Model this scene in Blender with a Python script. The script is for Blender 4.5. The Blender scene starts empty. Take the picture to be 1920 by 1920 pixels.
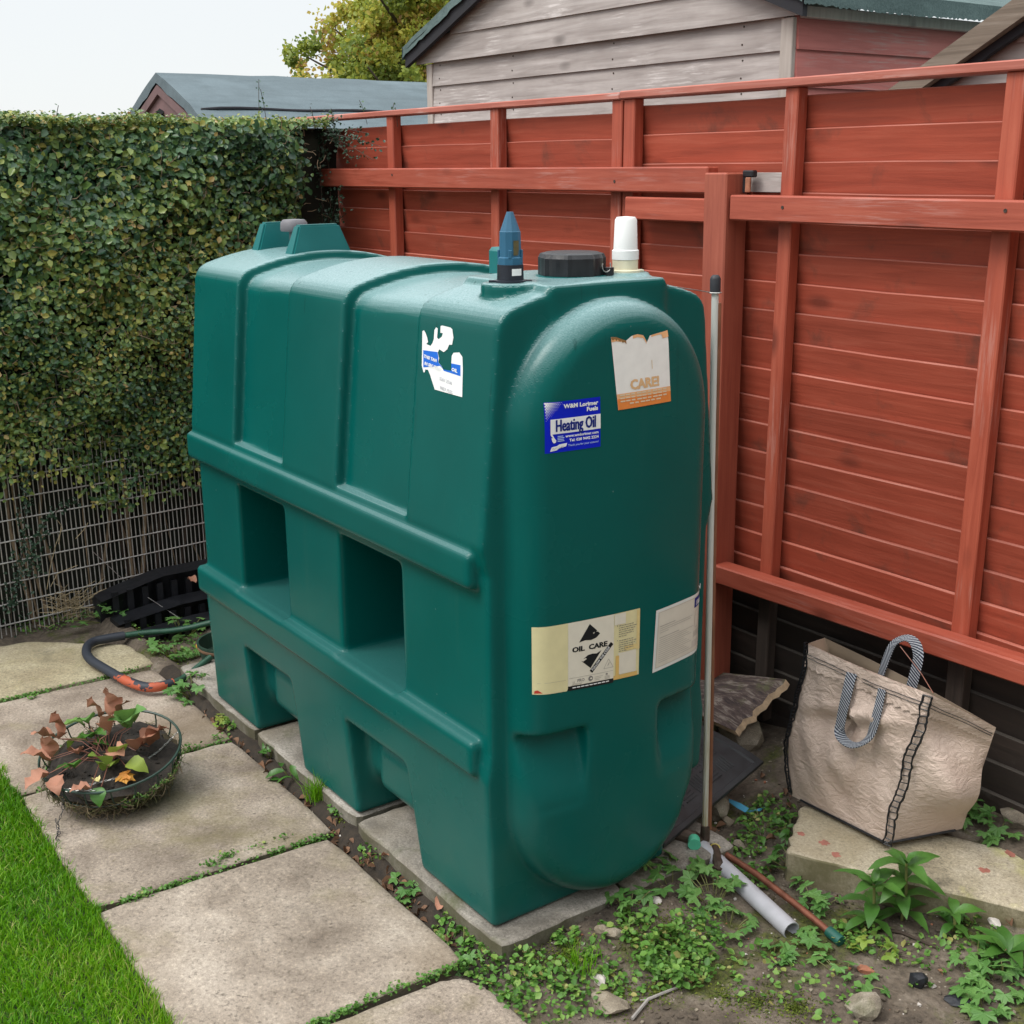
import bpy, bmesh, math, random
import numpy as np
from mathutils import Vector, Matrix
from mathutils.bvhtree import BVHTree
from mathutils.geometry import tessellate_polygon

R = math.radians
random.seed(7)
rng = np.random.default_rng(11)
SC = bpy.context.scene
COL = SC.collection

# ------------------------------------------------------------------ camera
F_PX = 2311.7
YAW, PITCH, ROLL = R(144.472), R(-15.688), R(-0.439)
CAM = np.array([0.0, 0.0, 1.6])
fw = np.array([math.cos(YAW) * math.cos(PITCH), math.sin(YAW) * math.cos(PITCH), math.sin(PITCH)])
rt0 = np.array([math.sin(YAW), -math.cos(YAW), 0.0])
up0 = np.cross(rt0, fw)
rt = math.cos(ROLL) * rt0 + math.sin(ROLL) * up0
up = -math.sin(ROLL) * rt0 + math.cos(ROLL) * up0
cd = bpy.data.cameras.new('camera')
cam = bpy.data.objects.new('camera', cd)
COL.objects.link(cam)
cam.matrix_world = Matrix(((rt[0], up[0], -fw[0], CAM[0]), (rt[1], up[1], -fw[1], CAM[1]),
                           (rt[2], up[2], -fw[2], CAM[2]), (0, 0, 0, 1)))
cd.sensor_width = 36
cd.lens = 36 * F_PX / 1920
cd.clip_start = 0.05
cd.clip_end = 600
SC.camera = cam

# ------------------------------------------------------------------ light
SUN_EL, SUN_AZ = R(54), R(254)          # soft sun from the open side of the garden
wd = bpy.data.worlds.new('World')
SC.world = wd
wd.use_nodes = True
wn = wd.node_tree
for n in list(wn.nodes):
    wn.nodes.remove(n)
def wnode(t, **k):
    n = wn.nodes.new(t)
    for a, b in k.items():
        setattr(n, a, b)
    return n
sky = wnode('ShaderNodeTexSky', sky_type='NISHITA', sun_disc=False, sun_elevation=SUN_EL, sun_rotation=R(90) - SUN_AZ)
tc = wnode('ShaderNodeTexCoord')
sx = wnode('ShaderNodeSeparateXYZ')
ramp = wnode('ShaderNodeMapRange', interpolation_type='SMOOTHSTEP')   # overcast: much brighter overhead than at the horizon
ramp.inputs['From Min'].default_value = 0.10
ramp.inputs['From Max'].default_value = 1.0
ramp.inputs['To Min'].default_value = 0.585
ramp.inputs['To Max'].default_value = 1.55
cl = wnode('ShaderNodeMix', data_type='RGBA', blend_type='MULTIPLY')
cl.inputs[0].default_value = 1.0
cl.inputs[6].default_value = (0.965, 0.99, 1.0, 1)
b1 = wnode('ShaderNodeBackground')
b1.inputs['Strength'].default_value = 0.012
b2 = wnode('ShaderNodeBackground')
b2.inputs['Strength'].default_value = 1.0
add = wnode('ShaderNodeAddShader')
wo = wnode('ShaderNodeOutputWorld')
L = wn.links.new
L(tc.outputs['Generated'], sx.inputs[0])
L(sx.outputs[2], ramp.inputs[0])
L(ramp.outputs[0], cl.inputs[7])
L(sky.outputs[0], b1.inputs[0])
L(cl.outputs[2], b2.inputs[0])
L(b1.outputs[0], add.inputs[0])
L(b2.outputs[0], add.inputs[1])
L(add.outputs[0], wo.inputs[0])

sd = bpy.data.lights.new('sun', 'SUN')
sd.energy = 1.5
sd.angle = R(24)
sd.color = (1, 0.96, 0.9)
so = bpy.data.objects.new('sun', sd)
COL.objects.link(so)
sdir = Vector((math.cos(SUN_EL) * math.cos(SUN_AZ), math.cos(SUN_EL) * math.sin(SUN_AZ), math.sin(SUN_EL)))
so.rotation_euler = sdir.to_track_quat('Z', 'Y').to_euler()
so.location = (0, 0, 6)

SC.view_settings.view_transform = 'Standard'
SC.view_settings.look = 'None'
SC.view_settings.exposure = 0.56
SC.view_settings.gamma = 1
SC.view_settings.use_curve_mapping = False
SC.cycles.max_bounces = 6

# ------------------------------------------------------------------ measuring helpers
def ray(x, y):
    a, b = (x - 960) / F_PX, (y - 960) / F_PX
    return fw + a * rt - b * up
def at_z(x, y, z):
    d = ray(x, y); t = (z - CAM[2]) / d[2]; return Vector(CAM + t * d)
def at_y(x, y, Y):
    d = ray(x, y); t = (Y - CAM[1]) / d[1]; return Vector(CAM + t * d)
def at_x(x, y, X):
    d = ray(x, y); t = (X - CAM[0]) / d[0]; return Vector(CAM + t * d)

# ------------------------------------------------------------------ object helpers
def tag(o, label=None, cat=None, group=None, kind=None):
    if label: o['label'] = label
    if cat: o['category'] = cat
    if group: o['group'] = group
    if kind: o['kind'] = kind
    return o
def link(o, parent=None):
    COL.objects.link(o)
    if parent is not None:
        o.parent = parent
        o.matrix_parent_inverse = Matrix.Identity(4)
    return o
def empty(name, loc=(0, 0, 0), parent=None):
    o = bpy.data.objects.new(name, None)
    o.empty_display_size = 0.05
    o.location = loc
    return link(o, parent)
def mesh_data(name, v, f, smooth=False, mats=None, fmat=None):
    me = bpy.data.meshes.new(name)
    if isinstance(v, np.ndarray) and isinstance(f, np.ndarray):
        n, k = f.shape
        me.vertices.add(len(v)); me.vertices.foreach_set('co', np.ascontiguousarray(v, dtype=np.float32).ravel())
        me.loops.add(n * k); me.loops.foreach_set('vertex_index', np.ascontiguousarray(f, dtype=np.int32).ravel())
        me.polygons.add(n)
        me.polygons.foreach_set('loop_start', np.arange(0, n * k, k, dtype=np.int32))
        me.polygons.foreach_set('loop_total', np.full(n, k, dtype=np.int32))
        me.update(calc_edges=True); me.validate()
    else:
        me.from_pydata([tuple(p) for p in v], [], [tuple(p) for p in f])
        me.update()
    for m in (mats or []):
        me.materials.append(m)
    if fmat is not None:
        me.polygons.foreach_set('material_index', np.asarray(fmat, dtype=np.int32))
    if smooth:
        me.polygons.foreach_set('use_smooth', np.ones(len(me.polygons), dtype=bool))
    return me
def mobj(name, me, parent=None, loc=None, rot=None):
    o = bpy.data.objects.new(name, me)
    if loc is not None: o.location = loc
    if rot is not None: o.rotation_euler = rot
    return link(o, parent)

class MB:
    """collects shapes into one mesh"""
    def __init__(s):
        s.v, s.f, s.m = [], [], []
        s.cur = 0
    def addm(s, v, f):
        o = len(s.v)
        s.v.extend([tuple(p) for p in v])
        for q in f:
            s.f.append(tuple(i + o for i in q)); s.m.append(s.cur)
    def box(s, x0, x1, y0, y1, z0, z1, M=None, bev=0.0):
        if bev > 0:
            bm = bmesh.new()
            bmesh.ops.create_cube(bm, size=1)
            for v in bm.verts:
                v.co = Vector(((x0 + x1) / 2 + v.co.x * (x1 - x0), (y0 + y1) / 2 + v.co.y * (y1 - y0), (z0 + z1) / 2 + v.co.z * (z1 - z0)))
            bmesh.ops.bevel(bm, geom=bm.edges[:], offset=bev, segments=1, affect='EDGES', clamp_overlap=True)
            bm.verts.index_update()
            v = [w.co.copy() for w in bm.verts]; f = [[w.index for w in q.verts] for q in bm.faces]
            bm.free()
        else:
            v = [Vector(p) for p in ((x0, y0, z0), (x1, y0, z0), (x1, y1, z0), (x0, y1, z0), (x0, y0, z1), (x1, y0, z1), (x1, y1, z1), (x0, y1, z1))]
            f = [(3, 2, 1, 0), (4, 5, 6, 7), (0, 1, 5, 4), (1, 2, 6, 5), (2, 3, 7, 6), (3, 0, 4, 7)]
        if M is not None: v = [M @ p for p in v]
        s.addm(v, f)
    def tube(s, pts, r, n=8, cap=True):
        pts = [Vector(p) for p in pts]
        rad = r if isinstance(r, (list, tuple)) else [r] * len(pts)
        vs, fs = [], []
        prev = None
        for i, p in enumerate(pts):
            t = (pts[min(i + 1, len(pts) - 1)] - pts[max(i - 1, 0)])
            t = t.normalized() if t.length > 1e-9 else Vector((0, 0, 1))
            if prev is None:
                a = Vector((0, 0, 1)) if abs(t.z) < 0.9 else Vector((1, 0, 0))
                u = t.cross(a).normalized()
            else:
                u = (prev - t * prev.dot(t))
                u = u.normalized() if u.length > 1e-6 else t.orthogonal().normalized()
            prev = u
            w = t.cross(u)
            for k in range(n):
                an = 2 * math.pi * k / n
                vs.append(p + (u * math.cos(an) + w * math.sin(an)) * rad[i])
        for i in range(len(pts) - 1):
            for k in range(n):
                a, b = i * n + k, i * n + (k + 1) % n
                fs.append((a, b, b + n, a + n))
        if cap:
            fs.append(tuple(reversed(range(n)))); fs.append(tuple(range((len(pts) - 1) * n, len(pts) * n)))
        s.addm(vs, fs)
    def lathe(s, prof, n=24, M=None, cap=True):
        vs, fs = [], []
        for r, z in prof:
            for k in range(n):
                a = 2 * math.pi * k / n
                vs.append(Vector((r * math.cos(a), r * math.sin(a), z)))
        for i in range(len(prof) - 1):
            for k in range(n):
                a, b = i * n + k, i * n + (k + 1) % n
                fs.append((a, b, b + n, a + n))
        if cap:
            fs.append(tuple(reversed(range(n)))); fs.append(tuple(range((len(prof) - 1) * n, len(prof) * n)))
        if M is not None: vs = [M @ v for v in vs]
        s.addm(vs, fs)
    def obj(s, name, mats, parent=None, smooth=False, loc=None):
        if not isinstance(mats, (list, tuple)): mats = [mats]
        me = mesh_data(name, s.v, s.f, smooth, mats, s.m)
        if smooth:
            try: me.set_sharp_from_angle(angle=R(40))
            except Exception: pass
        return mobj(name, me, parent, loc)

def T(x, y, z): return Matrix.Translation((x, y, z))

# ------------------------------------------------------------------ materials
def C(*c): return (c[0], c[1], c[2], 1.0)
class NT:
    def __init__(s, name):
        s.m = bpy.data.materials.new(name)
        s.m.use_nodes = True
        s.t = s.m.node_tree
        s.b = s.t.nodes['Principled BSDF']
    def n(s, t, **k):
        o = s.t.nodes.new(t)
        for a, b in k.items():
            if a.startswith('i_'):
                key = a[2:]
                o.inputs[int(key) if key.isdigit() else key.replace('_', ' ')].default_value = b
            else: setattr(o, a, b)
        return o
    def l(s, a, b): s.t.links.new(a, b)
    def coords(s, scale=(1, 1, 1), kind='Object', rnd=False):
        c = s.n('ShaderNodeTexCoord')
        mp = s.n('ShaderNodeMapping')
        mp.inputs['Scale'].default_value = scale
        s.l(c.outputs[kind], mp.inputs['Vector'])
        if rnd:
            oi = s.n('ShaderNodeObjectInfo')
            mu = s.n('ShaderNodeMath', operation='MULTIPLY', i_1=37.0)
            cb = s.n('ShaderNodeCombineXYZ')
            s.l(oi.outputs['Random'], mu.inputs[0])
            for i in range(3): s.l(mu.outputs[0], cb.inputs[i])
            s.l(cb.outputs[0], mp.inputs['Location'])
        return mp.outputs[0]
    def noise(s, vec, scale, detail=4, rough=0.55, dist=0.0):
        o = s.n('ShaderNodeTexNoise')
        o.inputs['Scale'].default_value = scale
        o.inputs['Detail'].default_value = detail
        o.inputs['Roughness'].default_value = rough
        o.inputs['Distortion'].default_value = dist
        s.l(vec, o.inputs['Vector'])
        return o.outputs[0]
    def ramp(s, fac, stops):
        o = s.n('ShaderNodeValToRGB')
        e = o.color_ramp.elements
        while len(e) < len(stops): e.new(0.5)
        for i, (p, c) in enumerate(stops):
            e[i].position = p
            e[i].color = c if len(c) == 4 else C(*c)
        s.l(fac, o.inputs[0])
        return o.outputs[0]
    def mix(s, fac, a, b, mode='MIX'):
        o = s.n('ShaderNodeMix', data_type='RGBA', blend_type=mode)
        for i, x in ((0, fac), (6, a), (7, b)):
            if hasattr(x, 'is_output'): s.l(x, o.inputs[i])
            else: o.inputs[i].default_value = x if i == 0 else (x if len(x) == 4 else C(*x))
        return o.outputs[2]
    def rng(s, v, a, b, c, d):
        o = s.n('ShaderNodeMapRange')
        s.l(v, o.inputs[0])
        for i, x in enumerate((a, b, c, d)): o.inputs[i + 1].default_value = x
        return o.outputs[0]
    def bump(s, h, strength, dist=0.01):
        o = s.n('ShaderNodeBump')
        o.inputs['Strength'].default_value = strength
        o.inputs['Distance'].default_value = dist
        s.l(h, o.inputs['Height'])
        s.l(o.outputs[0], s.b.inputs['Normal'])
    def base(s, x):
        if hasattr(x, 'is_output'): s.l(x, s.b.inputs['Base Color'])
        else: s.b.inputs['Base Color'].default_value = x if len(x) == 4 else C(*x)
    def rough(s, x):
        if hasattr(x, 'is_output'): s.l(x, s.b.inputs['Roughness'])
        else: s.b.inputs['Roughness'].default_value = x

def plain(name, c, rough=0.5, var=0.25, nscale=30, bump=0.15, metal=0.0, spec=None):
    n = NT(name)
    v = n.coords()
    f = n.noise(v, nscale, 5)
    n.base(n.ramp(f, [(0.25, tuple(x * (1 - var) for x in c)), (0.75, tuple(min(1, x * (1 + var)) for x in c))]))
    n.rough(n.rng(f, 0.3, 0.7, max(0.05, rough - 0.08), min(1, rough + 0.08)))
    if bump: n.bump(n.noise(v, nscale * 6, 3), bump, 0.002)
    n.b.inputs['Metallic'].default_value = metal
    if spec is not None: n.b.inputs['Specular IOR Level'].default_value = spec
    return n.m

def wood(name, dark, mid, light, axis=0, rough=0.7, knots=True, worn=None, wornamt=0.5, objvar=0.18, grain=26, bump=0.25, stain=None):
    n = NT(name)
    st = [1.1, 1.1, 1.1]
    sc = [grain, grain, grain]
    sc[axis] = 1.3
    v = n.coords(tuple(sc), rnd=True)
    v2 = n.coords((1, 1, 1), rnd=True)
    g = n.noise(v, 2.2, 8, 0.62, 0.6)
    g2 = n.noise(v2, 3.0, 5, 0.6)
    c = n.ramp(g, [(0.25, dark), (0.52, mid), (0.8, light)])
    c = n.mix(n.rng(g2, 0.35, 0.75, 0.0, 0.55), c, dark)
    if stain is not None:
        g3 = n.noise(v2, 5.5, 6, 0.65, 0.4)
        c = n.mix(n.rng(g3, 0.56, 0.72, 0.0, 0.75), c, stain)
    if worn is not None:
        g4 = n.noise(v, 5.0, 6, 0.7)
        g5 = n.noise(v2, 2.3, 3, 0.6)
        mm = n.n('ShaderNodeMath', operation='MULTIPLY')
        n.l(n.rng(g4, 0.5, 0.62, 0, 1), mm.inputs[0]); n.l(n.rng(g5, 0.5, 0.62, 0, wornamt), mm.inputs[1])
        c = n.mix(mm.outputs[0], c, worn)
    if knots:
        ks = [7.0, 7.0, 7.0]; ks[axis] = 3.2
        kv = n.coords(tuple(ks), rnd=True)
        vo = n.n('ShaderNodeTexVoronoi'); vo.inputs['Scale'].default_value = 1.0
        vo.inputs['Randomness'].default_value = 1.0
        n.l(kv, vo.inputs['Vector'])
        c = n.mix(n.rng(vo.outputs['Distance'], 0.06, 0.17, 0.8, 0.0), c, tuple(x * 0.55 for x in dark))
    oi = n.n('ShaderNodeObjectInfo')
    hv = n.n('ShaderNodeHueSaturation')
    n.l(n.rng(oi.outputs['Random'], 0, 1, 1 - objvar, 1 + objvar), hv.inputs['Value'])
    n.l(c, hv.inputs['Color'])
    n.base(hv.outputs[0])
    n.rough(n.rng(g, 0.3, 0.7, rough - 0.1, min(1, rough + 0.12)))
    n.bump(g, bump, 0.004)
    return n.m

M = {}
# the tank's moulded green plastic: orange-peel skin, blotches and runs, dusty top film with sky reflection painted in
n = NT('tank_plastic')
v = n.coords()
big = n.noise(v, 2.2, 5, 0.6)
runs = n.noise(n.coords((14, 14, 1.2)), 2.0, 5, 0.6)
fine = n.noise(v, 420, 2)
c = n.ramp(big, [(0.3, (0.0006, 0.078, 0.070)), (0.7, (0.0008, 0.096, 0.085))])
low = n.n('ShaderNodeSeparateXYZ'); n.l(v, low.inputs[0])
lm = n.n('ShaderNodeMath', operation='MULTIPLY'); n.l(n.rng(low.outputs[2], 0.36, 0.10, 0.0, 1.0), lm.inputs[0]); n.l(n.rng(n.noise(v, 5, 4, 0.6), 0.3, 0.7, 0.0, 0.12), lm.inputs[1])
c = n.mix(n.rng(runs, 0.60, 0.82, 0.0, 0.06), c, (0.08, 0.15, 0.11))
c = n.mix(lm.outputs[0], c, (0.14, 0.17, 0.12))        # splash-back dirt on the feet
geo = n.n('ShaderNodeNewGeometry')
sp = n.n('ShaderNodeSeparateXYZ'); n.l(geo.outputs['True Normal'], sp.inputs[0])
dust_sheen = n.rng(sp.outputs[2], 0.30, 0.96, 0.0, 1.0)
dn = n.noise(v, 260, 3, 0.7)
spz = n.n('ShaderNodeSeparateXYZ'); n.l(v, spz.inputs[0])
hi = n.n('ShaderNodeMath', operation='MULTIPLY'); n.l(dust_sheen, hi.inputs[0]); n.l(n.rng(spz.outputs[2], 0.6, 1.22, 0.12, 1.0), hi.inputs[1])   # pale dusty film that also paints the sky's reflection onto the top
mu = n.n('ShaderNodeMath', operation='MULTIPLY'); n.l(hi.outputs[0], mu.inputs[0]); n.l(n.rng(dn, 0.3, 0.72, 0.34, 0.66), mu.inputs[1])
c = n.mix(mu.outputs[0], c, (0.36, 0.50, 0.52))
sc_ = n.noise(n.coords((3, 3, 60)), 6, 2, 0.5)
specks = n.n('ShaderNodeTexVoronoi'); specks.inputs['Scale'].default_value = 26.0
n.l(v, specks.inputs['Vector'])
sm = n.n('ShaderNodeMath', operation='MULTIPLY')
n.l(n.rng(specks.outputs['Distance'], 0.03, 0.05, 0.5, 0.0), sm.inputs[0]); n.l(n.rng(n.noise(v, 3.1, 4, 0.6), 0.55, 0.62, 0.0, 1.0), sm.inputs[1])
c = n.mix(sm.outputs[0], c, (0.3, 0.4, 0.36))
drip = n.noise(n.coords((55, 55, 1.6)), 1.0, 4, 0.5)
dg = n.n('ShaderNodeMath', operation='MULTIPLY'); n.l(n.rng(drip, 0.66, 0.72, 0.0, 0.45), dg.inputs[0]); n.l(n.rng(spz.outputs[2], 0.95, 1.22, 0.0, 1.0), dg.inputs[1])
c = n.mix(dg.outputs[0], c, (0.0008, 0.035, 0.03))
n.base(c)
n.rough(n.rng(big, 0.3, 0.7, 0.22, 0.30))
n.b.inputs['Specular IOR Level'].default_value = 0.20
n.bump(fine, 0.10, 0.0015)
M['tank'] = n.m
M['lug'] = plain('moulded_lug', (0.002, 0.125, 0.125), 0.40, 0.12, 8, 0.08)

RED_D, RED_M, RED_L = (0.27, 0.047, 0.024), (0.39, 0.070, 0.035), (0.48, 0.115, 0.066)
M['board'] = wood('stained_board', RED_D, RED_M, RED_L, 0, 0.68, stain=(0.11, 0.045, 0.03), objvar=0.13)
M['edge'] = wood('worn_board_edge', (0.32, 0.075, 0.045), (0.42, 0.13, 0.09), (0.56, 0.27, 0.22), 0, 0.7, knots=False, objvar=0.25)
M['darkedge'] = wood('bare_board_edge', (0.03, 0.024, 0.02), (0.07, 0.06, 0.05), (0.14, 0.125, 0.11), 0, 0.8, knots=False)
M['batten'] = wood('stained_batten', RED_D, (0.42, 0.085, 0.044), (0.50, 0.13, 0.075), 2, 0.65, knots=True, worn=(0.55, 0.30, 0.25), wornamt=0.5, objvar=0.10)
M['rail'] = wood('stained_rail', RED_D, (0.41, 0.086, 0.048), (0.49, 0.13, 0.078), 0, 0.62, worn=(0.55, 0.32, 0.28), wornamt=0.35, objvar=0.08)
M['cap'] = wood('stained_cap', (0.30, 0.07, 0.045), (0.45, 0.14, 0.10), (0.58, 0.28, 0.23), 0, 0.7, knots=False, worn=(0.62, 0.42, 0.38), wornamt=0.8, objvar=0.05)
M['post'] = wood('stained_post', (0.24, 0.05, 0.03), (0.38, 0.095, 0.055), (0.46, 0.13, 0.08), 2, 0.65, knots=True, objvar=0.0)
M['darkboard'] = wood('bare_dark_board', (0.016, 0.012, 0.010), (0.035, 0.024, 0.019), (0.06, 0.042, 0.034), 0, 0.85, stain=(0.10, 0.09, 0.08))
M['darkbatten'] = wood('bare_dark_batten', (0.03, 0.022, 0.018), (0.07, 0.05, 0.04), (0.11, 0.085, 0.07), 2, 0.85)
M['greyboard'] = wood('weathered_grey_board', (0.24, 0.205, 0.19), (0.42, 0.375, 0.355), (0.57, 0.525, 0.505), 0, 0.85, worn=(0.74, 0.69, 0.67), wornamt=0.6, objvar=0.06, grain=20)
M['greytrim'] = wood('weathered_grey_trim', (0.32, 0.275, 0.245), (0.46, 0.41, 0.37), (0.56, 0.51, 0.47), 2, 0.85, objvar=0.05)
M['redboard'] = wood('faded_red_board', (0.36, 0.105, 0.09), (0.50, 0.165, 0.145), (0.58, 0.24, 0.21), 1, 0.8, worn=(0.42, 0.33, 0.31), wornamt=0.5, objvar=0.08)
M['brownpaint'] = plain('brown_painted_gable', (0.15, 0.085, 0.085), 0.7, 0.3, 8, 0.2)
M['barge'] = wood('weathered_barge_board', (0.10, 0.075, 0.055), (0.22, 0.175, 0.135), (0.36, 0.31, 0.26), 0, 0.85, grain=34)

def felt(name, a, b):
    n = NT(name)
    v = n.coords()
    f = n.noise(v, 160, 4, 0.7)
    g = n.noise(v, 3, 5, 0.65)
    s = n.noise(n.coords((6, 1.0, 6)), 3, 5, 0.6)
    c = n.ramp(f, [(0.3, a), (0.7, b)])
    c = n.mix(n.rng(g, 0.4, 0.7, 0, 0.5), c, tuple(x * 1.35 for x in b))
    c = n.mix(n.rng(s, 0.45, 0.7, 0, 0.45), c, tuple(x * 0.8 for x in a))
    n.base(c); n.rough(0.9); n.bump(f, 0.5, 0.004)
    return n.m
M['felt'] = felt('green_mineral_felt', (0.035, 0.065, 0.065), (0.11, 0.16, 0.155))
M['felt2'] = felt('grey_blue_felt', (0.072, 0.100, 0.112), (0.115, 0.152, 0.170))
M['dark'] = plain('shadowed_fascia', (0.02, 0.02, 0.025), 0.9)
M['nail'] = plain('rusty_nail', (0.08, 0.06, 0.05), 0.6, metal=0.5)

def stone(name, a, b, c3, moss=None, mossamt=0.4, scale=1.0, pit=0.6, side=None):
    n = NT(name)
    v = n.coords(rnd=True)
    f = n.noise(v, 4 * scale, 6, 0.62, 0.3)
    g = n.noise(v, 130 * scale, 3, 0.6)
    c = n.ramp(f, [(0.34, a), (0.5, b), (0.66, c3)])
    g2 = n.noise(v, 420 * scale, 2, 0.6)
    gc = n.ramp(g, [(0.30, (0.22, 0.21, 0.2)), (0.42, (0.44, 0.43, 0.42)), (0.58, (0.55, 0.54, 0.53)), (0.72, (0.80, 0.78, 0.74))])
    c = n.mix(0.75, c, gc, 'OVERLAY')
    c = n.mix(0.45, c, n.ramp(g2, [(0.3, (0.25, 0.25, 0.25)), (0.7, (0.75, 0.75, 0.75))]), 'OVERLAY')
    h = n.noise(v, 7 * scale, 5, 0.65)
    pk = n.noise(v, 75 * scale, 3, 0.65)
    mm = n.n('ShaderNodeMath', operation='MULTIPLY')
    n.l(n.rng(pk, 0.60, 0.68, 0.0, pit), mm.inputs[0]); n.l(n.rng(h, 0.42, 0.62, 0.1, 1), mm.inputs[1])
    c = n.mix(mm.outputs[0], c, tuple(x * 0.42 for x in a))
    bl = n.noise(v, 1.7 * scale, 4, 0.55)
    c = n.mix(n.rng(bl, 0.50, 0.68, 0, 0.6), c, tuple(x * y for x, y in zip(b, (0.72, 0.64, 0.5))))
    dk = n.noise(v, 6.5 * scale, 5, 0.65)
    c = n.mix(n.rng(dk, 0.60, 0.76, 0, 0.55), c, tuple(x * 0.42 for x in b))
    if moss:
        mo = n.noise(v, 2.6 * scale, 7, 0.7, 0.2)
        c = n.mix(n.rng(mo, 0.55, 0.68, 0, mossamt), c, moss)
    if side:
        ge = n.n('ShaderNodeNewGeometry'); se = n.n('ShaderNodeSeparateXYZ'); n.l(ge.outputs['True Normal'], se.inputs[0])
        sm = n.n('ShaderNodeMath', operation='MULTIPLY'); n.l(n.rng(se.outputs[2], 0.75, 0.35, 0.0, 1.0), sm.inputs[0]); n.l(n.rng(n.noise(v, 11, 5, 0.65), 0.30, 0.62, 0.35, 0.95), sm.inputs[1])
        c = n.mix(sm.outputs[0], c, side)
    n.base(c); n.rough(0.88)
    n.bump(n.mix(0.5, g, f), 0.5, 0.004)
    return n.m
M['slab'] = stone('path_slab', (0.165, 0.132, 0.103), (0.285, 0.238, 0.192), (0.40, 0.345, 0.288), (0.17, 0.145, 0.06), 0.5, 1.0, 0.8, (0.07, 0.06, 0.035))
M['slabmoss'] = stone('path_slab_algae', (0.27, 0.23, 0.15), (0.37, 0.33, 0.22), (0.47, 0.42, 0.31), (0.21, 0.20, 0.07), 0.6)
M['base'] = stone('base_slab', (0.13, 0.118, 0.10), (0.25, 0.23, 0.20), (0.36, 0.335, 0.30), (0.085, 0.09, 0.04), 0.9, 1.4, 0.6, (0.075, 0.068, 0.035))
M['lichen'] = stone('lichened_concrete', (0.22, 0.19, 0.13), (0.37, 0.325, 0.235), (0.50, 0.45, 0.355), (0.42, 0.41, 0.12), 0.65, 1.2, 0.6, (0.13, 0.115, 0.055))
M['rock'] = stone('rubble', (0.13, 0.11, 0.085), (0.25, 0.215, 0.165), (0.38, 0.34, 0.28), (0.06, 0.075, 0.02), 0.6, 3)
M['pale'] = plain('pale_plaster', (0.5, 0.46, 0.42), 0.9, 0.25, 40, 0.5)
M['brick'] = plain('brick_chip', (0.32, 0.13, 0.075), 0.9, 0.35, 40, 0.5)
M['paint'] = plain('red_paint_splash', (0.34, 0.13, 0.095), 0.7, 0.3, 60)

n = NT('soil')
v = n.coords()
f = n.noise(v, 7, 8, 0.68, 0.3)
g = n.noise(v, 70, 5, 0.65)
c = n.ramp(f, [(0.3, (0.040, 0.031, 0.023)), (0.5, (0.125, 0.10, 0.075)), (0.7, (0.24, 0.205, 0.165))])
c = n.mix(0.6, c, n.ramp(g, [(0.3, (0.22, 0.21, 0.2)), (0.7, (0.72, 0.7, 0.68))]), 'OVERLAY')
mo = n.noise(v, 4.2, 6, 0.62, 0.5)
c = n.mix(n.rng(mo, 0.52, 0.60, 0, 0.9), c, n.ramp(n.noise(v, 120, 3), [(0.3, (0.022, 0.030, 0.006)), (0.7, (0.10, 0.115, 0.012))]))
vo = n.n('ShaderNodeTexVoronoi'); vo.inputs['Scale'].default_value = 55.0
n.l(v, vo.inputs['Vector'])
mm = n.n('ShaderNodeMath', operation='MULTIPLY')
n.l(n.rng(vo.outputs['Distance'], 0.08, 0.16, 0.8, 0), mm.inputs[0]); n.l(n.rng(n.noise(v, 14, 3), 0.5, 0.62, 0, 1), mm.inputs[1])
c = n.mix(mm.outputs[0], c, (0.42, 0.37, 0.30))
n.base(c); n.rough(0.95); n.bump(n.mix(0.4, g, f), 0.9, 0.012)
M['soil'] = n.m
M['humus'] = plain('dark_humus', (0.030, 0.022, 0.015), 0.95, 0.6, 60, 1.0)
M['turf'] = plain('turf_soil', (0.022, 0.04, 0.008), 0.95, 0.4, 20, 0.5)
M['moss'] = plain('moss', (0.065, 0.095, 0.012), 0.95, 0.5, 60, 0.6)

def leafmat(name, stops, rough=0.45, trans=0.25, attr='rnd', vein=None):
    n = NT(name)
    a = n.n('ShaderNodeAttribute', attribute_name=attr)
    c = n.ramp(a.outputs['Fac'], stops)
    v = n.coords()
    c = n.mix(n.rng(n.noise(v, 60, 3), 0.35, 0.7, 0, 0.3), c, tuple(x * 0.6 for x in stops[0][1][:3]))
    n.base(c); n.rough(rough)
    n.b.inputs['Specular IOR Level'].default_value = 0.4
    tr = n.n('ShaderNodeBsdfTranslucent')
    n.l(c, tr.inputs[0])
    ms = n.n('ShaderNodeMixShader'); ms.inputs[0].default_value = trans
    out = n.t.nodes['Material Output']
    n.l(n.b.outputs[0], ms.inputs[1]); n.l(tr.outputs[0], ms.inputs[2]); n.l(ms.outputs[0], out.inputs[0])
    return n.m
def leafobj(name, ca, cb, rough=0.5, trans=0.2, nscale=40):
    """leaf material for single leaf objects (varies per object and over the blade)"""
    n = NT(name)
    oi = n.n('ShaderNodeObjectInfo')
    c = n.ramp(oi.outputs['Random'], [(0.0, ca), (1.0, cb)])
    v = n.coords(rnd=True)
    c = n.mix(n.rng(n.noise(v, nscale, 4), 0.35, 0.75, 0, 0.45), c, tuple(x * 0.55 for x in ca))
    n.base(c); n.rough(rough)
    tr = n.n('ShaderNodeBsdfTranslucent'); n.l(c, tr.inputs[0])
    ms = n.n('ShaderNodeMixShader'); ms.inputs[0].default_value = trans
    out = n.t.nodes['Material Output']
    n.l(n.b.outputs[0], ms.inputs[1]); n.l(tr.outputs[0], ms.inputs[2]); n.l(ms.outputs[0], out.inputs[0])
    return n.m
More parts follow.
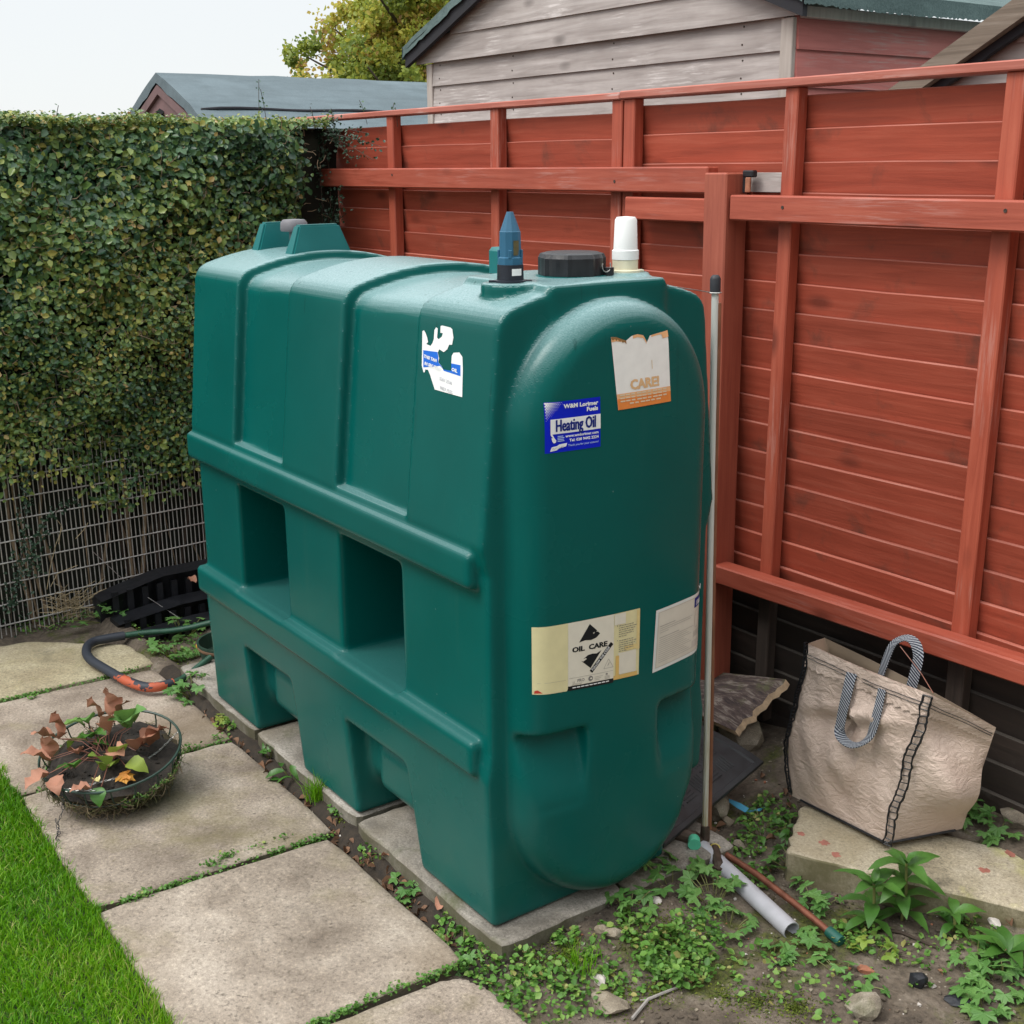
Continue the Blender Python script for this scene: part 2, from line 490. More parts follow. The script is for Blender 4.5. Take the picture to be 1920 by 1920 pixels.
M['hedge'] = leafmat('hedge_leaf', [(0.0, (0.030, 0.078, 0.042)), (0.30, (0.068, 0.150, 0.058)), (0.55, (0.15, 0.245, 0.062)), (0.80, (0.30, 0.345, 0.075)), (0.93, (0.48, 0.43, 0.11)), (1.0, (0.44, 0.25, 0.11))], 0.30, 0.22)
M['tree'] = leafmat('autumn_leaf', [(0.0, (0.18, 0.25, 0.05)), (0.4, (0.38, 0.44, 0.07)), (0.7, (0.58, 0.52, 0.09)), (0.9, (0.62, 0.42, 0.11)), (1.0, (0.48, 0.29, 0.15))], 0.5, 0.5)
M['grass'] = leafmat('grass_blade', [(0.0, (0.060, 0.20, 0.002)), (0.45, (0.12, 0.34, 0.003)), (0.8, (0.24, 0.46, 0.012)), (1.0, (0.46, 0.46, 0.14))], 0.5, 0.3)
M['weed'] = leafobj('weed_leaf', (0.075, 0.20, 0.04), (0.16, 0.33, 0.08), 0.5, 0.22)
M['cover'] = leafmat('small_weed_leaf', [(0.0, (0.055, 0.15, 0.022)), (0.6, (0.13, 0.29, 0.05)), (0.9, (0.25, 0.38, 0.08)), (1.0, (0.36, 0.33, 0.11))], 0.5, 0.22)
M['broad'] = leafobj('broad_leaf', (0.05, 0.15, 0.022), (0.09, 0.22, 0.035), 0.42, 0.2)
M['yellowgreen'] = leafobj('yellow_green_leaf', (0.20, 0.33, 0.05), (0.36, 0.40, 0.07), 0.5, 0.25)
M['strawgreen'] = leafobj('strawberry_leaf', (0.14, 0.30, 0.08), (0.22, 0.38, 0.09), 0.5, 0.25)
M['deadleaf'] = leafobj('dead_leaf', (0.30, 0.12, 0.07), (0.52, 0.26, 0.17), 0.7, 0.1, 60)
M['orangeleaf'] = leafobj('orange_leaf', (0.62, 0.30, 0.05), (0.62, 0.25, 0.05), 0.6, 0.2, 70)
M['creeper'] = leafmat('creeper_leaf', [(0.0, (0.012, 0.035, 0.018)), (0.6, (0.03, 0.07, 0.038)), (1.0, (0.07, 0.12, 0.07))], 0.4, 0.1)
M['twig'] = plain('twig', (0.26, 0.19, 0.12), 0.8, 0.4, 30)
M['darktwig'] = plain('dark_twig', (0.05, 0.035, 0.025), 0.9, 0.4, 30)
M['straw'] = plain('dry_straw', (0.36, 0.29, 0.18), 0.85, 0.35, 40)
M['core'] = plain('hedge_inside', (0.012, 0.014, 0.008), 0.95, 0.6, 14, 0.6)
M['stem'] = plain('green_stem', (0.16, 0.17, 0.05), 0.6, 0.3, 40)
M['redstem'] = plain('reddish_stem', (0.22, 0.09, 0.06), 0.6, 0.3, 40)
M['bark'] = plain('bark', (0.08, 0.065, 0.05), 0.9, 0.4, 20, 0.6)
M['wire'] = plain('grey_wire', (0.40, 0.39, 0.37), 0.5, 0.3, 25, 0.1, 0.3)
M['galv'] = plain('galvanised_wire', (0.45, 0.44, 0.42), 0.4, 0.2, 40, 0, 0.8)
M['blackplastic'] = plain('black_plastic', (0.010, 0.011, 0.014), 0.45, 0.3, 30, 0.1)
M['blackrubber'] = plain('black_rubber', (0.014, 0.016, 0.021), 0.55, 0.35, 30, 0.2)
M['rubbermat'] = plain('grey_black_rubber', (0.034, 0.035, 0.038), 0.55, 0.3, 30, 0.2)
M['bluegrip'] = plain('dark_foam_grip', (0.022, 0.028, 0.040), 0.6, 0.3, 25, 0.2)
M['greenmetal'] = plain('green_painted_metal', (0.02, 0.075, 0.045), 0.45, 0.4, 30, 0.2, 0.1)
M['orangepaint'] = plain('orange_underpaint', (0.40, 0.075, 0.03), 0.6, 0.25, 40, 0.1)
M['darkgreen'] = plain('dark_green_tub', (0.02, 0.05, 0.033), 0.5, 0.3, 20, 0.1)
M['brownrim'] = plain('brown_rim', (0.16, 0.09, 0.05), 0.8, 0.3, 30)
M['yellow'] = plain('yellow_plastic', (0.72, 0.36, 0.02), 0.5, 0.1)
M['bluesensor'] = plain('blue_sensor_plastic', (0.017, 0.105, 0.19), 0.42, 0.12, 10, 0.05)
M['navy'] = plain('navy_base_plastic', (0.010, 0.014, 0.024), 0.45, 0.2)
M['olive'] = plain('olive_label', (0.10, 0.085, 0.035), 0.5, 0.35, 60)
M['whiteplastic'] = plain('white_plastic', (0.80, 0.81, 0.80), 0.4, 0.03, 10, 0)
M['cream'] = plain('yellowed_plastic', (0.68, 0.63, 0.46), 0.5, 0.15, 30, 0)
M['greyplastic'] = plain('grey_pvc', (0.40, 0.40, 0.43), 0.45, 0.12, 20, 0.08)
M['greycap'] = plain('grey_vent_plastic', (0.15, 0.145, 0.16), 0.6, 0.2)
M['brass'] = plain('tarnished_brass', (0.085, 0.06, 0.045), 0.55, 0.4, 40, 0.2, 0.4)
M['brassy'] = plain('yellow_tape', (0.45, 0.36, 0.06), 0.6, 0.3, 60)
M['mint'] = plain('mint_green_knob', (0.10, 0.52, 0.33), 0.4, 0.1)
M['copper'] = plain('brown_copper', (0.20, 0.075, 0.045), 0.5, 0.35, 40, 0.2, 0.5)
M['greentape'] = plain('dark_green_tape', (0.01, 0.085, 0.065), 0.45, 0.2)
M['hose'] = plain('cream_hose', (0.55, 0.42, 0.24), 0.6, 0.25, 30)
M['bluebit'] = plain('blue_plastic_scrap', (0.07, 0.30, 0.46), 0.45, 0.15)
M['basketwire'] = plain('green_coated_wire', (0.018, 0.045, 0.033), 0.45, 0.3, 40)
M['peat'] = plain('dark_compost', (0.030, 0.024, 0.019), 0.95, 0.6, 90, 1.0)
n = NT('sight_tube_plastic')
v = n.coords()
sp = n.n('ShaderNodeSeparateXYZ'); n.l(v, sp.inputs[0])
gr = n.noise(n.coords((60, 60, 2.0)), 3, 5, 0.7)
lo = n.rng(sp.outputs[2], 0.10, 0.75, 1.0, 0.0)
mm = n.n('ShaderNodeMath', operation='MULTIPLY'); n.l(lo, mm.inputs[0]); n.l(n.rng(gr, 0.4, 0.6, 0.2, 1.0), mm.inputs[1])
n.base(n.mix(mm.outputs[0], (0.60, 0.61, 0.58), (0.36, 0.31, 0.18)))
n.rough(0.35)
M['tube'] = n.m
M['tubebrown'] = plain('brown_oil_line', (0.21, 0.085, 0.045), 0.4, 0.3, 20)

# ================================================================== OIL TANK
def smin(a, b, k):
    h = np.clip(0.5 + 0.5 * (b - a) / k, 0, 1)
    return b + (a - b) * h - k * h * (1 - h)
def smax(a, b, k): return -smin(-a, -b, k)
def surface_nets(S, org, h):
    ins = S < 0
    nx, ny, nz = S.shape
    cnt = np.zeros((nx - 1, ny - 1, nz - 1), np.int8)
    offs = [(i, j, k) for i in (0, 1) for j in (0, 1) for k in (0, 1)]
    for i, j, k in offs:
        cnt += ins[i:nx - 1 + i, j:ny - 1 + j, k:nz - 1 + k]
    act = np.argwhere((cnt > 0) & (cnt < 8))
    vals = np.stack([S[act[:, 0] + i, act[:, 1] + j, act[:, 2] + k] for i, j, k in offs], 1)
    pos = np.zeros((len(act), 3)); num = np.zeros(len(act))
    O = np.array(offs, float)
    for a in range(8):
        for b in range(a + 1, 8):
            if np.abs(O[a] - O[b]).sum() != 1: continue
            va, vb = vals[:, a], vals[:, b]
            m = (va < 0) != (vb < 0)
            t = va[m] / (va[m] - vb[m])
            pos[m] += O[a] + (O[b] - O[a]) * t[:, None]
            num[m] += 1
    pos = (act + pos / num[:, None]) * h + org
    idx = np.full(cnt.shape, -1, np.int64)
    idx[act[:, 0], act[:, 1], act[:, 2]] = np.arange(len(act))
    quads = []
    for ax in range(3):
        sl0 = [slice(None)] * 3; sl1 = [slice(None)] * 3
        sl0[ax] = slice(0, -1); sl1[ax] = slice(1, None)
        a, b = ins[tuple(sl0)], ins[tuple(sl1)]
        e = np.argwhere(a != b)
        u, w = (ax + 1) % 3, (ax + 2) % 3
        lim = np.array(cnt.shape)
        ok = (e[:, u] > 0) & (e[:, w] > 0) & (e[:, u] < lim[u]) & (e[:, w] < lim[w]) & (e[:, ax] < lim[ax])
        e = e[ok]
        flip = a[e[:, 0], e[:, 1], e[:, 2]]
        def cell(du, dw):
            q = e.copy(); q[:, u] += du; q[:, w] += dw
            return idx[q[:, 0], q[:, 1], q[:, 2]]
        q = np.stack([cell(-1, -1), cell(0, -1), cell(0, 0), cell(-1, 0)], 1)
        q[~flip] = q[~flip][:, ::-1]
        quads.append(q)
    return pos, np.concatenate(quads)

YC = 1.575
SENSOR_P, CAP_P, ALARM_P = at_z(957, 529, 1.382), at_z(1072, 516, 1.384), at_z(1172, 510, 1.387)
def tank_sdf():
    h = 0.0068
    org = np.array([-3.46, 1.215, 0.02])
    n = np.array([int(1.72 / h), int(0.72 / h), int(1.42 / h)])
    X = (org[0] + h * np.arange(n[0], dtype=np.float32))[:, None, None]
    Y = (org[1] + h * np.arange(n[1], dtype=np.float32))[None, :, None]
    Z = (org[2] + h * np.arange(n[2], dtype=np.float32))[None, None, :]
    ys = YC - np.sqrt((Y - YC) ** 2 + 1e-8)             # both long sides alike
    z = Z[0, 0]
    yf = np.where(z > 0.86, 1.262 + (z - 0.86) * 0.105, np.where(z > 0.42, 1.281, 1.271 + (0.38 - z) * 0.035)).astype(np.float32)
    k = np.ones(9) / 9.0
    yf = np.convolve(np.pad(yf, 4, mode='edge'), k, 'valid').astype(np.float32)[None, None, :]
    dside = yf - ys
    dx = np.maximum(X + 1.872, -3.352 - X)
    top = 1.384 - 0.050 * ((ys - YC) / 0.265) ** 2
    dtop = Z - top
    dbot = 0.047 - Z
    d0 = smax(dside, dtop, 0.034)
    dm = smax(smax(d0, dx + 0 * d0, 0.013), dbot + 0 * d0, 0.010)
    # ledges
    def rbox(x0, x1, y0, y1, z0, z1, r):
        qx = np.abs(X - (x0 + x1) / 2) - (x1 - x0) / 2 + r
        qy = np.abs(ys - (y0 + y1) / 2) - (y1 - y0) / 2 + r
        qz = np.abs(Z - (z0 + z1) / 2) - (z1 - z0) / 2 + r
        return np.sqrt(np.maximum(qx, 0) ** 2 + np.maximum(qy, 0) ** 2 + np.maximum(qz, 0) ** 2) + np.minimum(np.maximum(np.maximum(qx, qy), qz), 0) - r
    # recesses of the upper half run over the top like saddles
    def slot(x0, x1, w=0.0):
        dr = np.maximum(np.abs(X - (x0 + x1) / 2) - (x1 - x0) / 2, 0.892 - Z + (ys - 1.29) * 0.0)
        return dr
    dflt = smax(dside, dtop, 0.034)
    for x0, x1 in ((-3.048, -2.757), (-2.470, -2.160)):
        fade = np.clip((X - x0) / (x1 - x0), 0, 1)
        depth = 0.026 - 0.010 * fade
        dR = smax(slot(x0, x1), -(dflt + depth), 0.012)
        dm = smax(dm, -dR, 0.009)
    dl = np.minimum(rbox(-3.366, -1.903, 1.253, 1.50, 0.797, 0.875, 0.014), rbox(-3.366, -1.903, 1.253, 1.50, 0.392, 0.472, 0.014))
    dm = smin(dm, dl, 0.009)
    # hand-through pockets in the middle
    for x0, x1 in ((-3.085, -2.795), (-2.497, -2.214)):
        ww = (x1 - x0) / 2 - (ys - 1.28) * 0.03
        q = smax(smax(np.abs(X - (x0 + x1) / 2) - (x1 - x0) / 2 + np.maximum(Y - 1.28, 0) * 0.03, np.abs(Z - 0.6185) - 0.1495, 0.018), Y - 1.82, 0.03)
        dm = smax(dm, -q, 0.012)
    # openings between the feet, belly set back
    for xt0, xt1, xb0, xb1 in ((-3.095, -2.800, -3.050, -2.765), (-2.497, -2.212, -2.462, -2.165)):
        f = np.clip((0.30 - Z) / 0.26, 0, 1)
        a, b = xt0 + (xb0 - xt0) * f, xt1 + (xb1 - xt1) * f
        slab = np.maximum(a - X, X - b)
        belly = smax(ys - 1.335 - 0.0 * X, Z - 0.295, 0.05)
        under = smax(Z - 0.115, 1.0 * (ys - 1.9), 0.02)
        q = smax(slab, smin(belly, under, 0.07), 0.02)
        dm = smax(dm, -q, 0.012)
        pan = rbox(a.mean() + 0.065, b.mean() - 0.02, 1.318, 1.50, 0.125, 0.262, 0.035)
        dm = smin(dm, pan, 0.02)
    # arched bulge of the end
    qy = np.abs(Y - YC + 0.004) + 0 * Z
    r = 0.249
    zc = np.clip(Z, 0.066 + r, 1.349 - r)
    sd2 = np.sqrt((Y - YC + 0.004) ** 2 + (Z - zc) ** 2) - r
    rr = 0.058
    front = -1.793 - 0.022 * ((Y - YC) / 0.25) ** 2
    q1 = sd2 + rr
    q2 = (X - front) + rr + 0 * sd2
    b = np.sqrt(np.maximum(q1, 0) ** 2 + np.maximum(q2, 0) ** 2) + np.minimum(np.maximum(q1, q2), 0) - rr
    b = np.maximum(b, -2.2 - X)
    # grip scoops
    for y0, y1 in ((1.322, 1.472), (1.668, 1.818)):
        floor = front - 0.045 * np.clip((Z - 0.335) / 0.14, 0, 1)
        g = smax(smax(np.abs(Y - (y0 + y1) / 2) - (y1 - y0) / 2 + 0.12 * np.clip(0.44 - Z, 0, 0.2) * 0.6, np.abs(Z - 0.405) - 0.085, 0.02), floor - X, 0.014)
        b = smax(b, -g, 0.012)
    dm = smin(dm, b, 0.015)
    # outlet corner by the sight tube
    oc = smax(smax(1.775 - Y, Z - 0.235, 0.05), -2.16 - X, 0.05)
    dm = smax(dm, -oc, 0.03)
    # filler platform and bosses on the top
    plat = smax(smax(np.abs(X + 2.015) - 0.150, np.abs(Y - YC) - 0.150, 0.02), np.maximum(Z - 1.381, 1.2 - Z), 0.007)
    dm = smin(dm, plat, 0.010)
    for xb, yb, zb, rb in ((*SENSOR_P, 0.058), (*ALARM_P, 0.052)):
        cyl = smax(np.sqrt((X - xb) ** 2 + (Y - yb) ** 2) - rb, np.maximum(Z - zb, 1.2 - Z), 0.007)
        dm = smin(dm, cyl, 0.01)
    return dm.astype(np.float32), org, h

oil_tank = empty('oil_tank', (-2.62, YC, 0.045))
tag(oil_tank, 'big dark green plastic heating oil tank on concrete slabs in front of the red fence', 'oil tank')
TO = Vector(oil_tank.location)
S, ORG, H = tank_sdf()
tv, tf = surface_nets(S, ORG, H)
del S
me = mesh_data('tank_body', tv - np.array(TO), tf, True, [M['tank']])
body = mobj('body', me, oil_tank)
BVH = BVHTree.FromPolygons([tuple(p) for p in tv], [tuple(q) for q in tf])
def hit(o, d):
    r = BVH.ray_cast(Vector(o), Vector(d))
    return r[0], r[1]
def top_at(x, y):
    p, nn = hit((x, y, 2.0), (0, 0, -1)); return p.z

def tpart(mb, name, mats, parent=None, smooth=False, label=None):
    o = mb.obj(name, mats, None, smooth)
    o.data.transform(Matrix.Translation(-TO))
    o.parent = parent or oil_tank
    if label: o['label'] = label
    return o

# lifting lugs on the far end
for xl in (-3.085, -3.30):
    mb = MB()
    bm = bmesh.new()
    yb0, yb1, yt0, yt1, z0, z1 = 1.462, 1.665, 1.502, 1.622, 1.345, 1.452
    w = 0.016 if xl > -3.2 else 0.016
    pr = [(yb0, z0), (yb1, z0), (yt1, z1), (yt0, z1)]
    vs = [bm.verts.new((xl + s * (w + (0.012 if j < 2 else 0)), p[0], p[1])) for s in (-1, 1) for j, p in enumerate(pr)]
    bm.faces.new([vs[3], vs[2], vs[1], vs[0]]); bm.faces.new(vs[4:8])
    for j in range(4):
        bm.faces.new([vs[j], vs[(j + 1) % 4], vs[4 + (j + 1) % 4], vs[4 + j]])
    bmesh.ops.recalc_face_normals(bm, faces=bm.faces[:])
    bmesh.ops.bevel(bm, geom=bm.edges[:], offset=0.005, segments=2, affect='EDGES')
    bm.verts.index_update()
    mb.addm([v.co for v in bm.verts], [[v.index for v in f.verts] for f in bm.faces]); bm.free()
    tpart(mb, 'lifting_lug', M['lug'], smooth=True)
mb = MB()
zt = top_at(-3.19, 1.545)
mb.lathe([(0.0, -0.005), (0.014, -0.005), (0.014, 0.045), (0.036, 0.047), (0.038, 0.052), (0.037, 0.070), (0.030, 0.078), (0.0, 0.080)], 20, T(-3.19, 1.545, zt), False)
tpart(mb, 'vent_cap', M['greycap'], smooth=True, label='small grey vent cap between the two lifting lugs')
mb = MB()
mb.box(-2.33, -2.27, 1.60, 1.66, 1.36, 1.425, None, 0.008)
tpart(mb, 'lifting_lug', M['lug'], smooth=True, label='small square lug behind the filler cap')

# filler cap
mb = MB()
ccx, ccy, ccz = CAP_P
prof = [(0.0, 0.0), (0.0635, 0.0), (0.066, 0.002), (0.066, 0.036), (0.062, 0.044), (0.054, 0.047), (0.0, 0.048)]
nseg = 48
vs, fs = [], []
for i, (r, z) in enumerate(prof):
    for k in range(nseg):
        a = 2 * math.pi * k / nseg
        rr = r
        if 1 < i < 5:
            if k % 6 == 0: rr += 0.0035
            else: rr -= 0.0008
        vs.append((ccx + rr * math.cos(a), ccy + rr * math.sin(a), ccz + z))
for i in range(len(prof) - 1):
    for k in range(nseg):
        a, b = i * nseg + k, i * nseg + (k + 1) % nseg
        fs.append((a, b, b + nseg, a + nseg))
mb.addm(vs, fs)
cap = tpart(mb, 'filler_cap', M['blackplastic'], label='black ribbed round filler cap on top of the tank')
mb = MB()
hx, hy = ccx + 0.05, ccy + 0.052
mb.lathe([(0.0, -0.004), (0.014, -0.004), (0.014, 0.014), (0.0, 0.014)], 14, T(hx, hy, ccz + 0.002), False)
tpart(mb, 'cap_lock', M['blackplastic'], cap)
mb = MB()
mb.tube([Vector((hx + 0.012, hy - 0.012 + 0.011 * math.cos(a), ccz + 0.020 - 0.012 * math.sin(a))) for a in np.linspace(-0.5, math.pi + 0.5, 10)], 0.0014, 6)
tpart(mb, 'wire_loop', M['galv'], cap)
mb = MB()
mb.lathe([(0.074, -0.012), (0.074, 0.001), (0.06, 0.0015)], 32, T(ccx, ccy, ccz), False)
tpart(mb, 'filler_neck', M['lug'], smooth=True)

# blue level sensor
sx_, sy_, sz_ = SENSOR_P
mb = MB()
def ngon_prof(mb, prof, nn, cx, cy, rot=0.2):
    vs, fs = [], []
    for r, z in prof:
        for k in range(nn):
            a = 2 * math.pi * k / nn + rot
            vs.append((cx + r * math.cos(a), cy + r * math.sin(a), z))
    for i in range(len(prof) - 1):
        for k in range(nn):
            a, b = i * nn + k, i * nn + (k + 1) % nn
            fs.append((a, b, b + nn, a + nn))
    fs.append(tuple(range((len(prof) - 1) * nn, len(prof) * nn)))
    mb.addm(vs, fs)
ngon_prof(mb, [(0.0245, sz_ + 0.032), (0.0245, sz_ + 0.047), (0.0215, sz_ + 0.049), (0.0205, sz_ + 0.096), (0.0195, sz_ + 0.097), (0.0065, sz_ + 0.133)], 10, sx_, sy_)
for a in (-2.3, -0.6, 0.8, 2.4):
    mb.box(-0.002, 0.0025, -0.0035, 0.0035, 0, 0.016, T(sx_ + 0.0215 * math.cos(a), sy_ + 0.0225 * math.sin(a), sz_ + 0.046) @ Matrix.Rotation(a, 4, 'Z'), 0.001)
sensor = tpart(mb, 'level_sensor', M['bluesensor'], label='blue pointed level sensor with a dark base on the tank top')
mb = MB()
mb.lathe([(0.0, 0.0), (0.0315, 0.0), (0.0315, 0.004), (0.0262, 0.005), (0.0255, 0.034), (0.0, 0.035)], 24, T(sx_, sy_, sz_), False)
mb.box(-0.042, 0.042, -0.008, 0.008, 0, 0.0035, T(sx_, sy_, sz_ + 0.0005) @ Matrix.Rotation(R(55), 4, 'Z'))
tpart(mb, 'sensor_base', M['navy'], sensor, True)
av = math.atan2(-sy_, -sx_)            # side that faces the garden
def around(mb, r, a0, a1, z0, z1, nn=6, cx=sx_, cy=sy_):
    vs = []
    for i in range(nn + 1):
        a = a0 + (a1 - a0) * i / nn
        for z in (z0, z1): vs.append((cx + r * math.cos(a), cy + r * math.sin(a), z))
    mb.addm(vs, [(2 * i, 2 * i + 2, 2 * i + 3, 2 * i + 1) for i in range(nn)])
mb = MB(); around(mb, 0.0262, av + 0.12, av + 0.95, sz_ + 0.014, sz_ + 0.027)
tpart(mb, 'sensor_sticker', M['whiteplastic'], sensor)
mb = MB(); around(mb, 0.0212, av + 0.3, av + 0.9, sz_ + 0.052, sz_ + 0.080)
tpart(mb, 'olive_label', M['olive'], sensor)

# white alarm cap
ax_, ay_, az_ = ALARM_P
mb = MB()
mb.lathe([(0.0, 0.044 * 0 + 0.026), (0.0275, 0.026), (0.0275, 0.044), (0.0248, 0.046), (0.0225, 0.105), (0.019, 0.1105), (0.0, 0.112)], 28, T(ax_, ay_, az_), False)
al = tpart(mb, 'alarm_housing', M['whiteplastic'], smooth=True, label='tall white capped fitting beside the black filler cap')
mb = MB()
mb.lathe([(0.0, 0.0), (0.032, 0.0), (0.032, 0.004), (0.0265, 0.006), (0.0265, 0.0255), (0.0, 0.0258)], 28, T(ax_, ay_, az_), False)
mb.box(-0.038, 0.038, -0.010, 0.010, 0, 0.0045, T(ax_, ay_, az_ + 0.0004) @ Matrix.Rotation(R(60), 4, 'Z'), 0.001)
tpart(mb, 'alarm_base', M['cream'], al, True)

# ---- stickers: printed sheets laid on the moulded surface
def text_tris(body_, size=1.0, bold=0.0, align='LEFT', sx=1.0, res=2):
    cu = bpy.data.curves.new('lettering_curve', 'FONT')
    cu.body = body_; cu.size = size; cu.align_x = align; cu.offset = bold; cu.resolution_u = res
    ob = bpy.data.objects.new('lettering_curve', cu)
    COL.objects.link(ob)
    dg = bpy.context.evaluated_depsgraph_get()
    mt = ob.evaluated_get(dg).to_mesh()
    v = [(p.co.x * sx, p.co.y) for p in mt.vertices]
    f = [tuple(p.vertices) for p in mt.polygons]
    ob.evaluated_get(dg).to_mesh_clear()
    bpy.data.objects.remove(ob); bpy.data.curves.remove(cu)
    return v, f
INK = {}
def ink(name, c, rough=0.45):
    if name not in INK: INK[name] = plain('print_' + name, c, rough, 0.05, 40, 0, 0.0, 0.2)
    return INK[name]
class Sticker:
    """u runs 0..W to the right and v 0..Hh upwards on the sheet; corners give the sheet's place on the tank"""
    def __init__(s, W, Hh, bl, br, tr, tl, direction, rough=0.4):
        s.W, s.H = W, Hh
        s.c = [Vector(p) for p in (bl, br, tr, tl)]
        s.d = Vector(direction)
        s.layers = {}
    def P(s, u, v, off):
        a, b = u / s.W, v / s.H
        bl, br, tr, tl = s.c
        q = (bl * (1 - a) + br * a) * (1 - b) + (tl * (1 - a) + tr * a) * b
        p, nn = hit(q - s.d * 0.3, s.d)
        if p is None: p, nn = q, -s.d
        if nn.dot(s.d) > 0: nn = -nn
        return p + (nn * 0.5 - s.d * 0.5).normalized() * off
    def add(s, name, v2, f, off):
        L_ = s.layers.setdefault(name, [[], []])
        o = len(L_[0])
        L_[0].extend([s.P(u, v, off) for u, v in v2])
        L_[1].extend([tuple(i + o for i in q) for q in f])
    def grid(s, name, u0, u1, v0, v1, off, nu=6, nv=4, topf=None, botf=None):
        vs = []
        for i in range(nu + 1):
            u = u0 + (u1 - u0) * i / nu
            t = topf(u) if topf else v1
            bo = botf(u) if botf else v0
            for j in range(nv + 1):
                vs.append((u, bo + (t - bo) * j / nv))
        s.add(name, vs, [(i * (nv + 1) + j, (i + 1) * (nv + 1) + j, (i + 1) * (nv + 1) + j + 1, i * (nv + 1) + j + 1) for i in range(nu) for j in range(nv)], off)
    def poly(s, name, pts, off):
        tri = tessellate_polygon([[Vector((p[0], p[1], 0)) for p in pts]])
        f = []
        for t in tri:
            a, b, c = [pts[i] for i in t]
            if (b[0] - a[0]) * (c[1] - a[1]) - (b[1] - a[1]) * (c[0] - a[0]) < 0: t = (t[0], t[2], t[1])
            f.append(tuple(t))
        s.add(name, pts, f, off)
    def text(s, name, body_, u, v, size, off, bold=0.0, align='LEFT', sx=1.0, ang=0.0):
        vv, f = text_tris(body_, size, bold, align, sx)
        c, d = math.cos(ang), math.sin(ang)
        s.add(name, [(u + x * c - y * d, v + x * d + y * c) for x, y in vv], f, off)
    def build(s, part, base, mats, label):
        root = None
        names = [base] + [k for k in s.layers if k != base]
        vs, fs = s.layers[base]
        mb = MB(); mb.addm(vs, fs)
        root = tpart(mb, part, mats[base], smooth=True, label=label)
        mb = MB(); ml = []
        for k in names[1:]:
            mb.cur = len(ml); ml.append(mats[k])
            mb.addm(*s.layers[k])
        if ml: tpart(mb, 'printed_lettering', ml, root)['kind'] = 'stuff'
        return root
WHITE = ink('white', (0.82, 0.83, 0.83)); BLUE = ink('blue', (0.001, 0.014, 0.52)); NAVY = ink('navy', (0.004, 0.018, 0.20))
BLACK = ink('black', (0.012, 0.013, 0.015)); GREY = ink('grey', (0.40, 0.38, 0.35)); PALEBLUE = ink('pale_blue', (0.40, 0.52, 0.80))
MIDBLUE = ink('mid_blue', (0.015, 0.14, 0.62)); CREAM = ink('cream', (0.70, 0.66, 0.56)); YEL = ink('aged_yellow', (0.68, 0.62, 0.36))
AMBER = ink('amber_tape', (0.66, 0.44, 0.15)); ORANGE = ink('orange', (0.78, 0.25, 0.06)); PEACH = ink('peach', (0.82, 0.45, 0.22))
PALEOR = ink('faded_orange', (0.74, 0.58, 0.40)); REDINK = ink('red', (0.55, 0.06, 0.04)); SCORCH = ink('scorched', (0.30, 0.16, 0.06))
LGREY = ink('light_grey', (0.50, 0.50, 0.54))
ED = (-1, 0, 0)
def end_pt(px, py):
    p, nn = hit(CAM, ray(px, py)); return p if p is not None else at_x(px, py, -1.84)
# Heating Oil sticker
s = Sticker(100, 92, end_pt(1021, 851), end_pt(1125.5, 837), end_pt(1125, 743.5), end_pt(1018.5, 755), ED)
s.grid('blue', 0, 100, 0, 92, 0.0008, 8, 6)
s.grid('white', 9, 100, 34, 61, 0.0015, 8, 3)
s.poly('white', [(9, 34), (12, 34), (15.5, 27), (14, 26.5), (10, 31)], 0.0016)
s.poly('white', [(10.5, 27), (15, 28), (19, 22), (18, 18.5), (14.5, 17.5), (12, 21)], 0.0016)
for q_ in (-0.5, 0.0, 0.5): s.text('blue2', 'Heating Oil', 17.2 + q_, 38.5, 30, 0.0022 + q_ * 0.0001, 0.45, 'LEFT', 0.53)
s.text('white', 'W&M Lorimer', 95, 79, 10.2, 0.0016, 0.42, 'RIGHT', 1.02)
s.text('white', 'Fuels', 95, 69, 10.2, 0.0016, 0.42, 'RIGHT', 1.02)
s.text('white', 'www.wmlorimer.com', 96, 25.8, 7.0, 0.0016, 0.2, 'RIGHT', 0.98)
s.text('white', 'Tel: 028 9442 2224', 96, 17.4, 7.0, 0.0016, 0.22, 'RIGHT', 0.98)
s.text('pale', 'Thank you for your custom!', 96, 9.0, 5.2, 0.0016, 0.08, 'RIGHT', 0.95)
for k, wd_ in enumerate((10, 12, 11, 12)):
    s.grid('pale', 21, 21 + wd_, 28.4 - k * 2.9, 29.9 - k * 2.9, 0.0016, 2, 1)
s.poly('white', [(8, 3), (20, 4.5), (24, 8), (36, 9.5), (38, 15.5), (24, 14.5), (20, 12), (11, 11)], 0.0016)
s.text('lgrey', 'FLO GAS', 12, 6.0, 4.6, 0.0022, 0.05, 'LEFT', 1.1, 0.12)
for i in range(9):
    for j in range(13):
        r_ = 1.75 * (1 - (i + 0.75 * j) / 11.0)
        if r_ < 0.3: continue
        cx_, cy_ = 2.2 + i * 3.2 + (j % 2) * 1.6, 90 - j * 2.6
        s.poly('white', [(cx_ + r_ * 1.15 * math.cos(a), cy_ + r_ * math.sin(a)) for a in np.linspace(0, 2 * math.pi, 7)[:-1]], 0.0016)
s.build('sticker', 'blue', {'blue': BLUE, 'white': WHITE, 'blue2': NAVY, 'pale': PALEBLUE, 'lgrey': LGREY}, 'blue and white square sticker reading Heating Oil')
